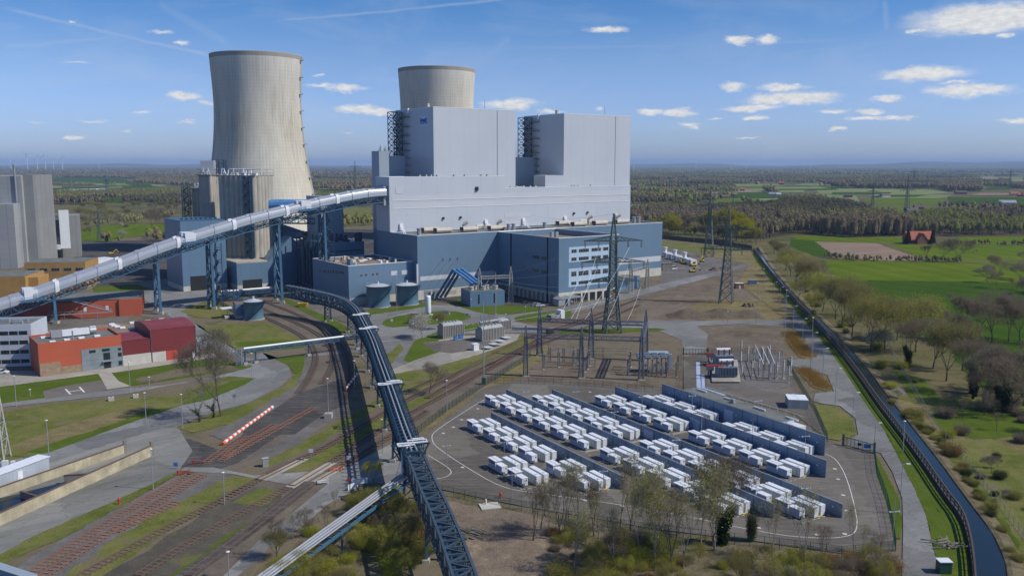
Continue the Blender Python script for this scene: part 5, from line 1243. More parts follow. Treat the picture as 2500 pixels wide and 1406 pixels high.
def bent(foot, h, w, nm_label, d=None, m='navy_steel'):
    r = root('conveyor_support', (foot[0], foot[1], 0), nm_label, 'support', 'supports under the dark blue conveyor')
    d = d or Vector((1, 0)); q = MB()
    for s in (-1, 1):
        f = Vector((foot[0]+d.x*s*w/2, foot[1]+d.y*s*w/2, .8)); t = Vector((foot[0]+d.x*s*w*.42, foot[1]+d.y*s*w*.42, h)); MB().beam(f, t, .5).obj('leg', m, r); MB().rbox((f.x, f.y), 1.3, 1.3, .8, 0, 0).obj('footing', 'concrete', r)
    for i in range(2):
        z0, z1 = .8+(h-.8)*i/2, .8+(h-.8)*(i+1)/2; a, b = Vector((foot[0]-d.x*w/2, foot[1]-d.y*w/2, z0)), Vector((foot[0]+d.x*w/2, foot[1]+d.y*w/2, z1)); q.beam(a, b, .22); q.beam((a.x, a.y, z1), (b.x, b.y, z0), .22); q.beam((a.x, a.y, z1), b, .3)
    q.obj('bracing', m, r); return r
for k, i in enumerate((12, 24, 35, 44, 54, 63, 72, 82, 92, 102)):
    if i < len(R5)-1:
        d = (R5[i+1]-R5[i-1]).normalized(); bent(R5[i], R5[i].z-4.7, 3.2, ORD[k]+' support of the dark blue conveyor, counted from the annex', Vector((-d.y, d.x)))
for k, i in enumerate((9, 20, 31)):
    if i < len(R6)-1:
        d = (R6[i+1]-R6[i-1]).normalized(); bent(R6[i], R6[i].z-4.5, 3.2, ('support under the open lattice section nearest the pipe junction', 'support under the open lattice section among the bushes', 'support under the open lattice section at the bottom edge')[k], Vector((-d.y, d.x)), 'slate_steel')
# ---- pipe bridge over the curved tracks
pb_ = root('pipe_bridge', (-73.4, 309, 0), 'slim pipe bridge with a white pipe crossing the curved tracks', 'pipe bridge')
a, b = (-92, 296, 5.6), (-56, 321.9, 5.6); A_, B_ = Vector(a), Vector(b)
MB().beam(A_, B_, .75, n=12).obj('pipe', 'white_metal', pb_); q = MB(); truss(q, (a[0], a[1], 4.2), (b[0], b[1], 4.2), 1.6, .9, 16, .12); q.obj('truss', 'blue_steel', pb_)
for p in ((-91.6, 295.9), (-88.6, 298.2), (-72.9, 309.6), (-57.5, 320.8)):
    q = MB(); q.beam((*p, .8), (*p, 4.2), .45); q.obj('leg', 'blue_steel', pb_); MB().rbox(p, 1.4, 1.4, .8, AO, 0).obj('footing', 'concrete', pb_)
q = MB(); lattice_tower(q, (-93.2, 294.8), 1.8, 1.8, 0, 5.6, 4, .14); q.obj('access_ladder', 'galv', pb_)
# second low bridge near the trestles
pb2 = root('pipe_bridge', (-130, 418, 0), 'low pipe bridge with a white pipe between the two tall blue trestles', 'pipe bridge')
a, b = P3(540, 712, 5), P3(662, 702, 5); MB().beam(a, b, 1.0, n=12).obj('pipe', 'white_metal', pb2); q = MB(); truss(q, (a[0], a[1], 2.9), (b[0], b[1], 2.9), 2.2, 1.4, 14, .16); q.obj('truss', 'blue_steel', pb2)
q = MB(); truss(q, P3(540, 712, 4), P3(610, 748, 4), 2.0, 1.4, 12, .16); q.obj('side_bridge', 'blue_steel', pb2)
for px, py in ((545, 735), (583, 737), (614, 738)): p = P(px, py); q = MB(); q.beam((*p, 0), (*p, 3.2), .5); q.obj('leg', 'blue_steel', pb2)
# ---- silver pipe rack lower left
pr_ = root('pipe_rack', P(800, 1400), 'rack of four silver pipes on blue girders meeting the dark conveyor at the bottom', 'pipe rack')
zr = 5.2; a, b = Vector(P3(985, 1162, zr)), Vector(P3(600, 1440, zr)); d = (b-a).normalized(); n = Vector((-d.y, d.x, 0)); b = b+d*8
for k in range(4): MB().beam(a+n*(k-1.5)*.66, b+n*(k-1.5)*.66, .42 if k < 3 else .34, n=12).obj('pipe', 'silver', pr_)
q = MB()
for s in (-1, 1): q.beam(a+n*s*1.5-Vector((0, 0, .9)), b+n*s*1.5-Vector((0, 0, .9)), .45)
L = (b-a).length
for i in range(int(L/3)): p = a+d*i*3-Vector((0, 0, .55)); q.beam(p-n*1.6, p+n*1.6, .22)
q.obj('girder', 'blue_steel', pr_)
for i in (1, 2, 3, 4):
    p = a+d*(L*i/5+3); q = MB()
    for s in (-1, 1): q.beam((p+n*s*1.6).xy.to_3d(), p+n*s*1.6-Vector((0, 0, 1)), .35)
    q.beam((p-n*1.6).xy.to_3d(), p+n*1.6-Vector((0, 0, 1)), .2); q.obj('trestle', 'blue_steel', pr_)
q = MB()
for k in range(4):
    o = n*(k-1.5)*.6; q.path([a+o, a+o-d*1.2-Vector((0, 0, 0)), a+o-d*1.2+Vector((0, 0, 5.0)), a+o-d*3.5+Vector((0, 0, 5.5+k*.2))], .4, 8)
q.obj('riser_pipe', 'white_metal', pr_)
# bridge corner at bottom left
bl = root('pipe_rack', P(60, 1400), 'end of a grey-topped blue steel bridge at the bottom left corner', 'pipe rack')
a, b = P3(-60, 1372, 5), P3(80, 1418, 5); q = MB(); q.beam(a, b, 1.6); q.obj('cover', 'greyshade', bl); q = MB(); truss(q, (a[0], a[1]-2.2, 3.0), (b[0]+3, b[1]-2.6, 3.0), 3, 1.8, 12, .2); q.obj('truss', 'navy_steel', bl)
# ================================================================ tanks and plant front
def tank(c, R, h, label, m='tank_blue', stair=True, grp='round storage tanks'):
    r = root('storage_tank', (*c, 0), label, 'tank', grp)
    MB().lathe(c, [(R, .3), (R, h), (R+.12, h), (R+.12, h+.2)], 48, cap=False).obj('shell', m, r, smooth=True)
    MB().lathe(c, [(R+.1, h+.1), (R*.6, h+.75), (R*.2, h+1.1), (.5, h+1.15), (.5, h+2.2)], 48).obj('roof', 'office_white', r)
    MB().lathe(c, [(R+.4, 0), (R+.4, .35)], 48).obj('footing', 'concrete', r)
    q = MB()
    for i in range(40): t = 2*math.pi*i/40; q.beam((c[0]+R*math.cos(t), c[1]+R*math.sin(t), h), (c[0]+R*math.cos(t), c[1]+R*math.sin(t), h+1.1), .06)
    for i in range(40):
        t, t2 = 2*math.pi*i/40, 2*math.pi*(i+1)/40; q.beam((c[0]+R*math.cos(t), c[1]+R*math.sin(t), h+1.1), (c[0]+R*math.cos(t2), c[1]+R*math.sin(t2), h+1.1), .07)
    q.obj('railing', 'galv', r)
    q = MB(); n = 26
    for i in range(n):
        t = -2.0+2.1*i/n; z = .3+(h-.1)*i/n; t2 = -2.0+2.1*(i+1)/n; z2 = .3+(h-.1)*(i+1)/n
        for RR in (R+.2, R+1.1):
            q.beam((c[0]+RR*math.cos(t), c[1]+RR*math.sin(t), z), (c[0]+RR*math.cos(t2), c[1]+RR*math.sin(t2), z2), .14)
            q.beam((c[0]+RR*math.cos(t), c[1]+RR*math.sin(t), z+1), (c[0]+RR*math.cos(t2), c[1]+RR*math.sin(t2), z2+1), .07)
        q.beam((c[0]+(R+.2)*math.cos(t), c[1]+(R+.2)*math.sin(t), z), (c[0]+(R+1.1)*math.cos(t), c[1]+(R+1.1)*math.sin(t), z), .3)
    q.obj('spiral_stair', 'navy_steel', r); return r
tank((-64.8, 421.5), 5.6, 10.0, 'left of the two round blue tanks in front of the annex')
tank((-51.6, 428.0), 5.5, 9.6, 'round blue tank right of its twin in front of the annex')
tank(P(620, 779), 4.2, 8.0, 'smaller round blue-grey tank beside the tracks with a small pump house')
ph = root('pump_house', P(585, 775), 'small blue-grey pump house with reddish roof next to the small round tank', 'building')
a = P(582, 778); pbox(ph, 'wall', (a[0]-1, a[1]), (a[0]+4.6, a[1]+2.6), 9, 1.2, 6.2, 'blue_plain'); pbox(ph, 'plinth', (a[0]-1, a[1]), (a[0]+4.6, a[1]+2.6), 9, 0, 1.18, 'concrete_pale', .05); pbox(ph, 'roof', (a[0]-1, a[1]), (a[0]+4.6, a[1]+2.6), 9, 6.21, 6.4, 'roof_brown', .2)
q = MB(); q.rbox((a[0]-5.5, a[1]+2), 6, 4.5, .3, .6, 4.4); q.obj('canopy', 'white_metal', ph); q = MB(); q.beam((a[0]-5.5, a[1]+2, 0), (a[0]-5.5, a[1]+2, 4.4), .25); q.rbox((a[0]-5.5, a[1]+1), 2, 2, 1.2, .6, 0); q.obj('canopy_post', 'concrete_pale', ph)
wt = root('gas_vessel', (-38.2, 396.5, 0), 'slim upright white gas vessel on the grass island', 'tank')
MB().lathe((-38.2, 396.5), [(.3, .6), (1.2, .9), (1.27, 1.3), (1.27, 8.2), (1.15, 8.7), (.8, 9.0), (.3, 9.15)], 24).obj('shell', 'white_metal', wt, smooth=True)
MB().rbox((-38.2, 396.5), 4, 4, .3, 0, 0).obj('footing', 'concrete', wt); MB().lathe((-38.2, 395.2), [(.25, .8), (.25, 1.4)], 8).obj('valve', 'dark', wt)
ev = root('evaporator', (-33, 398.5, 0), 'pale evaporator unit beside the white gas vessel', 'equipment'); q = MB()
for i in range(7): q.rbox((-32.5+i*.6, 398), .15, 2, 2.0, 0, .5)
q.obj('fins', 'galv', ev); MB().rbox((-30.6, 398), 4.4, 2.2, .4, 0, .05).obj('base', 'concrete', ev)
# yellow skip
yk = root('skip', P(740, 752), 'bright yellow open skip on the grass by the dark conveyor', 'skip'); c = P(740, 749); 
q = MB(); vs = []
for z, l, w in ((.2, 1.6, 1.3), (1.9, 2.3, 1.6)):
    for a_, b_ in ((-l, -w), (l, -w), (l, w), (-l, w)): vs.append((c[0]+a_, c[1]+b_, z))
q.add(vs, [(0, 1, 5, 4), (1, 2, 6, 5), (2, 3, 7, 6), (3, 0, 4, 7), (3, 2, 1, 0)]); q.obj('body', 'yellow', yk); MB().rbox(c, 3.6, 2.4, .2, 0, 1.3).obj('load', 'dark', yk); MB().rbox(c, 4.9, .2, .25, 0, 1.0).obj('lifting_bar', 'yellow', yk)
# ---- transformer house with blue bus ducts and portal
tb = root('transformer_house', (-14, 424), 'blue walled transformer enclosure with fans on top and three bright blue ducts sloping onto it', 'building')
ta, tb_ = (-20.1, 418.8), (-3.6, 425.0)
pbox(tb, 'wall', ta, tb_, 15, 0, 7.4, 'blue_plain'); pbox(tb, 'roof', ta, tb_, 15, 7.41, 7.5, 'roof_felt', .3)
dT = Vector((tb_[0]-ta[0], tb_[1]-ta[1])).normalized(); nT = Vector((-dT.y, dT.x))
for i in range(5): c = off(ta, dT, nT, 2+i*3.1, 4+(i % 2)*4); MB().lathe(c, [(1, 7.5), (1, 9.0), (1.2, 9.0), (1.2, 9.4)], 12).obj('fan', 'duct_cream', tb)
for i in range(6): c = off(ta, dT, nT, 2+i*2.6, 7); MB().beam((*c, 7.5), (c[0]+.6, c[1], 11), .35, n=8).obj('bushing', 'porcelain', tb)
for k in (4, 12): pbox(tb, 'louvre', off(ta, dT, nT, k, -.08), off(ta, dT, nT, k+.8, -.08), .07, 1.5, 6, 'dark')
for k in range(3):
    a = Vector((*off(ta, dT, nT, 6+k*2.2, 9), 8.6)); hall_p = Vector((*XY(236+k*2.6, 374), 15.5)); foot_p = Vector((*XY(229+k*2.6, 379.5), 1.0))
    MB().beam(a, hall_p, 1.35, n=10).obj('bus_duct', 'blue_bright', tb); MB().beam(hall_p, foot_p, 1.35, n=10).obj('bus_duct', 'blue_steel', tb)
    q = MB(); w_ = (*XY(236+k*4.5, TV-.3), 20); q.beam(w_, (w_[0]-7, w_[1]-11, 10), .1); q.beam((w_[0], w_[1], 19.4), (w_[0], w_[1], 20.6), .5); q.obj('line_drop', 'galv', tb)
def portal(pts, w0, z0, ztop, zb0, label, m, nb, n=8, spike=4.5, par=None, th=.22):
    """row of lattice masts joined by a lattice beam"""
    r = root('line_portal', (*pts[0], 0), label, 'line portal', 'switchyard portals')
    for p in pts:
        q = MB(); lattice_tower(q, p, w0, w0*.55, 0, ztop, n, th, .1); lattice_tower(q, p, w0*.55, .15, ztop, ztop+spike, 3, th*.7, .1); q.obj('mast', m, r)
        MB().rbox(p, w0+.8, w0+.8, .25, .1, 0).obj('footing', 'concrete', r)
    for a, b in zip(pts, pts[1:]):
        q = MB(); truss(q, (*a, zb0), (*b, zb0), 1.3, 1.3, nb, th*.7); q.obj('beam', m, r)
    return r
gl, gr = P(1171, 742), P(1247, 738)
portal([gl, gr], 2.4, 0, 13.5, 12.4, 'pale lattice portal in front of the transformer enclosure', 'gantry_pale', 9, 8, 4.5, th=.2)
# ================================================================ big open switchyard
gp = {'f': [(4.5, 279.4), (22.3, 277.1), (41.1, 273.9)], 'b': [(9.9, 310.4), (28.0, 305.6), (46.7, 302.3)]}
portal(gp['f'], 1.4, 0, 13.2, 12.6, 'dark lattice portal nearer the container yard', 'gantry_steel', 12, 9, 3.5, th=.15)
portal(gp['b'], 1.9, 0, 13.2, 12.4, 'dark lattice portal on the far side of the switchyard', 'gantry_steel', 12, 9, 5.0, th=.17)
lk = root('link_beam', (44, 288), 'lattice beam tying the right ends of the two dark portals', 'beam'); q = MB(); truss(q, (*gp['f'][2], 12.6), (*gp['b'][2], 12.6), 1.3, 1.3, 14, .17); q.obj('truss', 'gantry_steel', lk)
sw = root('switch_post', (14, 290, 0), 'thin porcelain-topped switch post in the open switchyard', 'switchgear', 'switch posts in the open switchyard')
MB().rbox((0, 0), .8, .8, .25, 0, 0).obj('footing', 'concrete', sw, local=True); q = MB(); q.beam((-.3, 0, .25), (-.3, 0, 3.6), .2); q.beam((.3, 0, .25), (.3, 0, 3.6), .2); q.beam((-.3, 0, .4), (.3, 0, 1.9), .1); q.beam((.3, 0, 1.9), (-.3, 0, 3.5), .1); q.rbox((0, 0), 1.2, .5, .2, 0, 3.5); q.obj('stand', 'gantry_steel', sw, local=True)
q = MB(); q.lathe((-.3, 0), [(.14, 3.7), (.2, 3.9), (.12, 4.1), (.2, 4.3), (.12, 4.5), (.2, 4.7), (.12, 4.9), (.1, 5.4)], 8); q.lathe((.3, 0), [(.14, 3.7), (.2, 3.9), (.12, 4.1), (.2, 4.3), (.12, 4.5), (.2, 4.7), (.12, 4.9), (.1, 5.2)], 8); q.obj('insulator', 'porcelain', sw, local=True)
q = MB(); q.beam((-1.2, 0, 5.4), (1.2, .3, 5.6), .1); q.obj('contact_arm', 'galv', sw, local=True)
spts = [(1342,883),(1376,885),(1411,887),(1327,903),(1364,897),(1400,892),(1428,909),(1434,902),(1438,894),(1533,915),(1536,905),(1539,897),(1627,921),(1650,922),(1630,905),(1655,905)]
for i, (x, y) in enumerate(spts):
    p = P(x, y)
    if i == 0: sw.location = (*p, 0)
    else: dup(sw, p, .1*i)
# bus bars
bs = root('bus_bars', P(1430, 905), 'three long slim bus bars running across the switchyard', 'bus bars')
for k, (a, b) in enumerate(((P3(1326, 856, 6.0), P3(1535, 866, 6.0)), (P3(1363, 849, 6.0), P3(1537, 858, 6.0)), (P3(1400, 845, 6.0), P3(1540, 852, 6.0)))):
    MB().beam(a, b, .16, n=8).obj('bar', 'galv', bs); q = MB()
    for t in (0, .52, 1): p = Vector(a).lerp(Vector(b), t); q.beam((p.x, p.y, 0), p, .18)
    q.obj('post', 'gantry_steel', bs)
# breaker bank and capacitor racks right part
for k, (px, py, lb) in enumerate(((1592, 918, 'capacitor rack with dark drums in the middle of the switchyard'), (1625, 912, 'pale blue-topped capacitor rack at the right of the switchyard'))):
    r = root('capacitor_rack', P(px, py), lb, 'switchgear'); c = P(px, py); q = MB()
    for i in range(5 if k == 0 else 3): q.beam((c[0]-3+i*1.5, c[1], 0), (c[0]-3+i*1.5, c[1], 5.5), .35)
    q.obj('stand', 'gantry_steel', r); q = MB()
    if k == 0:
        for j in range(3):
            for i in range(4): q.beam((c[0]-5+i*2.6, c[1]+j*2, 6.2+j*.2), (c[0]-3.2+i*2.6, c[1]+j*2, 6.2+j*.2), .8, n=8)
        q.obj('drums', 'louvre', r)
    else:
        q.rbox((c[0]-2, c[1]+3), 6.5, 4, .4, 0, 6.2); q.rbox((c[0]+1.4, c[1]), .8, 1.0, 5, 0, 1.5); q.obj('cover', 'greyshade', r)
    q = MB()
    for i in range(8): q.beam((c[0]-4+i*1.1, c[1]+(i % 3)*1.5, 0), (c[0]-4+i*1.1, c[1]+(i % 3)*1.5, 3.6), .14); q.rbox((c[0]-4+i*1.1, c[1]+(i % 3)*1.5), .7, .5, .8, 0, 2.5)
    q.obj('terminals', 'gantry_pale', r)
# small green plant and blue boxes
# ---- compact substation at right with two transformers
def power_transformer(c, s, an, label, m='galv'):
    """tank with conservator drum, radiators and bushings; s scales it"""
    r = root('power_transformer', (*c, 0), label, 'transformer', None, an)
    MB().box(-2.4*s, 2.4*s, -1.3*s, 1.3*s, .5*s, 3.2*s).obj('tank', m, r, local=True)
    for y in (-1, 1):
        q = MB(); q.box(-2.2*s, 2.34*s, min(y*1.35*s, y*1.45*s), max(y*1.35*s, y*1.45*s), 2.8*s, 3.0*s)
        for i in range(12): x = -2.2*s+i*.4*s; q.box(x, x+.14*s, min(y*1.35*s, y*2.1*s), max(y*1.35*s, y*2.1*s), .8*s, 2.99*s)
        q.obj('radiator', 'louvre', r, local=True)
    q = MB(); q.beam((-1.9*s, .2*s, 4.5*s), (1.9*s, .2*s, 4.5*s), .9*s, n=12); q.beam((-1.2*s, .2*s, 3.2*s), (-1.2*s, .2*s, 4.2*s), .15*s); q.beam((1.2*s, .2*s, 3.2*s), (1.2*s, .2*s, 4.2*s), .15*s); q.obj('conservator', 'white_metal', r, local=True)
    for i in range(3): q = MB(); x = -1.5*s+i*1.5*s; q.lathe((x, -.7*s), [(.2*s, 3.2*s), (.3*s, 3.4*s), (.16*s, 3.7*s), (.28*s, 3.9*s), (.14*s, 4.2*s), (.24*s, 4.4*s), (.08*s, 4.8*s)], 10); q.obj('bushing', 'porcelain', r, local=True)
    MB().box(-3*s, 3*s, -2.2*s, 2.2*s, .02, .5*s).obj('base', 'concrete', r, local=True); return r
power_transformer(P(1765, 893), 1.25, 0.1, 'far transformer of the pair in the compact substation')
power_transformer(P(1772, 922), 1.25, 0.1, 'near transformer of the pair in the compact substation')
struct(MB().prism([P(1733, 882), P(1800, 882), P(1808, 936), P(1738, 936)], 0.5, .62).obj('transformer_apron', 'concrete_ground'))
ra = root('cable_bridge', P(1728, 893), 'low steel frame with dark red beams left of the two substation transformers', 'switchgear')
q = MB(); q.beam(P3(1722, 862, 4.6), P3(1744, 862, 4.6), .5); q.beam(P3(1724, 892, 4.6), P3(1768, 892, 4.6), .5); q.obj('red_beam', 'red', ra); q = MB()
for px, py in ((1729, 885), (1737, 885), (1729, 918), (1737, 918)): c = P(px, py); q.beam((*c, 0), (*c, 4.4), .35); q.rbox(c, 1.1, 1.1, 1.4, 0, 2)
q.obj('frame', 'gantry_steel', ra)
gi = root('insulator_column', (*P(1825, 882), 0), 'grey insulator column in the compact substation', 'switchgear', 'insulator columns of the compact substation')
MB().rbox((0, 0), .9, .9, .25, 0, 0).obj('footing', 'concrete', gi, local=True); MB().beam((0, 0, .25), (0, 0, 2.4), .35).obj('stand', 'gantry_pale', gi, local=True)
q = MB(); q.lathe((0, 0), [(.2, 2.4)]+[((.36 if i % 2 else .2), 2.5+i*.25) for i in range(12)]+[(.1, 5.8)], 10); q.obj('insulator', 'galv', gi, local=True)
gpts = [(1809,868),(1826,882),(1841,884),(1836,918),(1852,920),(1880,925),(1896,925),(1912,925),(1862,880),(1878,882),(1811,926),(1925,935),(1930,915),(1900,895),(1808,900),(1855,900)]
for i, (x, y) in enumerate(gpts):
    if i == 0: gi.location = (*P(x, y), 0)
    else: dup(gi, P(x, y), i*.3, scale=.85+.3*((i*7) % 5)/5)
ib = root('slanted_bus_bars', P(1870, 900), 'three pale slanted bus bars on posts in the compact substation', 'bus bars')
for k in range(3):
    a, b = P3(1846+k*14, 846, 5.5), P3(1864+k*14, 888, 5.5); MB().beam(a, b, .25, n=8).obj('bar', 'white_metal', ib); q = MB()
    for t in (0, .5, 1): p = Vector(a).lerp(Vector(b), t); q.beam((p.x, p.y, 0), p, .22)
    q.obj('post', 'gantry_steel', ib)
# ---- stored transformers on the pale apron
def big_trafo(px, py, an, L, W, h, label, arms, wheels=False):
    c = P(px, py); r = root('stored_transformer', (*c, 0), label, 'transformer', None, an)
    MB().box(-L/2, L/2, -W/2, W/2, .6, h*.82).obj('tank', 'galv', r, local=True); q = MB(); n = int(L/.75)
    for i in range(n+1):
        x = -L/2+i*L/n
        for s in (-1, 1): q.box(x-.12, x+.12, min(s*W/2, s*(W/2+.35)), max(s*W/2, s*(W/2+.35)), .7, h*.85)
    for s in (-1, 1): q.box(s*L/2-.12, s*L/2+.12, -W/2*.8, W/2*.8, .7, h*.8)
    q.obj('stiffener', 'concrete', r, local=True)
    q = MB(); vs = [(x, y, z) for x in (-L/2+.2, L/2-.2) for y, z in ((-W/2, h*.82), (W/2, h*.82), (W/4, h), (-W/4, h))]; q.add(vs, [(0, 1, 2, 3), (7, 6, 5, 4), (0, 4, 5, 1), (1, 5, 6, 2), (2, 6, 7, 3), (3, 7, 4, 0)])
    for i in range(5): q.box(-L/2+1+i*(L-2)/5, -L/2+1.9+i*(L-2)/5, -.5, .5, h, h+.4)
    q.obj('lid', 'greyblock_pale', r, local=True)
    if arms:
        for i in range(3): q = MB(); q.beam((-L/2+1.5+i*1.9, 0, h), (-L/2+.9+i*2.1, .4, h+4.6), .35, .18, n=8); q.obj('bushing', 'louvre', r, local=True)
        q = MB(); q.beam((-L/2+1, 1.0, h+1.2), (L/2+.6, 1.0, h+1.4), 1.0, n=12); q.obj('conservator', 'greyblock_pale', r, local=True)
    MB().box(-L/2-.3, L/2+.3, -W/2-.4, W/2+.4, .05, .6).obj('sled', 'concrete_dark', r, local=True)
big_trafo(1101, 822, math.radians(35), 9.5, 3.8, 6.0, 'ribbed grey transformer casing with blue drums in front, on the pale apron', False)
big_trafo(1196, 829, math.radians(38), 10.5, 3.8, 5.8, 'grey transformer with three upright arms on the pale apron', True)
big_trafo(1226, 806, math.radians(38), 6.5, 3.4, 5.0, 'smaller dark-ended transformer behind the one with three upright arms', False)
for k, (x, y) in enumerate(((1112, 831), (1125, 827))):
    r = root('oil_drum', P(x, y), ('left', 'right')[k]+' blue container in front of the ribbed transformer casing', 'drum'); c = P(x, y); MB().rbox(c, 1.2+k*.5, 1.1, 1.5, .5, .1).obj('body', 'blue_sign', r); MB().rbox(c, 1.3+k*.5, 1.2, .12, .5, 1.61).obj('lid', 'blue_steel', r)
r = root('equipment_cabinet', P(1160, 855), 'pale square cabinet at the edge of the apron by the rails', 'cabinet'); c = P(1160, 855); MB().rbox(c, 2.2, 2.0, 2.3, .6, .1).obj('body', 'white_metal', r); MB().rbox(c, 2.4, 2.2, .15, .6, 2.41).obj('roof', 'container_roof', r)
for k in range(4): a = P(1190+k*14, 845-k*8); struct(MB().rbox(a, 5, 2.2, .06, math.radians(38), .9).obj('steel_plate', 'greyshade')) if False else None
sp = root('steel_plates', P(1215, 842), 'row of flat grey steel plates lying beside the stored transformers', 'plates')
for k in range(4): a = P(1190+k*15, 853-k*8); MB().rbox(a, 3.2, 3.0, .12, math.radians(38), .9).obj('plate', 'office_white', sp)
# small white pump house near pylon
r = root('pump_house', P(1356, 778), 'small white slanted-wall pump house on the grass by the road', 'building'); c = P(1352, 779); MB().rbox(c, 5, 4, 2.0, .5, .1).obj('wall', 'greyblock', r); MB().rbox((c[0]+3, c[1]+1.5), 2, 4.2, 3.8, .5, .1).obj('white_wall', 'white_metal', r)
# ================================================================ battery container yard
ACN = math.radians(-59.2); RD = Vector((math.cos(ACN), math.sin(ACN))); ND = Vector((-RD.y, RD.x))
def RN(r, n): return (RD.x*r+ND.x*n, RD.y*r+ND.y*n)
# prototypes: origin at the left end corner of the inverter cabinet, x along the row, y across it
def proto_inverter():
    r = root('inverter_cabinet', (0, 0, 0), 'x', 'cabinet')
    MB().box(.05, 2.95, .05, 1.65, .25, 2.35).obj('body', 'container_white', r, local=True)
    MB().box(.05, 2.95, -.0, .045, .35, 1.35).obj('lower_panel', 'cabinet_side', r, local=True)
    q = MB()
    for i in range(3): q.box(.2+i*.92, 1.0+i*.92, -.02, .04, 1.5, 2.2)
    q.obj('louvre', 'louvre', r, local=True)
    MB().box(-.15, 3.2, -.15, 1.85, 2.36, 2.48).obj('roof', 'container_roof', r, local=True); MB().box(-.13, 3.18, .78, .84, 2.481, 2.53).obj('roof_seam', 'greyshade', r, local=True)
    MB().box(.1, 2.9, .1, 1.6, 0, .25).obj('plinth', 'dark', r, local=True); return r
def proto_trafo():
    r = root('transformer_cabinet', (0, 0, 0), 'x', 'cabinet')
    MB().box(0, 2.55, 0, 1.45, .3, 1.95).obj('body', 'container_white', r, local=True)
    MB().box(.06, 2.48, -.03, -.004, .4, 1.85).obj('side_panel', 'cabinet_side', r, local=True)
    MB().box(-.03, 2.6, -.05, 1.5, 1.955, 2.02).obj('roof', 'container_roof', r, local=True); MB().box(2.552, 2.6, .95, 1.2, 1.35, 1.6).obj('warning_plate', 'dark', r, local=True)
    MB().box(2.555, 2.95, .1, .6, .3, .85).obj('switch_box', 'louvre', r, local=True); MB().box(.1, 2.45, .1, 1.35, 0, .3).obj('plinth', 'dark', r, local=True); return r
def proto_battery():
    r = root('battery_container', (0, 0, 0), 'x', 'container')
    MB().box(0, 6.0, 0, 1.2, .2, 2.2).obj('body', 'container_white', r, local=True)
    q = MB()
    for i in range(6): q.box(.08+i*.985, .98+i*.985, -.03, -.004, .3, 2.05)
    q.obj('doors', 'container_side', r, local=True)
    q = MB()
    for i in range(5): q.box(.99+i*.985, 1.06+i*.985, -.05, -.032, .3, 1.9)
    q.obj('door_gaps', 'louvre', r, local=True)
    MB().box(-.04, 6.04, -.06, 1.24, 2.205, 2.27).obj('roof', 'container_roof', r, local=True); q = MB(); q.box(4.6, 5.3, .35, .85, 2.272, 2.33); q.obj('roof_hatch', 'container_side', r, local=True)
    MB().box(.1, 5.9, .08, 1.12, 0, .2).obj('plinth', 'dark', r, local=True); return r
pi_, pt_, pb2_ = proto_inverter(), proto_trafo(), proto_battery()
rows = [('short row nearest the fence', [(-167.65, 93.75), (-159.1, 93.75)]),
    ('row left of the first wall', [(-196.4, 103.45), (-187.75, 103.45), (-179.2, 103.45), (-170.6, 103.45), (-158.8, 103.45), (-150.0, 103.45)]),
    ('row between first and second walls', [(-215, 119.2), (-206.45, 119.2), (-198.0, 119.2), (-189.4, 119.2), (-180.9, 119.2), (-172.2, 119.2), (-159.9, 119.2), (-151.2, 119.2), (-142.65, 119.2), (-134, 119.2), (-125.45, 119.2)]),
    ('row between second and third walls', [(-208, 130.72), (-199.5, 130.72), (-191.1, 130.72), (-182.4, 130.72), (-173.9, 130.72), (-159.6, 130.72), (-151, 130.72), (-142.45, 130.72), (-133.9, 130.72), (-125.35, 130.72), (-116.9, 130.72)]),
    ('row between third and fourth walls', [(-198.7, 146.08), (-190.1, 146.08), (-181.5, 146.08), (-172.9, 146.08), (-159.5, 146.08), (-150.9, 146.08), (-142.35, 146.08), (-133.85, 146.08)]),
    ('row between fourth and fifth walls', [(-191.6, 158.0), (-183.1, 158.0), (-174.5, 158.0), (-160.05, 158.0), (-151.5, 158.0), (-142.85, 158.0)])]
first = True
for rn, us in rows:
    for k, (r_, n_) in enumerate(us):
        w = ORD[k]+' along the '+rn
        items = [(pi_, (r_, n_), 'tall white louvred cabinet, '+w, 'inverter cabinets of the battery yard'),
                 (pt_, (r_+3.4, n_+.02), 'low white cabinet, '+w, 'transformer cabinets of the battery yard'),
                 (pb2_, (r_+.95, n_+3.05), 'long white container, nearer the cabinets, '+w, 'battery containers'),
                 (pb2_, (r_+.85, n_+5.0), 'long white container, nearer the wall, '+w, 'battery containers')]
        for j, (pr, (a, b), lb, gp_) in enumerate(items):
            loc = (*RN(a, b), .03)
            if first and j < 3: pr.location = loc; pr.rotation_euler = (0, 0, ACN); pr['label'] = lb; pr['group'] = gp_
            else: dup(pr, loc, ACN, lb, group=gp_)
        first = False
walls = [((23.5, 178.2), -203.5, 2.95), ((50.7, 163.2), -212.5, 2.95), ((64.0, 163.2), -206, 2.95), ((68.6, 185.3), -200.5, 4.1), ((73.6, 200.2), -196.5, 4.8)]
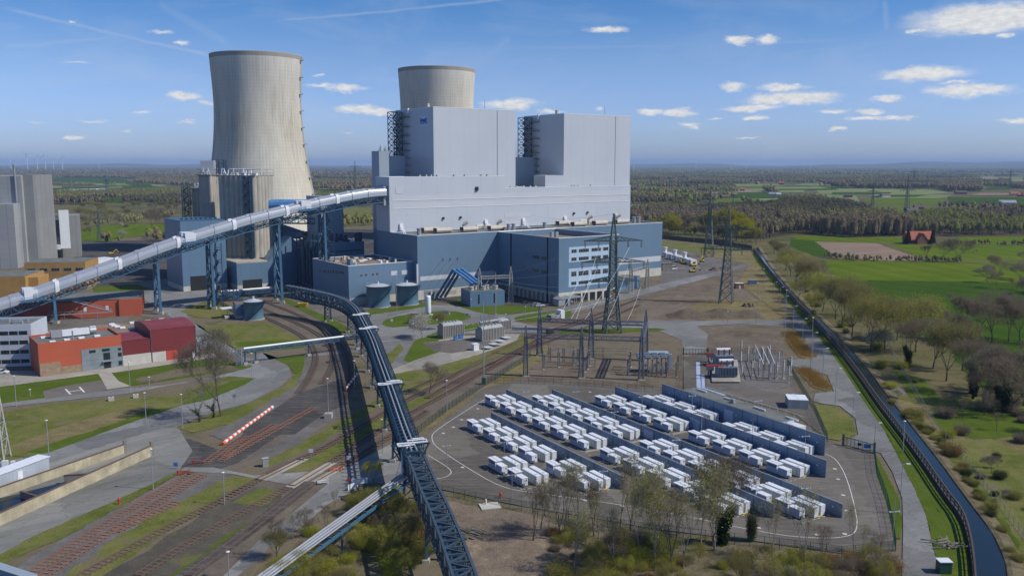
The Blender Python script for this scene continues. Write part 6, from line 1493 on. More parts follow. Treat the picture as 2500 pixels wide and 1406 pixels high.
for k, (e, r0, h) in enumerate(walls):
    re_, nn = e[0]*RD.x+e[1]*RD.y, e[0]*ND.x+e[1]*ND.y
    a = (0, 0)
    top_l = [((1201,1006.7)), (1236.5,951), (1349.7,951), (1501,944), (1614.6,937.8)][k]; q = P(*top_l, h); r0 = q[0]*RD.x+q[1]*RD.y
    w = root('barrier_wall', (*RN((r0+re_)/2, nn), 0), ORD[k]+' blue-grey barrier wall of the container yard, counted from the left', 'wall', 'barrier walls of the container yard')
    n = int((re_-r0)/5.0); L = (re_-r0)/n
    for i in range(n):
        c = RN(r0+L*(i+.5), nn); MB().rbox(c, L-.16, .18, h-.1, ACN, .08).obj('panel', 'blue_wall', w)
    q = MB()
    for i in range(n+1): q.rbox(RN(r0+L*i, nn), .22, .3, h, ACN, 0)
    q.obj('post', 'wall_post', w); MB().rbox(RN((r0+re_)/2, nn), re_-r0, .26, .08, ACN, h+.005).obj('coping', 'galv', w)
    q = MB()
    for i in range(n): q.rbox(RN(r0+L*(i+.6), nn-.13), .3, .08, .3, ACN, h*.55)
    q.obj('sockets', 'white_metal', w)
    if k in (3, 4): c = RN(re_-24 if k == 4 else re_-40, nn-.2); 
    if k >= 2: c = RN(-165.5, nn-.14); MB().rbox(c, 3.4, .08, h*.72, ACN, .1).obj('door', 'cabinet_side', w)
# yard markings: bay lines, covers
mk = MB(); 
for rn, us in rows:
    a, b = us[0][0]-1, us[-1][0]+7.4; n_ = us[0][1]
    for t in np.arange(a, b, 1.6): strip(mk, [RN(t, n_-.7), RN(t+.8, n_-.7)], .1, ZL[0])
    for t in np.arange(n_-.7, n_+6.5, 1.4): strip(mk, [RN(b, t), RN(b, t+.7)], .12, ZL[0])
struct(mk.obj('bay_markings', 'white_paint'))
mk = MB()
for r_, n_ in ((-165.2, 107), (-165.2, 123), (-165.2, 134), (-165.2, 150)): strip(mk, [RN(r_, n_-4), RN(r_, n_+4)], 1.1, ZL[0]+.004)
struct(mk.obj('cable_channel', 'concrete_ground'))
mk = MB()
for x, y in ((1127,1026),(1107,1044),(1082,1059),(1129,1142),(1429,1223),(1520,1237),(1710,1268),(1852,1290),(1995,1307),(2038,1146),(2046,1171),(2058,1210),(2066,1248),(2062,1305),(1440,958),(1166,999),(1186,965)):
    mk.lathe(P(x, y), [(.45, 0.0), (.45, ZL[0]+.03)], 12)
struct(mk.obj('manhole_covers', 'concrete_pale'))
MM = MB()
for rn, us in rows: c = RN(us[-1][0]+7.0, us[-1][1]+4.6); MM.rbox(c, .3, 1.1, .16, ACN, ZL[0])
tag(MM.obj('wheel_stops', 'yellow'), 'short yellow wheel stops at the lower right row ends of the container yard', 'wheel stops')
# ================================================================ lamps and masts
def lamp(c, h, label, kind=0, group='lamp posts', face=0.0):
    r = root('street_lamp', (*c, 0), label, 'lamp post', group, face)
    if kind == 0:      # curved-arm road lamp
        MB().beam((0, 0, 0), (0, 0, h), .2, .1, n=6).obj('pole', 'galv', r, local=True); q = MB(); q.beam((0, 0, h), (1.0, 0, h+.1), .1); q.obj('arm', 'galv', r, local=True)
        MB().box(.7, 1.5, -.18, .18, h+.02, h+.2).obj('lamp_head', 'white_metal', r, local=True)
    elif kind == 1:    # thin lightning/camera pole with cross arm
        MB().beam((0, 0, 0), (0, 0, h), .18, .07, n=6).obj('pole', 'galv', r, local=True); q = MB(); q.beam((-.9, 0, h*.62), (.9, 0, h*.62+.15), .09); q.box(-.95, -.7, -.1, .1, h*.62-.1, h*.62+.1); q.box(.7, .95, -.1, .1, h*.62, h*.62+.25); q.obj('lamp_head', 'white_metal', r, local=True)
        MB().box(-.35, .35, -.35, .35, 0, .15).obj('footing', 'concrete_pale', r, local=True)
    else:              # post-top disc lamp
        MB().beam((0, 0, 0), (0, 0, h), .24, .15, n=6).obj('pole', 'galv', r, local=True); MB().lathe((0, 0), [(.1, h), (.3, h+.05), (.34, h+.16), (.15, h+.26)], 12).obj('lamp_head', 'white_metal', r, local=True)
    return r
def lamps(lst, kind, lab, group, face=0.0):
    src = None
    for i, (bx, by, ty) in enumerate(lst):
        p = P(bx, by); h = zat(*p, ty)-(.2 if kind != 1 else 0)
        lamp(p, h, lab.replace('#', ORD[i] if i < 20 else 'twenty-'+ORD[i-20]), kind, group, face)
lamps([(2196,1256,1131),(2134,1100,1031),(2080,1055,957),(2039,988,898),(2008,930,849),(1983,885,811),(1958,850,777),(1936,810,746),(1915,780,722),(1904,755,700),(1889,738,688)], 0, '# curved grey road lamp beside the canal road, counted from the front', 'road lamps along the canal road')
lamps([(1979,908,775),(1915,835,708),(1847,790,690),(2204,1105,1027),(1776,791,760),(1862,738,656)], 2, '# tall thin grey mast near the canal road, in mixed order', 'tall thin masts near the canal road')
lamps([(1091,1145,1054),(1250,1224,1120),(1231,1112,1061),(1174,1020,960),(1350,1037,975),(1553,1167,1118),(1473,1201,1120),(1690,1290,1172),(1844,1235,1170),(1965,1245,1160),(1285,990,936),(1406,990,936),(1567,1010,944),(1689,1010,940),(1793,1010,960),(1836,1080,1020),(1965,1110,1038),(1851,1010,960),(1712,1070,970),(1500,1040,985),(1650,1115,1050),(2180,1310,1212)], 1, '# thin yard pole with a small cross arm, numbered across the yard', 'thin poles of the container yard')
lamps([(374,1195,1095),(120,1120,1025),(357,1033,958),(446,1045,962),(318,955,883),(365,948,920),(40,992,917),(74,968,950),(616,925,862)], 2, '# grey lamp post on the lower left grass, counted from the paved apron', 'lamp posts on the lower left lawns')
lamps([(548,1232,1152),(559,1410,1345)], 2, '# round-headed lamp post among the lower left tracks, counted from the crossing', 'round-headed lamp posts at the tracks')
lamps([(1091,1005,928),(934,1106,1023),(866,945,880),(1067,826,780),(969,758,664),(1009,835,790),(1283,783,748),(1395,785,735),(1150,752,730),(1235,786,766)], 2, '# slim lamp post between the dark conveyor and the hall, in mixed order', 'slim lamp posts in front of the plant')
r = lamp(P(802, 1020), zat(*P(802, 1020), 925), 'lamp post on a square concrete block beside the curved tracks', 2, None); MB().box(-1.0, 1.0, -.9, .9, 0, 1.4).obj('block', 'concrete', r, local=True)
for (x, y, t), lb in (((1181,938,737), 'very tall grey mast on a green base left of the switchyard'), ((1317,825,745), 'tall pale mast standing behind the switchyard portals'), ((1210,770,664), 'tall thin mast beside the transformer enclosure')):
    p = P(x, y); h = zat(*p, t); r = root('mast', (*p, 0), lb, 'mast'); MB().beam((0, 0, 0), (0, 0, h), .45, .25, n=8).obj('pole', 'galv', r, local=True); MB().box(-.6, .6, -.6, .6, 0, 2.2 if x == 1181 else .5).obj('base', 'green_fence' if x == 1181 else 'concrete', r, local=True)
# radio mast and plant at left edge
rm = root('radio_mast', P(-5, 1120), 'pale steel lattice radio mast cut by the left edge', 'mast'); c = P(-8, 1122); h = 24
q = MB(); lattice_tower(q, c, 4.6, 1.0, 0, h, 9, .2, .2); q.obj('lattice', 'gantry_pale', rm); q = MB(); q.beam((*c, h), (*c, h+2), .5, n=8); q.rbox((c[0]+.8, c[1]), .4, .3, 1.6, 0, h-2); q.obj('aerial', 'white_metal', rm)
cbx = root('equipment_cabinet', P(15, 1150), 'cluster of pale boxes at the foot of the radio mast', 'cabinet'); q = MB(); c = P(14, 1150)
for a, b, w, h in ((0, 0, 1.2, 1.9), (1.6, .3, .8, 1.7), (-1.6, 0, 1, 1.4)): q.rbox((c[0]+a, c[1]+b), w, .8, h, .3, .6)
q.obj('body', 'white_metal', cbx); MB().rbox(c, 5.5, 2, .2, .3, .38).obj('platform', 'concrete', cbx); MB().rbox(c, 5.0, 1.4, .36, .3, 0).obj('base', 'dark', cbx)
# ================================================================ fences
def fence(px, h, m, label, step=2.6, mesh=True, name='fence', it=0):
    pts = [Vector((*p, 0)) for p in smooth_open([P(*q) for q in px], it)]; R = resample([tuple(p) for p in pts], step)
    r = root(name, R[len(R)//2], label, 'fence'); q = MB()
    for p in R: q.beam(p, p+Vector((0, 0, h)), .09)
    q.obj('posts', m, r); q = MB()
    for a, b in zip(R, R[1:]):
        for z in ((.15, h-.05) if not mesh else (.15, h*.5, h-.05)): q.beam(a+Vector((0, 0, z)), b+Vector((0, 0, z)), .035)
        if mesh:
            for k in range(1, 9): p = a.lerp(b, k/9); q.add([(p.x-.012, p.y, .1), (p.x+.012, p.y, .1), (p.x+.012, p.y, h), (p.x-.012, p.y, h)], [(0, 1, 2, 3)])
            for z in np.arange(.4, h, .33): q.add([(a.x, a.y, z-.01), (b.x, b.y, z-.01), (b.x, b.y, z+.01), (a.x, a.y, z+.01)], [(0, 1, 2, 3)])
    q.obj('wire_mesh', m, r); return r
fence([(985,1175),(1000,1120),(1010,1068),(1090,1005),(1180,945),(1285,880),(1300,868)], 2.2, 'green_fence', 'dark green mesh fence along the left side of the container yard beside the railway land')
fence([(1055,1204),(1255,1243),(1400,1275),(1600,1307),(1880,1338),(2060,1362),(2186,1345)], 2.2, 'green_fence', 'thin dark fence along the bottom edge of the container yard')
fence([(2186,1345),(2178,1290),(2165,1230),(2140,1160),(2134,1110)], 2.4, 'green_fence', 'dark green fence on the right side of the container yard beside the lawn strip', mesh=True)
fence([(2020,1080),(1990,1010),(1960,960),(1920,890)], 2.4, 'green_fence', 'dark green fence at the right edge of the compact substation')
fence([(1190,935),(1420,942),(1600,960),(1660,968)], 2.2, 'black_fence', 'thin dark fence between open switchyard and container yard')
fence([(1668,866),(1668,966)], 2.2, 'black_fence', 'thin dark fence at the right side of the open switchyard')
fence([(1725,868),(1800,862),(1915,870)], 2.2, 'black_fence', 'thin fence behind the compact substation')
fence([(2150,810),(2200,905),(2280,1040),(2360,1135),(2480,1290),(2560,1400)], 2.0, 'galv', 'pale wire fence with thin posts on the right bank of the canal', 3.0, False)
fence([(60,1135),(105,1128),(103,1150)], 2.0, 'green_fence', 'short green fence by the radio mast')
fence([(320,725),(400,712),(430,722)], 1.2, 'galv', 'low railing beside the road behind the red halls', 2.0, False)
# gates
def gate(pa, pb, h, m, label, n=8):
    a, b = Vector((*pa, 0)), Vector((*pb, 0)); r = root('gate', a.lerp(b, .5), label, 'gate'); q = MB()
    for z in (.25, h): q.beam(a+Vector((0, 0, z)), b+Vector((0, 0, z)), .14)
    for i in range(n+1): p = a.lerp(b, i/n); q.beam(p+Vector((0, 0, .2)), p+Vector((0, 0, h)), .1)
    q.obj('frame', m, r); q = MB()
    for i in range(n*5): p = a.lerp(b, i/(n*5)); q.beam(p+Vector((0, 0, .25)), p+Vector((0, 0, h)), .03)
    q.obj('bars', m, r); q = MB()
    for p in (a, b): q.beam(p, p+Vector((0, 0, h+.6)), .4)
    q.obj('gate_post', m, r); return r
gt = gate(P(2058, 1087), P(2134, 1108), 2.3, 'green_fence', 'wide dark green sliding gate with a blue board at the right of the container yard')
c = P(2116, 1103); MB().rbox((c[0], c[1]-.1), 1.6, .06, 1.0, -.3, 1.0).obj('board', 'blue_sign', gt); c = P(2097, 1098); MB().rbox((c[0], c[1]-.15), .9, .1, .7, -.3, 1.1).obj('lock_box', 'black_fence', gt)
gate(P(1668, 866), P(1728, 866), 2.0, 'black_fence', 'dark double gate across the service road by the open switchyard')
# ================================================================ flood wall with raking struts along the canal
def seawall(px, h, label, rake=True):
    pts = pline(px, 1); R = resample([(*p, 0) for p in pts], 2.6); r = root('flood_wall', R[len(R)//2], label, 'wall')
    q = MB()
    for a, b in zip(R, R[1:]):
        d = (b-a).normalized(); n = Vector((-d.y, d.x, 0))*.18
        vs = [a-n, a+n, b+n, b-n]; hs = .9 if rake else h; q.add([(v.x, v.y, 0) for v in vs]+[(v.x, v.y, hs) for v in vs], [(4, 5, 6, 7), (0, 4, 7, 3), (1, 2, 6, 5)])
    q.obj('sheeting', 'seawall', r); q = MB(); cp = MB()
    for i, (a, b) in enumerate(zip(R, R[1:])):
        d = (b-a).normalized(); n = Vector((-d.y, d.x, 0))
        if n.x > 0: n = -n
        if rake: q.beam(a+Vector((0, 0, h*.72)), b+Vector((0, 0, h*.72)), .16)
        q.beam(a+n*.05, a+n*.05+Vector((0, 0, h+.05)), .24); cp.beam(a+Vector((0, 0, h+.06)), b+Vector((0, 0, h+.06)), .3)
    q.obj('strut', 'seawall', r); cp.obj('coping', 'seawall', r)
seawall(CAN_L, 2.2, 'long dark flood wall with an open post-and-rail top between canal road and water')
seawall([(1600,581),(1680,590),(1760,598),(1838,611)], 3.4, 'dark panelled wall crossing behind the construction ground to the canal', False)
# ================================================================ high-voltage towers and their lines
def hv(c, h, arms, label, an=0.0, m='pylon_green', w0=6.5, t=.26):
    r = root('transmission_tower', (*c, 0), label, 'pylon', 'high-voltage lattice towers'); q = MB()
    zA = arms[-1][0]; zt_ = arms[0][0]
    lattice_tower(q, (0, 0), w0, w0*.42, 0, zA, 7, t); lattice_tower(q, (0, 0), w0*.42, w0*.36, zA, zt_, 6, t*.8); lattice_tower(q, (0, 0), w0*.36, .3, zt_, h, 4, t*.45)
    q.obj('mast', m, r, local=True)
    for z, L in arms:
        q = MB(); b = w0*.2
        for s in (-1, 1):
            tip = Vector((s*L, 0, z+.15)); n = 6
            for y in (-b, b):
                q.beam((s*b, y, z), tip, t*1.0); q.beam((s*b, y, z+1.9), tip, t*.8)
                for i in range(n):
                    f0, f1 = i/n, (i+1)/n; a0 = Vector((s*b, y, z)).lerp(tip, f0); a1 = Vector((s*b, y, z+1.9)).lerp(tip, f0); c1 = Vector((s*b, y, z)).lerp(tip, f1); q.beam(a0, a1, t*.5); q.beam(a1, c1, t*.5)
            for i in range(n): f = (i+.5)/n; q.beam(Vector((s*b, -b, z)).lerp(tip, f), Vector((s*b, b, z)).lerp(tip, f+.5/n), t*.35)
        q.obj('cross_arm', m, r, local=True)
        q = MB()
        for s in (-1, 1):
            for x in (L*.95, L*.5): 
                q.beam((s*x-.25, 0, z), (s*x-.15, 0, z-2.6), .16); q.beam((s*x+.25, 0, z), (s*x+.15, 0, z-2.6), .16)
        q.obj('insulator', 'porcelain', r, local=True)
    r.rotation_euler = (0, 0, an); return r
T1, T2, T3 = (41, 355), (106.5, 433), (147, 655)
h1 = hv(T1, 48.5, [(37.4, 12.2), (28.8, 13.4), (21.0, 11.6)], 'big dark green lattice tower in front of the office wing', .12, t=.34)
h2 = hv(T2, 47.0, [(36.5, 12.5), (26.5, 13.5)], 'grey-green lattice tower standing on the brown ground left of the canal road', -.35, 'pylon_grey', t=.27)
h3 = hv(T3, 50.0, [(37.5, 12.5), (28.5, 13.5)], 'paler lattice tower farther back beyond the construction ground', -.35, 'pylon_grey', t=.36)
# conductors (sagging)
def wires(pairs, label, sag=.04, w=.09, m='cable'):
    r = root('power_line', pairs[0][0], label, 'cables')
    for a, b in pairs:
        a, b = Vector(a), Vector(b); L = (b-a).length; pts = []
        for i in range(15): t = i/14; p = a.lerp(b, t); p.z -= sag*L*4*t*(1-t); pts.append(p)
        MB().path(pts, w, 3).obj('conductor', m, r)
def tip(T, an, x, z): return (T[0]+math.cos(an)*x, T[1]+math.sin(an)*x, z)
wires([(tip(T2, -.35, x, z-2.6), tip(T3, -.35, x, z2-2.6)) for (x, z, z2) in ((-12, 36.5, 37.5), (-6.3, 36.5, 37.5), (6.3, 36.5, 37.5), (12, 36.5, 37.5), (-13, 26.5, 28.5), (13, 26.5, 28.5))]+[((T2[0], T2[1], 47), (T3[0], T3[1], 50))], 'conductors between the two grey-green lattice towers', .03)
wires([(tip(T1, .12, x, z-2.6), (gp['b'][0][0]+xx, gp['b'][0][1]-.3*xx*.3, 13.4)) for x, z, xx in ((-11.6, 28.8, 6), (-6.7, 28.8, 11), (6.7, 37.4, 16), (-6.1, 37.4, 13), (6.0, 28.8, 24), (11.6, 21, 31))], 'pale conductors dropping from the big dark green tower to the switchyard', .02, .08, 'white_metal')
wires([(tip(T1, .12, x, z-2.6), (gl[0]+1+k*3.5, gl[1]+.8, 12.6)) for k, (x, z) in enumerate(((-11.6, 37.4), (-13, 28.8), (-11, 21)))]+[((T1[0], T1[1], 48.5), (*XY(300, 395), 40))], 'thin conductors from the dark green tower to the pale portal', .015, .08)
wires([(tip(T3, -.35, x, z-2.6), (60+x, 1100, 36)) for x, z in ((-12, 37.5), (12, 37.5), (-13, 28.5), (13, 28.5))], 'conductors leaving the paler lattice tower towards the far fields', .02)
wires([((gl[0]+1+k*3.6, gl[1]+.5, 12.4), (gl[0]-3+k*3, gl[1]-14, 9.2)) for k in range(3)], 'slack jumpers between the pale portal and the transformer enclosure', .1)
# ================================================================ railway tracks
def track(name, px, rail='rail', slp='sleeper', it=2, ties=True, z=None):
    pts = pline(px, it); R = resample([(*p, 0) for p in pts], 1.2); q = MB(); z = .12
    for i, p in enumerate(R):
        a, b = R[max(0, i-1)], R[min(len(R)-1, i+1)]; d = (b-a).normalized()
        if ties: q.rbox((p.x, p.y), .36, 2.4, .12, math.atan2(d.y, d.x), ZL[0]-.10)
    if ties: struct(q.obj('sleepers', slp))
    q = MB(); S2 = R[::2]+[R[-1]]
    for s in (-1, 1):
        L = []
        for i, p in enumerate(S2):
            a, b = S2[max(0, i-1)], S2[min(len(S2)-1, i+1)]; d = (b-a).normalized(); L.append((p.x-d.y*.75*s, p.y+d.x*.75*s, ZL[0]+.08))
        for a, b in zip(L, L[1:]): q.beam(a, b, .17)
    struct(q.obj('rails', rail))
ca = [(640,745),(653,778),(721,811),(756,836),(770,862),(770,890),(753,925),(727,962)]
track('t', [(600,752),(653,778),(721,811),(756,836),(770,862),(770,890),(753,925),(727,962)], 'rail', 'sleeper_dark')
track('t', [(600,735),(642,755),(713,785),(770,811),(804,842),(814,865),(812,893),(798,922),(784,939)], 'rail', 'sleeper_dark')
track('t', [(590,718),(642,737),(713,762),(770,791),(807,814),(834,842),(848,872),(855,905),(852,940),(835,980)], 'rail', 'sleeper_dark')
track('t', [(767,996),(700,1034),(622,1078),(531,1131)], 'rail_rust', 'sleeper')
track('t', [(670,1038),(640,1055),(590,1083),(545,1120)], 'rail_rust', 'sleeper')
track('t', [(596,1066),(560,1088),(530,1110),(497,1134)], 'rail_rust', 'sleeper')
track('t', [(466,1158),(380,1206),(240,1290),(85,1394),(20,1440)], 'rail_rust', 'sleeper', 1)
track('t', [(495,1161),(410,1212),(270,1298),(119,1398),(60,1440)], 'rail_rust', 'sleeper', 1)
track('t', [(430,1226),(360,1262),(280,1300)], 'rail_rust', 'sleeper', 1)
track('t', [(1560,730),(1400,790),(1283,825),(1155,889),(1084,931),(1016,965),(948,1002),(800,1090),(730,1123)], 'rail', 'sleeper_dark', 1)
track('t', [(627,1174),(520,1232),(400,1293),(200,1406),(140,1440)], 'rail', 'sleeper_dark', 1)
track('t', [(1560,745),(1420,806),(1283,854),(1170,914),(1084,965),(999,1010),(885,1076),(798,1134)], 'rail', 'sleeper_dark', 1)
track('t', [(704,1191),(600,1246),(470,1320),(330,1410)], 'rail', 'sleeper_dark', 1)
track('t', [(1330,832),(1220,880),(1120,925),(1040,975)], 'rail', 'sleeper_dark', 1)
track('t', [(1480,770),(1340,815),(1240,868),(1150,915),(1085,948)], 'rail', 'sleeper_dark', 1)
track('t', [(1100,912),(1040,935),(990,958)], 'rail', 'sleeper_dark', 1)
track('t', [(827,1142),(885,1110),(960,1060),(1040,1005)], 'rail', 'sleeper_dark', 1)
track('t', [(730,1123),(680,1148),(627,1174)], 'rail', ties=False, it=0); track('t', [(798,1134),(750,1163),(704,1191)], 'rail', ties=False, it=0)
track('t', [(827,1142),(761,1177),(642,1270),(540,1345),(457,1408)], 'rail', ties=False, it=1)
for a, b, w in (((745,1120),(640,1172),2.2), ((812,1130),(705,1192),2.4), ((835,1140),(770,1180),1.8)): line('crossing_panel', [a, b], w, 'concrete_ground', 0)
line('track_slab', [(761,1177),(642,1270),(540,1345),(440,1415)], 3.4, 'asphalt_dark', 0)
# level crossing furniture, buffer barrier
bz = root('striped_barrier', P(604, 1038), 'long red and white striped barrier tube lying beside the tracks', 'barrier'); a, b = Vector(P3(543, 1083, .45)), Vector(P3(665, 993, .45)); n = 26
for i in range(2):
    q = MB()
    for k in range(i, n, 2): q.beam(a.lerp(b, k/n), a.lerp(b, (k+1)/n), .85, n=12)
    q.obj(('red_stripes', 'white_stripes')[i], ('orange_paint', 'white_metal')[i], bz)
bz2 = root('striped_barrier', P(856, 935), 'short red and white striped barrier in the shadow of the dark conveyor', 'barrier'); a, b = Vector(P3(842, 952, .5)), Vector(P3(872, 912, .9)); n = 12
for i in range(2):
    q = MB()
    for k in range(i, n, 2): q.beam(a.lerp(b, k/n), a.lerp(b, (k+1)/n), .7, n=10)
    q.obj(('red_stripes', 'white_stripes')[i], ('red', 'white_metal')[i], bz2)
def swingbar(pa, pb, label, m='red'):
    a, b = Vector((*pa, .9)), Vector((*pb, .9)); r = root('crossing_bar', a, label, 'barrier'); q = MB(); q.beam(a, b, .16); q.beam(a-Vector((0, 0, .5)), b-Vector((0, 0, .35)), .12)
    for i in range(6): p = a.lerp(b, i/5); q.beam(p, p-Vector((0, 0, .5)), .07)
    q.obj('bar', m, r); q = MB(); q.beam((a.x, a.y, 0), (a.x, a.y, 1.2), .25); q.obj('post', m, r)
swingbar(P(434, 1160), P(466, 1158), 'red barred swing barrier at the left end of the crossing', 'red')
swingbar(P(470, 1134), P(500, 1136), 'low red swing barrier above the crossing at the left tracks', 'red')
swingbar(P(800, 1180), P(775, 1184), 'white and red swing barrier at the right of the crossing', 'white_metal')
swingbar(P(831, 1150), P(805, 1152), 'orange swing barrier lying along the crossing road', 'orange_paint')
for (x, y, t), lb, m in (((760,1125,1095), 'white post sign beside the rails above the crossing', 'white_metal'), ((852,1128,1112), 'red and white post sign near the crossing', 'white_metal'), ((851,1192,1172), 'triangular warning sign on a post beside the white board', 'red'), ((430,1145,1128), 'small blue sign on a post at the left of the crossing', 'blue_sign'),
    ((957,798,779), 'white board sign on the grass island by the conveyor', 'white_metal'), ((1141,772,765), 'small blue sign at the right tip of the grass island', 'blue_sign'), ((493,980,955), 'grey board sign behind the bare trees', 'galv'), ((573,985,962), 'grey board sign right of the bare trees', 'galv'), ((570,868,855), 'white double sign at the road beside the pipe bridge', 'white_metal'), ((445,722,714), 'white sign by the road in front of the hopper building', 'white_metal'), ((414,775,765), 'white sign at the road fork behind the dark red hall', 'white_metal')):
    p = P(x, y); h = zat(*p, t); r = root('sign', (*p, 0), lb, 'sign'); q = MB(); q.beam((0, 0, 0), (0, 0, h), .12); q.obj('post', 'galv', r, local=True); q = MB()
    if 'triang' in lb: q.add([(-.6, -.1, h-.2), (.6, -.1, h-.2), (0, -.1, h+.9), (-.6, -.16, h-.2), (.6, -.16, h-.2), (0, -.16, h+.9)], [(0, 1, 2), (5, 4, 3), (0, 3, 4, 1), (1, 4, 5, 2), (2, 5, 3, 0)])
    else: q.box(-.5, .5, -.16, -.08, h-.9, h)
    q.obj('board', m, r, local=True)
r = root('equipment_cabinet', P(648, 1137), 'grey trackside cabinet beside the crossing', 'cabinet'); c = P(648, 1138); MB().rbox(c, 1.3, .9, 1.9, .5, 0).obj('body', 'galv', r); MB().rbox(c, 1.5, 1.1, .1, .5, 1.91).obj('lid', 'concrete', r)
wb = root('white_board', P(866, 1195), 'long bent white board leaning by the bushes at the crossing', 'board'); q = MB(); q.rbox((P(862, 1195)), 2.6, .15, 1.2, .8, .2); q.rbox((P(878, 1186)), 3.4, .15, 1.2, .3, .5); q.obj('panel', 'white_metal', wb); q = MB(); q.beam((*P(855, 1198), 0), (*P(855, 1198), 1.5), .12); q.obj('post', 'galv', wb)
# ================================================================ concrete basin at the lower left
bs_ = root('concrete_basin', P(150, 1180), 'long open concrete basin with stained walls and shallow dark water', 'basin')
def wallseg(par, pa, pb, h, t=.35, m='concrete_stained', nm='wall'):
    a, b = Vector(pa), Vector(pb); d = (b-a); an = math.atan2(d.y, d.x); MB().rbox(((a.x+b.x)/2, (a.y+b.y)/2), d.length, t, h, an, 0).obj(nm, m, par); q = MB().rbox(((a.x+b.x)/2, (a.y+b.y)/2), d.length, t+.15, .12, an, h+.002).obj('coping', 'rail', par)
Bn0, Bn1 = P(372, 1112), P(-30, 1297); Bf0, Bf1 = P(306, 1106), P(-30, 1225)
wallseg(bs_, Bn1, Bn0, 2.5); wallseg(bs_, Bf1, Bf0, 2.2)
for (x0, y0, x1, y1), m in (((157,1170,215,1170), 'concrete_dark'), ((52,1210,98,1228), 'concrete_dark')): a = P(x0, y0+12); b = P(x1, y1+8); wallseg(bs_, a, b, 2.0, .3, m, 'cross_wall')
struct(MB().prism([P(365, 1113), P(300, 1110), P(160, 1168), P(215, 1176)], .0, .62).obj('basin_floor', 'concrete_ground')) if False else None
ZL[0] += .01
struct(MB().face([(*p, .62) for p in (P(160,1182), P(225,1176), P(-30,1292), P(-30,1230))]).obj('basin_water', 'water'))
q = MB(); q.rbox(Bn0, .7, .7, 3.6, .7, 0); q.rbox(Bf0, .7, .7, 3.2, .7, 0); q.obj('end_pillar', 'concrete_dark', bs_)
lh = root('long_hut', P(60, 1180), 'long low corrugated grey hut along the concrete basin', 'building'); a, b = Vector(P(122, 1152)), Vector(P(-60, 1222)); d = (b-a).normalized(); n = Vector((d.y, -d.x)); n = n if n.y > 0 else -n; 
c = (a+b)/2+n*1.6; MB().rbox(c, (b-a).length, 3.2, 2.9, math.atan2(d.y, d.x), .62).obj('wall', 'corrugated', lh); MB().rbox(c, (b-a).length+.4, 3.6, .15, math.atan2(d.y, d.x), 3.53).obj('roof', 'container_roof', lh); MB().rbox(a+d*7.5-n*.05, 1.2, .1, 2.0, math.atan2(d.y, d.x), .8).obj('door', 'white_metal', lh)
q = MB(); p = a+d*7.5-n*1.2; q.rbox(p, 2.2, 1.6, .12, math.atan2(d.y, d.x), .7); q.beam((p.x-.9, p.y, .7), (p.x-.9, p.y, 1.7), .06); q.beam((p.x+.9, p.y, .7), (p.x+.9, p.y, 1.7), .06); q.obj('steps', 'white_metal', lh)
# hydrants and small stuff
def hydrant(p, label):
    r = root('hydrant', (*p, 0), label, 'hydrant'); MB().lathe(p, [(.18, 0), (.18, 1.1), (.28, 1.15), (.2, 1.4)], 10).obj('body', 'red', r); q = MB(); q.beam((p[0]-.35, p[1], .85), (p[0]+.35, p[1], .85), .16); q.obj('outlets', 'red', r)
hydrant(P(291, 1231), 'red hydrant on the grass edge of the paved apron'); hydrant(P(1222, 1217), 'red hydrant behind the bottom fence of the container yard')
sb = root('concrete_slab', P(1195, 1238), 'pale square concrete slab with a small valve post on the cleared ground', 'slab'); c = P(1196, 1238); MB().rbox(c, 4.0, 3.2, .2, .25, .2).obj('slab', 'concrete_pale', sb); q = MB(); q.beam((c[0]-.8, c[1]+.8, .4), (c[0]-.8, c[1]+.8, 1.4), .35, n=8); q.obj('valve', 'white_metal', sb)
for k, (x, y, l) in enumerate(((272, 978, 'pale broken concrete block on the dry grass left'), (332, 971, 'smaller pale concrete block right of the other on the dry grass'))): r = root('concrete_block', P(x, y), l, 'block'); c = P(x, y); MB().rbox(c, 1.5, 1.3, 1.1, .4, 0).obj('block', 'concrete_pale', r); MB().rbox(c, .5, .5, .1, .4, 1.1).obj('lid', 'concrete_dark', r)
# grey flat box building by the yard, flat green-roof building behind tallest wall
r = root('equipment_house', P(1950, 985), 'plain grey flat-roofed equipment box beside the green fence', 'building'); c0, c1 = P(1924, 998), P(1973, 1000); pbox(r, 'wall', c0, c1, 6.0, 0, zat(*c0, 976), 'greyblock_pale'); pbox(r, 'roof', c0, c1, 6.0, zat(*c0, 976)+.01, zat(*c0, 976)+.15, 'container_roof'); pbox(r, 'roof_seam', (c0[0]+3.0, c0[1]), (c0[0]+3.3, c0[1]), 6.0, zat(*c0, 976)+.16, zat(*c0, 976)+.2, 'white_metal')
fr2 = root('control_building', RN(-160, 170), 'long low control building with a grey-green flat roof behind the tallest barrier wall', 'building')
a = RN(-186, 167); 
def rn_box(par, nm, r0, r1, n0, n1, z0, z1, m): c = RN((r0+r1)/2, (n0+n1)/2); return MB().rbox(c, r1-r0, n1-n0, z1-z0, ACN, z0).obj(nm, m, par)
e5 = (73.6, 200.2); re5, n5 = e5[0]*RD.x+e5[1]*RD.y, e5[0]*ND.x+e5[1]*ND.y
rn_box(fr2, 'wall', -187, -151, n5+3.5, n5+8.5, 0, 3.6, 'container_white'); rn_box(fr2, 'roof', -187.3, -150.7, n5+3.2, n5+8.8, 3.61, 3.8, 'roof_light_green' if False else 'roof_felt'); rn_box(fr2, 'entrance', -150.6, -147, n5+3.8, n5+8.3, 0, 2.8, 'container_white'); rn_box(fr2, 'roof_unit', -170, -169, n5+5, n5+6, 3.8, 4.9, 'galv')
q = MB()
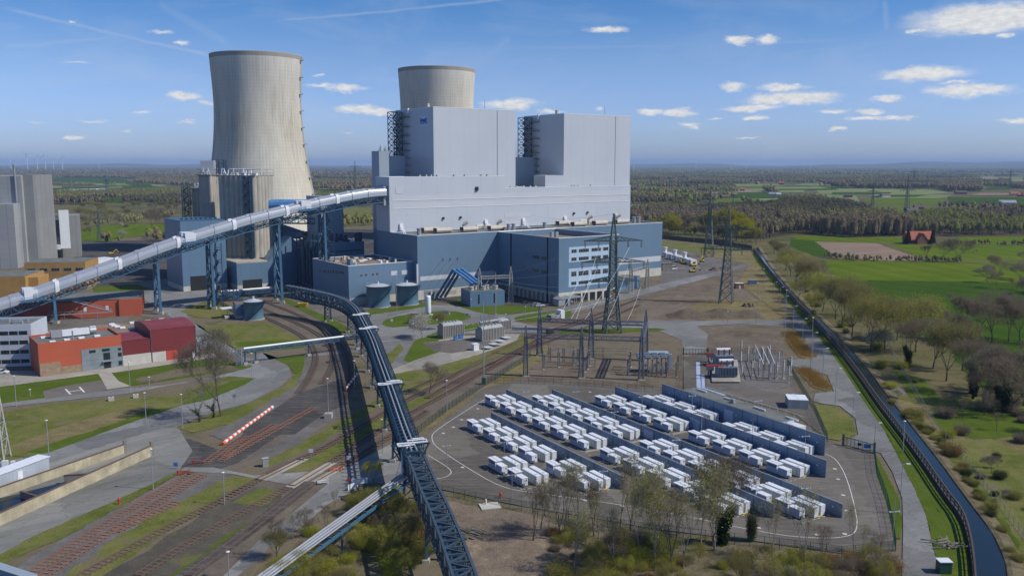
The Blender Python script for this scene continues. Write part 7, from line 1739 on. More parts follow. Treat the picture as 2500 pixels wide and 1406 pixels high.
for i in range(14): p = RN(-187+i*2.75, n5+8.7); q.beam((*p, 3.8), (*p, 4.8), .06); q.beam((*p, 4.8), (*RN(-187+(i+1)*2.75, n5+8.7), 4.8), .06); p = RN(-187+i*2.75, n5+3.4); 
for k in range(4): p = RN(-185+k*11, n5+6.5); q.beam((*p, 4.1), (*RN(-181+k*11, n5+6.5), 4.1), .35)
q.obj('railing', 'white_metal', fr2)
def pipeline(pts, w, m, label):
    r = root('duct_line', pts[0], label, 'duct'); MB().path([Vector(p) for p in pts], w, 4).obj('duct', m, r); 
    q = MB(); 
    for p in pts: q.beam((p[0], p[1], 0), p, .2)
    q.obj('leg', 'galv', r)
line('channel_cover', [(1704,885),(1706,948),(1760,968),(1800,985)], 1.3, 'cabinet_side', 0); line('channel_cover', [(1716,915),(1717,948),(1770,966)], 1.0, 'cabinet_side', 0)
# ================================================================ vehicles
def car(c, an, label, m='car_white', L=4.5, van=False):
    r = root('car', (*c, 0), label, 'car' if not van else 'van', None, an); W = 1.85; Hb = .95 if not van else 1.2; Ht = 1.5 if not van else 2.3
    sec = [(-L/2, .35), (-L/2, Hb-.1), (-L/2+.2, Hb), (L*.18, Hb+.02), (L/2-.1, Hb-.2), (L/2, .55), (L/2, .35)] if not van else [(-L/2, .35), (-L/2, Hb), (L*.36, Hb), (L/2, Hb-.2), (L/2, .35)]
    def ext(sec, w0, w1, nm, mm):
        n = len(sec); vs = [(x, s*(w0 if z < Hb else w1)/2, z) for s in (-1, 1) for x, z in sec]; MB().add(vs, [tuple(range(n)), tuple(range(n, 2*n))[::-1]]+[(i, n+i, n+(i+1) % n, (i+1) % n) for i in range(n)]).obj(nm, mm, r, local=True)
    ext(sec, W, W, 'body', m); cab = [(-L/2+.25, Hb), (-L/2+.55, Ht-.06), (L*.08, Ht-.06), (L*.24, Hb)] if not van else [(-L/2, Hb), (-L/2, Ht-.08), (L*.26, Ht-.08), (L*.40, Hb)]
    n = 4; vs = [(x, s*(W/2-(.02 if z <= Hb else .16)), z) for s in (-1, 1) for x, z in cab]; MB().add(vs, [(0, 1, 2, 3), (7, 6, 5, 4)]+[(i, n+i, n+(i+1) % n, (i+1) % n) for i in range(n)]).obj('windows', 'glass', r, local=True)
    MB().box(cab[1][0]+.02, cab[2][0]-.02, -W/2+.15, W/2-.15, Ht-.058, Ht).obj('car_roof', m, r, local=True)
    for x in (-L*.31, L*.31):
        for y in (-W/2+.1, W/2-.1): q = MB(); q.beam((x, y-.12, .34), (x, y+.12, .34), .68, n=14); o = q.obj('wheel', 'rubber', r, local=True); q = MB(); q.beam((x, y-.13, .34), (x, y+.13, .34), .36, n=10); q.obj('rim', 'galv', o, local=True)
    for y in (-.65, .65): MB().box(L/2-.02, L/2+.03, y-.2, y+.2, .6, .75).obj('headlight', 'white_metal', r, local=True)
    return r
car(P(1318, 748), .3, 'white car at the right of the two parked in front of the office wing'); car(P(1308, 746), .35, 'pale silver car at the left of the two parked in front of the office wing', 'galv'); car(P(1285, 741), .25, 'dark car parked in the shadow by the transformer enclosure', 'car_dark')
car(P(3, 912), .1, 'white car at the foot of the pale grey office, left edge', 'car_white'); car(P(1643, 658), .4, 'small white van on the construction ground', 'car_white', 5.2, True)
def digger(c, an, label, boom=True):
    r = root('excavator', (*c, 0), label, 'excavator', 'construction machines', an)
    for y in (-1.1, 1.1): MB().box(-1.8, 1.8, y-.3, y+.3, 0, .8).obj('track', 'rubber', r, local=True)
    MB().box(-1.7, 1.4, -1.2, 1.2, .9, 1.9).obj('body', 'yellow', r, local=True); MB().box(.2, 1.5, -1.2, 0, 1.91, 3.0).obj('cab', 'glass', r, local=True)
    q = MB(); q.beam((1.2, .4, 1.8), (3.6, .4, 4.0), .45); q.beam((3.6, .4, 4.0), (5.4, .4, 1.8), .35); q.obj('boom', 'yellow', r, local=True); q = MB(); q.box(5.0, 5.9, 0, .9, .9, 1.7); q.obj('bucket', 'dark', r, local=True)
digger(P(1669, 645), 2.6, 'yellow excavator at the left of the construction ground'); digger(P(1691, 650), .4, 'yellow excavator in the middle of the white units'); digger(P(1714, 640), 1.2, 'dark yellow excavator standing highest on the construction ground'); digger(P(1690, 665), .2, 'yellow machine lowest on the construction ground')
digger(P(272, 622), .5, 'orange digger on the ground behind the white shed at left')
lc = root('rail_vehicle', P(1343, 815), 'small yellow-fronted rail vehicle on the tracks behind the dark portal', 'vehicle'); c = P(1343, 815); MB().rbox(c, 2.6, 2.0, 1.5, .6, .5).obj('body', 'car_dark', lc); q = MB(); q.rbox((c[0]-.7, c[1]-1.1), .6, .3, .6, .6, .8); q.rbox((c[0]+.7, c[1]-.5), .6, .3, .6, .6, .8); q.obj('lamps', 'yellow', lc)
for o in lc.children:
    if o.name.startswith('body'): pass
MB().rbox(c, 2.4, 1.6, .45, .6, .05).obj('wheels', 'rubber', lc)
# white stack units beyond the hall on the right
for k, (x, y) in enumerate(((1628, 628), (1640, 632), (1652, 635), (1664, 639), (1676, 642), (1688, 646))):
    r = root('cooling_unit', P(x, y), ORD[k]+' white unit of the row beyond the right end of the hall', 'equipment', 'white units beyond the hall end'); c = P(x, y); MB().rbox(c, 5, 6, 3.4, .4, .2).obj('body', 'container_white', r); q = MB()
    for i in range(5): q.rbox((c[0]-2+i, c[1]-2.9+i*.35), .15, .4, 2.8, .4, .4)
    q.obj('grille', 'louvre', r)
    if k % 2 == 0: q = MB(); q.lathe((c[0]-1, c[1]+2), [(1.3, 3.6), (1.3, 6.5), (1.7, 6.6), (1.7, 7.3)], 12); q.obj('cowl', 'white_metal', r)
r = root('site_hut', P(1628, 660), 'brown-grey site hut by the right end of the hall', 'building'); c = P(1626, 660); MB().rbox(c, 7, 4, 4.5, .3, .1).obj('wall', 'concrete_dark', r); MB().rbox(c, 7.4, 4.4, .2, .3, 4.61).obj('roof', 'roof_felt', r)
power_transformer(P(1590, 672), 1.3, .5, 'black and grey transformer at the right corner of the hall', 'greyblock')
tb2 = root('transformer_house', P(1530, 690), 'blue walled transformer enclosure right of the big dark green tower', 'building'); a, b = P(1512, 712), P(1563, 702); pbox(tb2, 'wall', a, b, 10, 0, 6.6, 'blue_plain'); pbox(tb2, 'roof', a, b, 10, 6.61, 6.7, 'roof_felt', .3)
portal([P(1540, 716), P(1580, 705)], 2.2, 0, 12.5, 11.4, 'pale lattice portal right of the big dark green tower', 'gantry_pale', 8, 8, 4.0, th=.17)
pbk = root('brick_kiosk', P(1804, 704), 'small dark brick kiosk with a pale roof rim beside the canal road', 'building'); c = P(1804, 704); MB().rbox(c, 4.4, 3.6, 2.8, 0.05, 0).obj('wall', 'house_brick', pbk); MB().rbox(c, 4.8, 4.0, .25, .05, 2.81).obj('roof', 'concrete_pale', pbk); MB().rbox((c[0], c[1]-1.82), .9, .06, 1.9, .05, .05).obj('door', 'white_metal', pbk)
r = root('site_container', P(1836, 694), 'dark blue container near the brick kiosk', 'container'); c = P(1836, 694); MB().rbox(c, 4.6, 2.4, 2.3, .0, .05).obj('body', 'louvre', r); MB().rbox(c, 4.7, 2.5, .1, 0, 2.36).obj('roof', 'blue_wall', r)
# earth heaps
def heap(px, w, d, h, an, name='earth_mound'):
    c = P(*px); mb = MB(); nx, ny = 26, 8; vs = []; r = random.Random(w)
    for j in range(ny+1):
        for i in range(nx+1):
            u, v = i/nx*2-1, j/ny*2-1; k = max(0, 1-abs(u)**6)*max(0, 1-v*v); x, y = u*w/2+r.uniform(-.3, .3), v*d/2; z = h*k*(.8+.2*math.sin(u*9+r.random()))-.05
            vs.append((c[0]+x*math.cos(an)-y*math.sin(an), c[1]+x*math.sin(an)+y*math.cos(an), z))
    mb.add(vs, [(j*(nx+1)+i, j*(nx+1)+i+1, (j+1)*(nx+1)+i+1, (j+1)*(nx+1)+i) for j in range(ny) for i in range(nx)]); struct(mb.obj(name, 'dirt_heap', smooth=True))
heap((1745, 772), 44, 14, 3.6, .02); heap((1827, 748), 6, 5, 1.8, 0); heap((1760, 660), 16, 8, 2.4, .2); heap((1700, 628), 22, 8, 2.0, .1)
lg = root('log_pile', P(1135, 1300), 'small pile of cut logs on the cleared ground', 'log pile'); q = MB(); rr = random.Random(4); c = P(1130, 1300)
for i in range(22): a = rr.uniform(-.3, .5); x, y = c[0]+rr.uniform(-2, 2), c[1]+rr.uniform(-1.6, 1.6); q.beam((x, y, .3+rr.random()*.5), (x+3*math.cos(a), y-2.4, .3+rr.random()*.4), .2, n=6)
q.obj('logs', 'bark_pale', lg)
lg2 = root('timber_heap', P(2310, 1330), 'heap of grey timber beside the canal road at the lower right', 'timber heap'); q = MB(); c = P(2308, 1335)
for i in range(26): a = rr.uniform(0, 3.1); x, y = c[0]+rr.uniform(-1.6, 1.6), c[1]+rr.uniform(-1.6, 1.6); q.beam((x, y, .1+rr.random()*.7), (x+2.4*math.cos(a), y+2.4*math.sin(a), .1+rr.random()*.7), .16)
q.obj('planks', 'bark_pale', lg2)
dm = root('waste_container', P(2303, 1395), 'tall green container with a white rim at the lower right', 'container'); c = P(2303, 1398); MB().rbox(c, 2.0, 1.6, 2.2, 0, 0).obj('body', 'green_box' if False else 'green_fence', dm); MB().rbox(c, 2.2, 1.8, .12, 0, 2.21).obj('rim', 'white_metal', dm)
# ================================================================ trees
def skeleton(seed, h, trunk_f, spread, up, depth, kids, lean=0.0, wob=.25, r0=None):
    r = random.Random(seed); segs = []; tips = []
    r0 = r0 or h*.017
    def grow(p, d, L, rad, k):
        n = 2 if k < depth else 1
        for i in range(n):
            d = (d+Vector((r.gauss(0, wob), r.gauss(0, wob), r.gauss(0, wob*.5)))*.35).normalized(); q = p+d*(L/n); segs.append((p, q, rad, rad*.8, k)); p = q; rad *= .8
            if k == depth or i == 0 and k > 0: 
                if k >= max(2, depth-3): tips.append((p, d, k))
        if k >= depth: return
        m = kids[k] if k < len(kids) else 3; a0 = r.uniform(0, 6.28)
        for j in range(m):
            a = a0+6.283*j/m+r.uniform(-.5, .5); t = spread*(.75+r.random()*.5)*(1 if j else .45)
            side = Vector((math.cos(a), math.sin(a), 0)); side = (side-d*side.dot(d)).normalized(); nd = (d*math.cos(t)+side*math.sin(t)+Vector((0, 0, up if k else up*.4))).normalized()
            grow(p, nd, L*(r.uniform(1.3, 1.7) if k == 0 else r.uniform(.6, .8)), rad*r.uniform(.6, .78), k+1)
    grow(Vector((0, 0, 0)), Vector((lean, 0, 1)).normalized(), h*trunk_f, r0, 0)
    zm = max(t[0].z for t in tips); f = h/zm
    segs = [(a*f, b*f, ra, rb, k) for a, b, ra, rb, k in segs]; tips = [(a*f, d, k) for a, d, k in tips]; return segs, tips
def bulk(name, V, Fc, mats, mi, parent):
    me = bpy.data.meshes.new(name); V = np.asarray(V, dtype=np.float32); Fc = np.asarray(Fc, dtype=np.int32); k = Fc.shape[1]
    me.vertices.add(len(V)); me.vertices.foreach_set('co', V.ravel()); me.loops.add(Fc.size); me.loops.foreach_set('vertex_index', Fc.ravel())
    me.polygons.add(len(Fc)); me.polygons.foreach_set('loop_start', np.arange(len(Fc), dtype=np.int32)*k)
    for m in mats: me.materials.append(MATS[m])
    if mi is not None: me.polygons.foreach_set('material_index', mi)
    me.update(calc_edges=True); o = bpy.data.objects.new(name, me); scn.collection.objects.link(o)
    if parent is not None: o.parent = parent
    return o
def slivers(rs, P0, D, L, W):
    """thin triangles: base at P0 pointing along D"""
    n = len(P0); rnd = rs.normal(size=(n, 3)); S = np.cross(D, rnd); S /= np.linalg.norm(S, axis=1, keepdims=True)+1e-9
    V = np.empty((n, 3, 3)); V[:, 0] = P0-S*W[:, None]/2; V[:, 1] = P0+S*W[:, None]/2; V[:, 2] = P0+D*L[:, None]; return V.reshape(-1, 3)
def make_tree(name, seed, h, trunk_f, spread, up, depth, kids, wood, twig, leaf=None, nl=0, ls=.25, twigs=6, tl=1.4, tw=.05, lr=1.2, wob=.25, ivy=0, lean=0.0, label='', drop=0.0):
    segs, tips = skeleton(seed, h, trunk_f, spread, up, depth, kids, lean, wob)
    r = root(name, (0, 0, 0), label, 'tree'); rs = np.random.RandomState(seed)
    t = MB(); c = MB()
    for a, b, ra, rb, k in segs: (t if k <= 1 else c).beam(a, b, ra*2, rb*2, n=6 if k <= 1 else 3)
    t.obj('trunk', wood, r, local=True); o = c.obj('limbs', wood, r, local=True)
    T = np.array([p[0][:] for p in tips]); D = np.array([p[1][:] for p in tips]); n = len(T); rep = np.repeat(np.arange(n), twigs)
    d = D[rep]*.8+rs.normal(size=(len(rep), 3))*.75; d[:, 2] += up*1.2-drop; d /= np.linalg.norm(d, axis=1, keepdims=True); L = tl*rs.uniform(.5, 1.3, len(rep)); p0 = T[rep]+rs.normal(size=(len(rep), 3))*.12
    V1 = slivers(rs, p0, d, L, np.full(len(rep), tw)); rep2 = np.repeat(np.arange(len(rep)), 3); q0 = p0[rep2]+d[rep2]*(L[rep2]*rs.uniform(.3, 1, len(rep2)))[:, None]
    d2 = d[rep2]*.6+rs.normal(size=(len(rep2), 3))*.7; d2[:, 2] += up-drop; d2 /= np.linalg.norm(d2, axis=1, keepdims=True); L2 = tl*.55*rs.uniform(.5, 1.2, len(rep2)); V2 = slivers(rs, q0, d2, L2, np.full(len(rep2), tw*.7))
    V = np.concatenate([V1, V2]); mi = np.zeros(len(V)//3, dtype=np.int32); mats = [twig]
    if leaf and nl:
        e = q0+d2*L2[:, None]; rep3 = rs.randint(0, len(e), nl); c0 = e[rep3]+rs.normal(size=(nl, 3))*lr*.3; dd = rs.normal(size=(nl, 3)); dd /= np.linalg.norm(dd, axis=1, keepdims=True); V3 = slivers(rs, c0, dd, ls*rs.uniform(.6, 1.5, nl), ls*rs.uniform(.6, 1.2, nl)); mats.append(leaf)
        V = np.concatenate([V, V3]); mi = np.concatenate([mi, np.ones(nl, dtype=np.int32)])
    bulk('crown', V, np.arange(len(V)).reshape(-1, 3), mats, mi if len(mats) > 1 else None, r)
    if ivy:
        low = [s for s in segs if s[4] <= 1 and s[1].z < h*.45] or segs[:2]; k = rs.randint(0, len(low), ivy); A_ = np.array([low[i][0][:] for i in k]); B_ = np.array([low[i][1][:] for i in k]); f = rs.uniform(0, 1, ivy)[:, None]
        c0 = A_+(B_-A_)*f+rs.normal(size=(ivy, 3))*.32; dd = rs.normal(size=(ivy, 3)); dd /= np.linalg.norm(dd, axis=1, keepdims=True); V4 = slivers(rs, c0, dd, .3*rs.uniform(.6, 1.5, ivy), .28*rs.uniform(.6, 1.2, ivy)); bulk('ivy', V4, np.arange(len(V4)).reshape(-1, 3), ['leaf_ivy'], None, r)
    return r
def make_conifer(name, h, label):
    r = root(name, (0, 0, 0), label, 'tree'); rs = np.random.RandomState(5); t = MB(); t.beam((0, 0, 0), (0, 0, h), .4, .08, n=6); t.obj('trunk', 'bark', r, local=True); n = 5200
    z = h*(.08+.92*rs.uniform(0, 1, n)**1.3); R = (h-z)*.24+.25; a = rs.uniform(0, 6.28, n); q = R*np.sqrt(rs.uniform(.15, 1, n)); c0 = np.stack([q*np.cos(a), q*np.sin(a), z], 1); d = np.stack([np.cos(a), np.sin(a), -.25+rs.normal(size=n)*.3], 1); d /= np.linalg.norm(d, axis=1, keepdims=True)
    V = slivers(rs, c0, d, .9*rs.uniform(.4, 1.1, n), .35*rs.uniform(.5, 1.2, n)); bulk('crown', V, np.arange(len(V)).reshape(-1, 3), ['leaf_dark'], None, r); return r
def make_shrub(name, seed, h, w, leaf, twig, label, nl=5600, ls=.16, nt=420):
    r = root(name, (0, 0, 0), label, 'shrub'); rs = np.random.RandomState(seed); a = rs.uniform(0, 6.28, nt); R = w*.25*np.sqrt(rs.uniform(0, 1, nt)); p0 = np.stack([R*np.cos(a), R*np.sin(a), np.zeros(nt)], 1)
    d = np.stack([np.cos(a)*.5, np.sin(a)*.5, np.ones(nt)], 1)+rs.normal(size=(nt, 3))*.3; d /= np.linalg.norm(d, axis=1, keepdims=True); L = h*rs.uniform(.5, 1.1, nt); V1 = slivers(rs, p0, d, L, np.full(nt, .09)); o = bulk('stems', V1, np.arange(len(V1)).reshape(-1, 3), [twig], None, r)
    k = rs.randint(0, nt, nl); c0 = p0[k]+d[k]*(L[k]*rs.uniform(.35, 1.05, nl))[:, None]+rs.normal(size=(nl, 3))*.45; c0[:, 2] = np.abs(c0[:, 2]); dd = rs.normal(size=(nl, 3)); dd /= np.linalg.norm(dd, axis=1, keepdims=True)
    V = slivers(rs, c0, dd, ls*rs.uniform(.6, 1.4, nl), ls*rs.uniform(.4, 1.0, nl)); bulk('foliage', V, np.arange(len(V)).reshape(-1, 3), [leaf], None, r); return r
TP = {}
def proto(k, r): TP[k] = [r, False]
proto('bare', make_tree('bare_tree', 11, 14, .22, .62, .16, 5, [4, 3, 3, 3, 3], 'bark', 'twig_brown', twigs=5, tl=1.3, tw=.06))
proto('bare2', make_tree('bare_tree', 23, 14, .26, .55, .22, 5, [3, 4, 3, 3, 3], 'bark', 'twig_grey', twigs=5, tl=1.3, tw=.06))
proto('poplar', make_tree('bare_tree', 31, 18, .3, .36, .35, 5, [3, 3, 3, 3, 3], 'bark', 'twig_brown', twigs=6, tl=1.5, tw=.06))
proto('spring', make_tree('budding_tree', 41, 11, .2, .6, .18, 5, [4, 3, 3, 3, 2], 'bark', 'twig_brown', 'leaf_spring', 9000, .14, 4, 1.1))
proto('olive', make_tree('budding_tree', 47, 10, .2, .6, .2, 5, [4, 3, 3, 3, 2], 'bark', 'twig_brown', 'leaf_olive', 9000, .14, 4, 1.1))
proto('lime', make_tree('budding_tree', 53, 12, .18, .5, .25, 5, [4, 3, 3, 3, 2], 'bark', 'twig_brown', 'leaf_lime', 9500, .16, 4, 1.1))
proto('yellow', make_tree('budding_tree', 59, 13, .15, .5, .2, 5, [4, 4, 3, 3, 2], 'bark', 'twig_brown', 'leaf_yellow', 9000, .4, 3, 1.1))
proto('birch', make_tree('birch_tree', 61, 11, .42, .38, .15, 4, [4, 4, 3, 3], 'bark_pale', 'twig_grey', 'leaf_lime', 2400, .16, 7, 1.3, .045, drop=.25))
proto('sapling', make_tree('sapling', 67, 9, .55, .3, .3, 4, [3, 3, 3, 2], 'bark_pale', 'twig_grey', 'leaf_lime', 350, .14, 4, .9, .035, wob=.15))
proto('sapling2', make_tree('sapling', 71, 10, .5, .33, .3, 4, [3, 3, 3, 2], 'bark', 'twig_brown', None, 0, .14, 5, 1.0, .04, wob=.15))
proto('ivy', make_tree('ivy_tree', 73, 12, .3, .5, .2, 5, [3, 3, 3, 3, 2], 'bark', 'twig_brown', None, 0, twigs=6, ivy=4200))
proto('gnarly', make_tree('bare_tree', 79, 12, .34, .62, .12, 5, [3, 3, 2, 3, 2], 'bark', 'twig_brown', None, 0, twigs=4, tl=.9, tw=.04, wob=.45, ivy=900))
proto('tall', make_tree('bare_tree', 83, 17, .3, .5, .25, 5, [3, 2, 3, 3, 2], 'bark', 'twig_brown', None, 0, twigs=4, tl=1.0, tw=.045, wob=.5, ivy=700))
proto('blossom', make_tree('blossom_tree', 89, 6, .2, .6, .15, 4, [4, 4, 4, 3], 'bark', 'twig_grey', 'blossom', 4200, .2, 4, .8))
proto('conifer', make_conifer('conifer', 12, ''))
proto('shrub', make_shrub('shrub', 91, 2.6, 4.5, 'leaf_olive', 'twig_brown', ''))
proto('shrubg', make_shrub('shrub', 92, 3.0, 4.5, 'leaf_lime', 'twig_brown', '', 6500))
proto('shrubb', make_shrub('shrub', 93, 2.4, 4.5, 'twig_brown', 'twig_grey', '', 4200, .17, 1300))
proto('shrubr', make_shrub('shrub', 94, 2.4, 4.0, 'leaf_rust', 'twig_brown', '', 5200))
proto('shrubd', make_shrub('shrub', 95, 3.2, 4.0, 'leaf_ivy', 'twig_brown', '', 6500, .18))
tr = random.Random(12)
def plant(k, p, sc, label, group=None, rz=None):
    pr = TP[k]; s = sc*tr.uniform(.93, 1.07); s = (s, s, s*tr.uniform(.95, 1.05)); rz = tr.uniform(0, 6.28) if rz is None else rz
    if not pr[1]:
        pr[1] = True; r = pr[0]; r.location = (*p, 0); r.scale = s; r.rotation_euler = (0, 0, rz)
        for a in ('label', 'group'):
            if a in r.keys(): del r[a]
        r['label'] = label
        if group: r['group'] = group
        return r
    r = dup(pr[0], p, rz, label, s)
    if 'group' in r.keys(): del r['group']
    if group: r['group'] = group
    return r
HT = {'bare':14,'bare2':14,'poplar':18,'spring':11,'olive':10,'lime':12,'yellow':13,'birch':11,'sapling':9,'sapling2':10,'ivy':12,'gnarly':12,'tall':17,'blossom':6,'conifer':12,'shrub':2.6,'shrubg':3,'shrubb':2.4,'shrubr':2.4,'shrubd':3.2}
def plant_px(k, bx, by, ty, label, group=None, rz=None):
    p = P(bx, by); h = zat(*p, ty); return plant(k, p, h/HT[k], label, group, rz)
# named individual trees
o = plant_px('bare2', 540, 1016, 812, 'tallest gnarled bare tree with ivy at its foot, by the lawn road')
o.scale = (o.scale[0]*.72, o.scale[1]*.72, o.scale[2]); plant_px('tall', 521, 1020, 905, 'bare tree in the middle of the three leaning ones by the lawn road')
plant_px('tall', 487, 1030, 930, 'short ivy-footed bare tree left of the three by the lawn road', rz=2.0)
plant_px('blossom', 1031, 825, 775, 'white blossoming tree by the road in front of the plant')
plant_px('olive', 1072, 805, 765, 'young green tree right of the white blossoming one on the island')
plant_px('bare2', 1048, 960, 885, 'single bare tree on grass between the rails right of the dark conveyor')
plant_px('shrubb', 1016, 790, 770, 'small brown shrub on the grass island')
o = plant_px('birch', 1600, 1395, 1150, 'green birch leaning before the lower container rows', rz=.5); o.scale = (o.scale[0]*.62, o.scale[1]*.62, o.scale[2])
plant_px('ivy', 1765, 1330, 1130, 'ivy-covered tree with a light green crown in front of the container rows')
o = plant_px('birch', 1745, 1345, 1165, 'light green tree beside the ivy-covered one at the lower centre right')
o = plant_px('shrubd', 1834, 1320, 1255, 'dark evergreen column of ivy at the lower fence of the container yard'); o.scale = (.5, .5, 1.9)
o.scale = (o.scale[0]*.8, o.scale[1]*.8, o.scale[2])
plant_px('blossom', 2150, 860, 805, 'white blossoming tree on the far bank of the canal')
for i, (x, b, t) in enumerate(((1302,1320,1180),(1320,1295,1165),(1340,1310,1205),(1367,1320,1160),(1378,1300,1155),(1417,1310,1150),(1450,1310,1180),(1462,1315,1200),(1515,1290,1130),(1538,1300,1160),(1560,1350,1190),(1610,1380,1180),(1640,1400,1185),(1668,1390,1200),(1712,1335,1230),(1740,1335,1240),(1886,1370,1240),(1965,1400,1225),(2010,1390,1290),(2085,1350,1240),(2105,1350,1280),(675,1360,1270),(716,1320,1260),(752,1300,1260),(818,1240,1195),(1400,1400,1250),(1500,1400,1260),(2140,1390,1300))):
    plant_px('sapling' if i % 3 else 'sapling2', x, b, t, 'slender young tree with thin bare stem before the container yard' if x > 1200 else 'slender young tree between the lower left road and the silver pipes', 'slender young trees before the container yard' if x > 1200 else 'slender young trees by the silver pipes')
def scatter(n, px, kinds, label, group, hmin, hmax, dmin=3.0):
    poly = [P(*q) for q in px]; xs = [p[0] for p in poly]; ys = [p[1] for p in poly]; got = []; tries = 0
    def inside(x, y):
        c = False; j = len(poly)-1
        for i in range(len(poly)):
            if (poly[i][1] > y) != (poly[j][1] > y) and x < (poly[j][0]-poly[i][0])*(y-poly[i][1])/(poly[j][1]-poly[i][1])+poly[i][0]: c = not c
            j = i
        return c
    while len(got) < n and tries < n*60:
        tries += 1; x, y = tr.uniform(min(xs), max(xs)), tr.uniform(min(ys), max(ys))
        if not inside(x, y) or any((x-a)**2+(y-b)**2 < dmin**2 for a, b in got): continue
        got.append((x, y)); k = tr.choice(kinds); h = tr.uniform(hmin, hmax)
        if k.startswith('shrub'): h = min(h, tr.uniform(1.0, 2.8))
        plant(k, (x, y), h/HT[k], label, group)
# foreground thickets
scatter(34, [(700,1330),(790,1255),(890,1190),(985,1195),(1040,1230),(1075,1300),(1080,1470),(560,1500)], ['spring','olive','spring','lime','bare','shrubg','shrub','sapling2'], 'spring-green tree or bush in the thicket left of the open conveyor', 'thicket left of the open conveyor', 3.5, 6.5, 2.4)
scatter(40, [(640,1390),(790,1270),(900,1210),(1030,1250),(1080,1400),(1060,1500),(600,1500)], ['shrubg','shrub','shrubg','shrubr'], 'low yellow-green bush in the undergrowth left of the open conveyor', 'undergrowth left of the open conveyor', 2, 3.6, 1.5)
scatter(16, [(850,1235),(905,1165),(985,1190),(1060,1290),(1060,1400),(900,1400)], ['shrubg','shrub','lime','shrubg'], 'low green bush beside the silver pipes and open conveyor', 'low bushes beside the silver pipes', 2.5, 5, 1.6)
scatter(44, [(1380,1335),(1600,1350),(1880,1375),(2060,1395),(2190,1400),(2200,1500),(1380,1520)], ['bare','spring','olive','birch','sapling2','lime','spring','shrubg'], 'tree or bush in the thicket along the bottom edge', 'thicket along the bottom edge', 3, 5.5, 2.2)
scatter(62, [(1350,1300),(1500,1310),(1880,1350),(2100,1375),(2200,1385),(2200,1480),(1350,1480)], ['shrubg','shrub','shrubg','shrubr','shrubb','olive'], 'low bush at the bottom edge below the container yard', 'low bushes along the bottom edge', 2, 4, 1.6)
scatter(7, [(2080,1370),(2190,1370),(2200,1460),(2060,1460)], ['shrubr','bare'], 'rust-brown bush by the canal road at the bottom', 'rust-brown bushes by the canal road', 3, 5, 2)
for i, (a, b) in enumerate((((1925,815),(1950,850)), ((1952,850),(1975,872)), ((1965,905),(2010,950)))):
    mb = MB(); rr = random.Random(i); A0, B0 = P(*a), P(*b)
    for k in range(1500): t = rr.random(); w = rr.gauss(0, 1.4); x, y = A0[0]+(B0[0]-A0[0])*t+w, A0[1]+(B0[1]-A0[1])*t+rr.gauss(0, 1.5); h = rr.uniform(1, 2.2); dx = rr.uniform(-.4, .4); mb.add([(x, y, 0), (x+.12, y, 0), (x+dx, y, h)], [(0, 1, 2)])
    tag(mb.obj('reeds', 'reed'), None, None, None, 'stuff'); bpy.context.scene.collection.objects[-1] if False else None
for o in [o for o in scn.collection.objects if o.name.startswith('reeds')]: o['label'] = {'reeds': 'farther patch of orange-brown dry reeds beside the canal road', 'reeds.001': 'short reed patch in the middle beside the canal road', 'reeds.002': 'nearer patch of orange-brown dry reeds beside the canal road'}[o.name]; o['category'] = 'reeds'
# east bank and fields
EB = 'trees on the east bank of the canal'
for k, bx, by, ty in [('spring',2125,860,735),('olive',2160,850,720),('ivy',2215,895,790),('bare',2278,900,775),('olive',2310,930,800),('poplar',2350,905,770),('ivy',2375,960,820),('spring',2235,860,740),('olive',2080,820,700),('olive',2055,800,690),('olive',2190,830,735),('spring',2130,820,720),('ivy',2440,990,850),('bare',2490,960,830),('bare2',2400,990,860),('lime',2008,760,670),('spring',1990,740,672),('olive',2040,780,690),('spring',2062,772,690),('olive',1965,715,640),('lime',1945,690,625),('spring',1930,675,612),('bare',1975,700,630),('olive',1905,640,590),('bare2',1918,660,600),('olive',1890,620,585),('spring',1950,730,680),('lime',1985,770,720),('bare',2470,1010,880),('ivy',2455,1005,870),('bare2',2520,1000,850)]:
    plant_px(k, bx, by, ty, 'tree on the grassy east bank between the canal and the green fields', EB)
for i, x in enumerate((2352,2385,2422,2462,2490,2530)): plant_px('poplar' if i % 3 == 0 else 'bare', x, 832+(i % 2)*2, 725+(i*7) % 12, 'bare tree of the row standing between the two dark green fields', 'row of bare trees between the dark green fields')
for k, x, b, t in (('bare', 2300, 637, 590), ('poplar', 2258, 636, 595), ('bare', 2335, 638, 580)): plant_px(k, x, b, t, {2300: 'bare round tree on the hedge line left of centre', 2258: 'narrow bare tree on the hedge line by the ploughed field', 2335: 'widest bare tree on the hedge line beside the light green field'}[x])
scatter(36, [(1945,755),(2010,840),(2100,900),(2200,1010),(2270,1060),(2360,1080),(2300,960),(2200,880),(2080,770),(1990,700),(1925,650)], ['shrub','shrubg','shrubg','shrubb','blossom','shrub'], 'bush on the east bank of the canal', 'bushes on the east bank of the canal', 2, 4, 2.6)
scatter(34, [(2380,690),(2430,660),(2540,640),(2700,660),(2700,740),(2460,735)], ['bare','bare2','olive','bare','shrubb'], 'tree of the grove at the right edge beside the light green field', 'grove at the right edge', 7, 11, 4)
scatter(12, [(2320,1110),(2420,1090),(2560,1160),(2600,1300),(2480,1250),(2400,1200)], ['shrub','shrubd','shrubb','shrubr','bare2'], 'bush in the rough ground right of the canal', 'bushes in the rough ground right of the canal', 1.5, 4, 2.5)
scatter(30, [(2380,940),(2520,930),(2600,1080),(2480,1080),(2340,1030)], ['shrubb','bare2','sapling2','shrubb','ivy'], 'bare tree or bush of the dense copse at the right', 'dense copse at the right', 4, 8, 2.5)
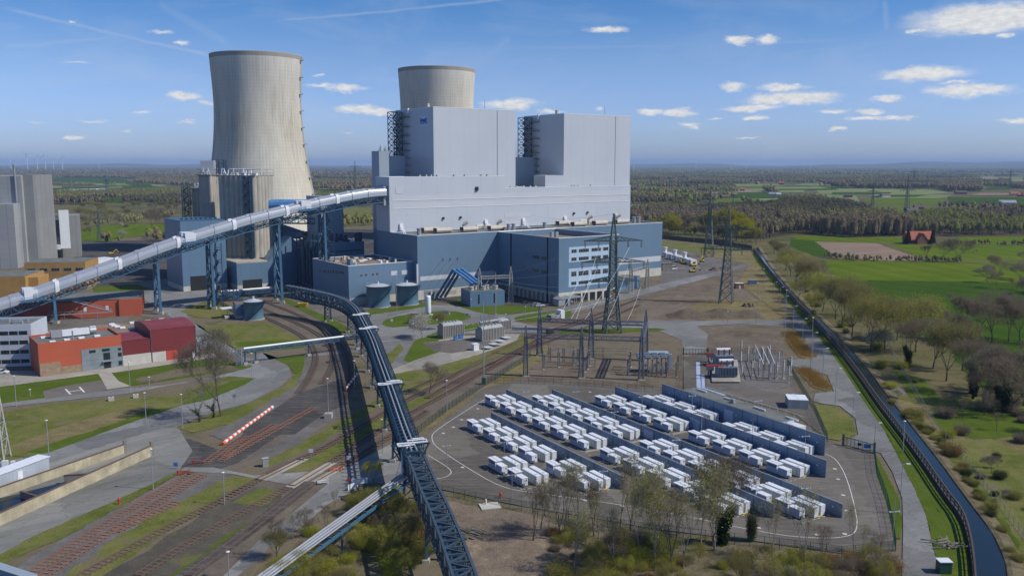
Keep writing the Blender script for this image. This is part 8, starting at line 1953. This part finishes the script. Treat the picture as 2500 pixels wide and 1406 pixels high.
scatter(34, [(2200,1010),(2310,1110),(2400,1250),(2480,1390),(2500,1390),(2420,1240),(2330,1110),(2220,1005)], ['shrub','shrubd','shrub'], 'low bush along the wire fence right of the canal', 'low bushes along the wire fence', 1, 1.6, 1.4)
# left meadow trees
scatter(44, [(190,500),(300,495),(440,500),(440,555),(300,560),(190,600)], ['olive','bare','spring','bare2','olive','shrub'], 'tree of the meadow wood behind the old grey plant buildings', 'meadow wood behind the old buildings', 8, 13, 9)
for x, b, t, k in ((370,560,515,'bare'), (295,556,545,'blossom'), (308,554,548,'shrubb'), (375,572,563,'shrubd'), (297,582,563,'blossom')): plant_px(k, x, b, t, 'lone '+{'bare': 'round bare tree on the pale meadow', 'blossom': 'pale small tree at x on the meadow'.replace(' at x', (' nearer the wall' if x == 297 else ' farther out')), 'shrubb': 'stumpy brown bush on the pale meadow', 'shrubd': 'dark green bush at the lower edge of the meadow'}[k])
scatter(84, [(1560,572),(1620,575),(1700,585),(1800,594),(1845,606),(1860,590),(1800,560),(1640,552)], ['yellow','olive','bare','spring','bare2','yellow','bare','poplar'], 'tree of the belt behind the dark wall, some bright yellow-green', 'tree belt behind the dark wall', 9, 14, 4)
for x, b, t in ((1627,580,528),(1812,592,538),(1797,588,530),(1745,585,522),(1765,586,520),(2110,562,540)): plant_px('yellow', x, b, t, 'bright yellow-green round tree '+{1627:'just right of the hall end',1812:'at the right end of the tree belt',1797:'second from the right end of the belt',1745:'behind the paler lattice tower',1765:'between the two far lattice towers',2110:'in front of the poplar wood on the right'}[x])
# ================================================================ woods far off (uncountable masses)
def wood(px, spacing, hmin, hmax, mats, name, label, seed, trunk='bark', tri=34, dens=None, fl=1.0, zr=.45, zs=.95, hgt=None):
    rs = np.random.RandomState(seed); poly = np.array([P(*q) for q in px]); x0, y0 = poly.min(0); x1, y1 = poly.max(0); n = int((x1-x0)*(y1-y0)/spacing**2)
    X = rs.uniform(x0, x1, n); Y = rs.uniform(y0, y1, n); ins = np.zeros(n, bool); j = len(poly)-1
    for i in range(len(poly)):
        a, b = poly[i], poly[j]; cnd = ((a[1] > Y) != (b[1] > Y)) & (X < (b[0]-a[0])*(Y-a[1])/(b[1]-a[1]+1e-9)+a[0]); ins ^= cnd; j = i
    if dens is not None:
        f = np.sin(X/dens[0]+seed)+np.sin(Y/dens[1]+seed*2)+np.sin((X+Y)/dens[0]*1.7)+np.sin(Y/dens[1]*.37+X/dens[0]*.23)*1.2; ins &= f > dens[2]
    if spacing >= 8:
        for fp in FIELDS:
            fa = np.array(fp)
            if fa[:, 0].max() < x0 or fa[:, 0].min() > x1 or fa[:, 1].max() < y0 or fa[:, 1].min() > y1: continue
            c_ = np.zeros(n, bool); j = len(fa)-1
            for i in range(len(fa)):
                a, b = fa[i], fa[j]; c_ ^= ((a[1] > Y) != (b[1] > Y)) & (X < (b[0]-a[0])*(Y-a[1])/(b[1]-a[1]+1e-9)+a[0]); j = i
            ins &= ~c_
    X, Y = X[ins], Y[ins]; n = len(X)
    if n == 0: return
    Hh = rs.uniform(hmin, hmax, n)*(1+.12*np.sin(X/37)*np.sin(Y/53)); Wd = Hh*rs.uniform(.3, .45, n)*fl
    rep = np.repeat(np.arange(n), tri); m = len(rep); a = rs.uniform(0, 6.28, m); ph = np.arccos(rs.uniform(-1, 1, m)); rr_ = rs.uniform(.6, 1.2, m)**.5
    c0 = np.stack([X[rep]+Wd[rep]*.5*rr_*np.sin(ph)*np.cos(a), Y[rep]+Wd[rep]*.5*rr_*np.sin(ph)*np.sin(a), Hh[rep]*(zr+(zs-zr)*(.5+.5*rr_*np.cos(ph)))], 1)
    dd = rs.normal(size=(m, 3)); dd[:, 2] = np.abs(dd[:, 2])*1.3; dd /= np.linalg.norm(dd, axis=1, keepdims=True); s = Hh[rep]*rs.uniform(.05, .12, m)*(34/tri)**.5; V = slivers(rs, c0, dd, s*1.5, s*.8)
    tb_ = np.stack([X, Y, np.zeros(n)], 1); up = np.zeros((n, 3)); up[:, 2] = 1; up[:, :2] = rs.normal(size=(n, 2))*.04; VT = slivers(rs, tb_, up, Hh*.85, Hh*.045)
    # merged canopy: a low uneven dome inside every crown, colours running in patches
    K = 6; an_ = np.arange(K)*6.283/K; ci = 1.0 if tri <= 34 else .72
    def ring(rf, zf):
        jr = rs.uniform(.75, 1.2, (n, K)); return np.stack([X[:, None]+Wd[:, None]*rf*ci*jr*np.cos(an_), Y[:, None]+Wd[:, None]*rf*ci*jr*np.sin(an_), Hh[:, None]*(zf+rs.uniform(-.05, .05, (n, K)))], 2)
    R0, R1, R2 = ring(.42, zr-.12), ring(.62, zr+.12), ring(.4, .5+zs*.32); AP = np.stack([X, Y, Hh*zs*.94], 1); tris_ = []
    for i in range(K):
        j = (i+1) % K
        for a, b in ((R0, R1), (R1, R2)): tris_ += [np.stack([a[:, i], a[:, j], b[:, j]], 1), np.stack([a[:, i], b[:, j], b[:, i]], 1)]
        tris_.append(np.stack([R2[:, i], R2[:, j], AP], 1))
    VD = np.stack(tris_, 1).reshape(-1, 3); nd_ = len(tris_)
    pn = np.sin(X/61+seed)+np.sin(Y/97+seed*3)+np.sin((X-Y)/143+seed)+rs.normal(size=n)*.55; mt = np.clip(((pn+2.6)/5.2*len(mats)).astype(int), 0, len(mats)-1)
    mi = np.concatenate([mt[rep], np.full(n, len(mats)), np.repeat(mt, nd_)]).astype(np.int32); V = np.concatenate([V, VT, VD])
    o = bulk(name, V, np.arange(len(V)).reshape(-1, 3), mats+[trunk], mi, None); tag(o, label, 'wood', None, 'stuff'); return n
B3 = ['far_brown','far_brown','far_mix','far_dark']; M3 = ['far_mix','far_olive','far_brown','far_dark']
wood([(1940,568),(2080,580),(2230,575),(2160,548),(2080,520),(1970,500),(1900,505),(1900,560)], 6.5, 17, 22, B3, 'woodland', 'tall bare poplar wood right of centre', 1, tri=110, fl=.7, zr=.3)
wood([(1540,552),(1640,556),(1860,585),(1940,570),(1900,508),(1830,512),(1700,520),(1540,528)], 7, 12, 17, B3, 'woodland', 'dark brown wood behind the plant on the right', 2, tri=80)
wood([(2230,575),(2330,578),(2560,570),(2700,575),(2700,520),(2560,520),(2300,530),(2180,545)], 8, 10, 15, M3, 'woodland', 'grey-brown wood behind the red-roofed farmhouse', 3, tri=70)
wood([(1540,500),(1700,500),(1820,505),(1900,470),(1800,440),(1540,440)], 11, 10, 16, M3, 'woodland', 'mixed village trees right behind the plant', 4, tri=22, dens=(90, 130, -.6))
wood([(1540,440),(1900,470),(2000,462),(2500,460),(2900,455),(2900,436),(1540,424)], 17, 12, 18, M3, 'woodland', 'distant mixed trees on the plain at the right', 5, tri=12, dens=(160, 300, -.5))
wood([(2100,474),(2400,468),(2380,450),(2100,446),(2000,452)], 10, 16, 20, B3, 'woodland', 'long dark brown wood on the plain', 6, tri=16)
wood([(2430,462),(2700,462),(2700,440),(2440,442)], 11, 14, 18, B3, 'woodland', 'dark wood at the far right edge', 7, tri=14)
wood([(1960,482),(2480,482),(2700,482),(2700,520),(2300,515),(2060,505)], 14, 8, 14, M3, 'woodland', 'hedges and farm trees on the pale fields', 8, tri=26, dens=(55, 75, 1.3))
wood([(1540,424),(3000,436),(3000,410),(1540,409)], 48, 14, 22, M3, 'woodland', 'farthest belt of trees under the hills at the right', 9, tri=7, dens=(420, 900, -1.0), fl=2.2)
wood([(-500,432),(520,432),(800,430),(930,430),(930,409),(-500,409)], 46, 16, 26, B3, 'woodland', 'farthest belt of dark woods at the left', 10, tri=7, dens=(420, 700, -1.4), fl=2.2)
wood([(330,452),(440,455),(930,470),(930,432),(60,430),(-300,430),(-300,436),(330,438)], 12, 14, 20, B3, 'woodland', 'dark brown woods on the plain at the left', 11, tri=14, dens=(130, 260, -1.2))
wood([(-300,500),(180,500),(440,500),(930,505),(930,478),(440,470),(180,474),(-300,474)], 9, 9, 14, M3, 'woodland', 'olive and brown scrub woodland at the left', 12, tri=30, dens=(50, 60, -1.4))
wood([(180,600),(200,560),(420,500),(440,560),(410,590)], 11, 7, 11, M3, 'woodland', 'olive scrub around the pale meadow', 13, tri=34, dens=(26, 30, .9))
wood([(770,480),(905,485),(905,552),(790,560)], 9, 8, 12, M3, 'woodland', 'olive wood seen between the cooling tower and the hall', 14, tri=30, dens=(30, 40, .2))
wood([(60,452),(240,453),(330,456),(330,451),(60,449)], 14, 8, 12, M3, 'woodland', 'thin hedge line across the far green fields at left', 15, tri=14)
wood([(2010,632),(2120,640),(2180,640),(2350,642),(2350,637),(2100,634),(2010,626)], 3.5, 2.5, 5, M3, 'hedge', 'hedge between ploughed strip and light green field', 16, tri=22)
wood([(2300,600),(2700,604),(2700,598),(2330,596)], 5, 3, 6, M3, 'hedge', 'hedge along the lane right of the farmhouse', 17, tri=20)
# ================================================================ farms and houses
def house(p, L, W_, h, rh, an, wallm, roofm, label, group=None):
    r = root('house', (*p, 0), label, 'house', group, an); MB().box(-L/2, L/2, -W_/2, W_/2, 0, h).obj('wall', wallm, r, local=True)
    e = .5; vs = [(s*(L/2+e), y, z) for s in (-1, 1) for y, z in ((-W_/2-e, h-.2), (0, h+rh), (W_/2+e, h-.2), (0, h-.1))]
    MB().add(vs, [(0, 1, 5, 4), (1, 2, 6, 5), (0, 3, 2, 1), (4, 5, 6, 7), (0, 4, 7, 3), (3, 7, 6, 2)]).obj('roof', roofm, r, local=True)
    if not group:
        for i in range(int(L/3)): MB().box(-L/2+1.2+i*3, -L/2+2.2+i*3, -W_/2-.05, -W_/2-.002, 1, 2.3).obj('window', 'glass', r, local=True)
    q = MB(); q.box(L*.2, L*.2+.8, -.4, .4, h+rh-1, h+rh+.9); q.obj('chimney', 'house_brick', r, local=True); return r
hf = house(P(2240, 594), 22, 11, 3.6, 7, .03, 'house_brick', 'roof_red', 'farmhouse with a big red tiled roof and a cross gable between dark conifers')
g3_ = MB(); vs = [(x, y, z) for y in (-9, -1) for x, z in ((-4.5, 0), (4.5, 0), (4.5, 3.4), (0, 9), (-4.5, 3.4))]; g3_.add(vs, [(0, 1, 2, 3, 4), (9, 8, 7, 6, 5), (0, 5, 6, 1), (1, 6, 7, 2), (4, 9, 5, 0)]).obj('gable_wing', 'house_brick', hf, local=True)
g4 = MB(); g4.face([(-5, -9.4, 3.1), (0, -9.4, 9.4), (0, 0, 9.4), (-5, 0, 3.1)]); g4.face([(0, -9.4, 9.4), (5, -9.4, 3.1), (5, 0, 3.1), (0, 0, 9.4)]); g4.obj('gable_roof', 'roof_red', hf, local=True)
for x, l in ((2216, 'dark conifer left of the red-roofed farmhouse'), (2276, 'dark conifer right of the red-roofed farmhouse')): plant_px('conifer', x, 596, 562, l)
for (x, y), L, w, m, rm, lb in [((2055,494),26,12,'house_brick','roof_dark','brown barn beside pale fields right of centre'),((2070,482),18,10,'house_brick','roof_dark','dark farmhouse behind the brown barn'),((2160,482),20,10,'house_white','roof_dark','long low farm building on the pale fields'),((2225,520),18,10,'house_white','roof_dark','white and dark farmhouse amid the green strip'),((2242,512),14,8,'house_brick','roof_dark','small barn beside the white and dark farmhouse'),
    ((2475,477),16,11,'house_white','roof_red','white house with red roof at the right edge of the plain'),((2493,480),14,10,'house_brick','roof_red','red-roofed barn next to the white house at the right edge'),((2458,500),26,14,'house_white','galv','pale barn with a light roof at the right edge'),((2455,520),30,10,'house_brick','roof_red','long orange-roofed stable at the right edge'),((1770,485),16,10,'house_brick','roof_dark','dark farmhouse left of the small green field'),
    ((1812,466),12,9,'house_brick','roof_red','red-roofed house among trees'),((1885,478),14,9,'house_white','galv','white barn near the right end of the small green field'),((1900,479),10,8,'house_white','galv','smaller white barn next to the other'),((1600,484),14,9,'house_brick','roof_red','red brick house right of the plant'),((1612,483),12,9,'house_white','roof_dark','house with a dark roof right of the red brick one'),((1750,433),14,10,'house_white','roof_red','distant house with orange roof in the woods'),((2015,452),40,10,'house_white','roof_red','far long red-roofed hall'),((2345,474),24,12,'house_brick','roof_dark','dark-roofed farm behind the tall bare clump')]:
    house(P(x, y), L, w, 4, 4, tr.uniform(-.4, .4), m, rm, lb)
for i in range(34):
    x, y = tr.uniform(1560, 2480), tr.uniform(424, 452); house(P(x, y), 16, 11, 5, 5, tr.uniform(0, 3), tr.choice(['house_white','house_brick']), tr.choice(['roof_red','roof_dark','roof_red']), 'tiny distant house among the trees of the plain', 'tiny distant houses on the plain')
for i in range(12):
    x, y = tr.uniform(775, 900), tr.uniform(428, 455); house(P(x, y), 14, 10, 5, 5, tr.uniform(0, 3), tr.choice(['house_white','house_brick']), 'roof_red', 'tiny distant house seen between cooling tower and hall', 'tiny distant houses behind the plant')
for i, (x, b, t) in enumerate(((1725,498,470),(1590,520,497),(1660,512,488),(1950,498,478),(2415,572,548),(2345,568,545),(2040,570,545))):
    plant_px('yellow' if i % 2 else 'olive', x, b, t, ['pale olive tree in the village trees','yellow-green tree right of the hall end, behind','olive tree in front of the village','yellow-green tree by the small green field','olive garden tree right of the red-roofed farmhouse','yellow-green garden tree right of the red-roofed farmhouse','olive tree at the edge of the poplar wood'][i]) if TP['yellow' if i % 2 else 'olive'][1] is not None else None
# far lattice towers
for i, (x, b, t, m) in enumerate(((868,468,392,'pylon_grey'),(112,465,418,'pylon_grey'),(174,470,416,'pylon_grey'),(262,478,432,'pylon_grey'),(243,588,505,'pylon_green'),(2130,505,445,'pylon_grey'),(2213,520,430,'pylon_grey'),(2230,460,410,'pylon_grey'),(2465,455,410,'pylon_grey'),(2262,462,428,'pylon_grey'),(1634,470,430,'pylon_grey'),(1790,505,470,'pylon_green'))):
    p = P(x, b); h = zat(*p, t); hv(p, h, [(h*.80, h*.20), (h*.62, h*.26)], ['lattice tower standing tall between the cooling tower and the hall','far lattice tower leftmost of the group behind the old plant','second far lattice tower from the left','third far lattice tower from the left','dark lattice tower behind the old grey buildings','left one of the far lattice towers on the pale fields','tallest far lattice tower before the green strip','small distant lattice tower above the long brown wood','far lattice tower at the right edge','slim far lattice tower above the farm trees','small lattice tower in the woods just right of the plant','dark lattice tower before the woods in the middle right'][i], tr.uniform(-.4, .4), m, max(3, h*.11), max(.2, h*.007) if b > 490 else .3)
for k, (r_, u_) in TP.items():
    if not u_:
        for o in list(r_.children)+[r_]: bpy.data.objects.remove(o)
# wind turbines
def turbine(p, h, R, a0, label, w=1.0):
    r = root('wind_turbine', (*p, 0), label, 'wind turbine', 'wind turbines on the horizon'); MB().beam((0, 0, 0), (0, 0, h), 5*w, 3*w, n=10).obj('mast', 'white_metal', r, local=True); MB().box(-2*w, 2*w, -5*w, 3*w, h-1.5*w, h+2.5*w).obj('nacelle', 'white_metal', r, local=True); q = MB()
    for k in range(3):
        a = a0+k*2.0944; q.beam((0, -6*w, h), (R*math.cos(a), -6*w, h+R*math.sin(a)), 3.2*w, .8*w)
    q.obj('rotor', 'white_metal', r, local=True); return r
for i, (x, b, t, w) in enumerate(((67,407,378,1.6),(91,407,387,1.6),(111,410,378,1.6),(152,408,386,1.5),(130,406,392,1.2),(26,406,392,1.1),(242,406,395,1.0),(1547,415,398,1.6),(1785,410,396,1.0),(1822,410,397,1.0),(1980,418,412,.9),(1700,406,400,.9))):
    y = 9000.0; p = ((x-1250)/F*y*CP, y); h = zat(*p, t); turbine(p, max(60, h), max(60, h)*.42, .3+i*.7, ['leftmost large','second large','third and tallest','fourth large','small distant','faint leftmost','faint distant left','first distant','thin distant','thin distant next','tiny far','faint far'][i]+' white wind turbine '+['on the left horizon','on the left horizon','on the left horizon','on the left horizon','between the large ones at left','at the left edge','left of the cooling tower','beside the right boiler house','on the right horizon','right of the thin one','in the right woods','near the plant on the right horizon'][i], w)
# solar roofs strip far left
sr = root('solar_field', P(155, 470), 'flat pale roofs of a far depot at the left', 'building'); q = MB(); a, b = P(60, 474), P(245, 470); q.rbox(((a[0]+b[0])/2, (a[1]+b[1])/2+30), math.dist(a, b), 60, 8, math.atan2(b[1]-a[1], b[0]-a[0]), 0); q.obj('hall', 'house_white', sr)
# ================================================================ air
hz = MB(); hz.box(-26000, 26000, -300, 24000, -1.0, 175.0)
mh_ = bpy.data.materials.new('haze_air'); mh_.use_nodes = True; N = NT(mh_.node_tree); o_ = N.n('ShaderNodeOutputMaterial'); v_ = N.n('ShaderNodeVolumePrincipled')
v_.inputs['Color'].default_value = (.45, .66, 1.0, 1); v_.inputs['Density'].default_value = 6e-5; v_.inputs['Anisotropy'].default_value = 0.0; N.t.links.new(v_.outputs[0], o_.inputs['Volume'])
MATS['haze_air'] = mh_; ho = hz.obj('haze', 'haze_air'); ho['kind'] = 'stuff'
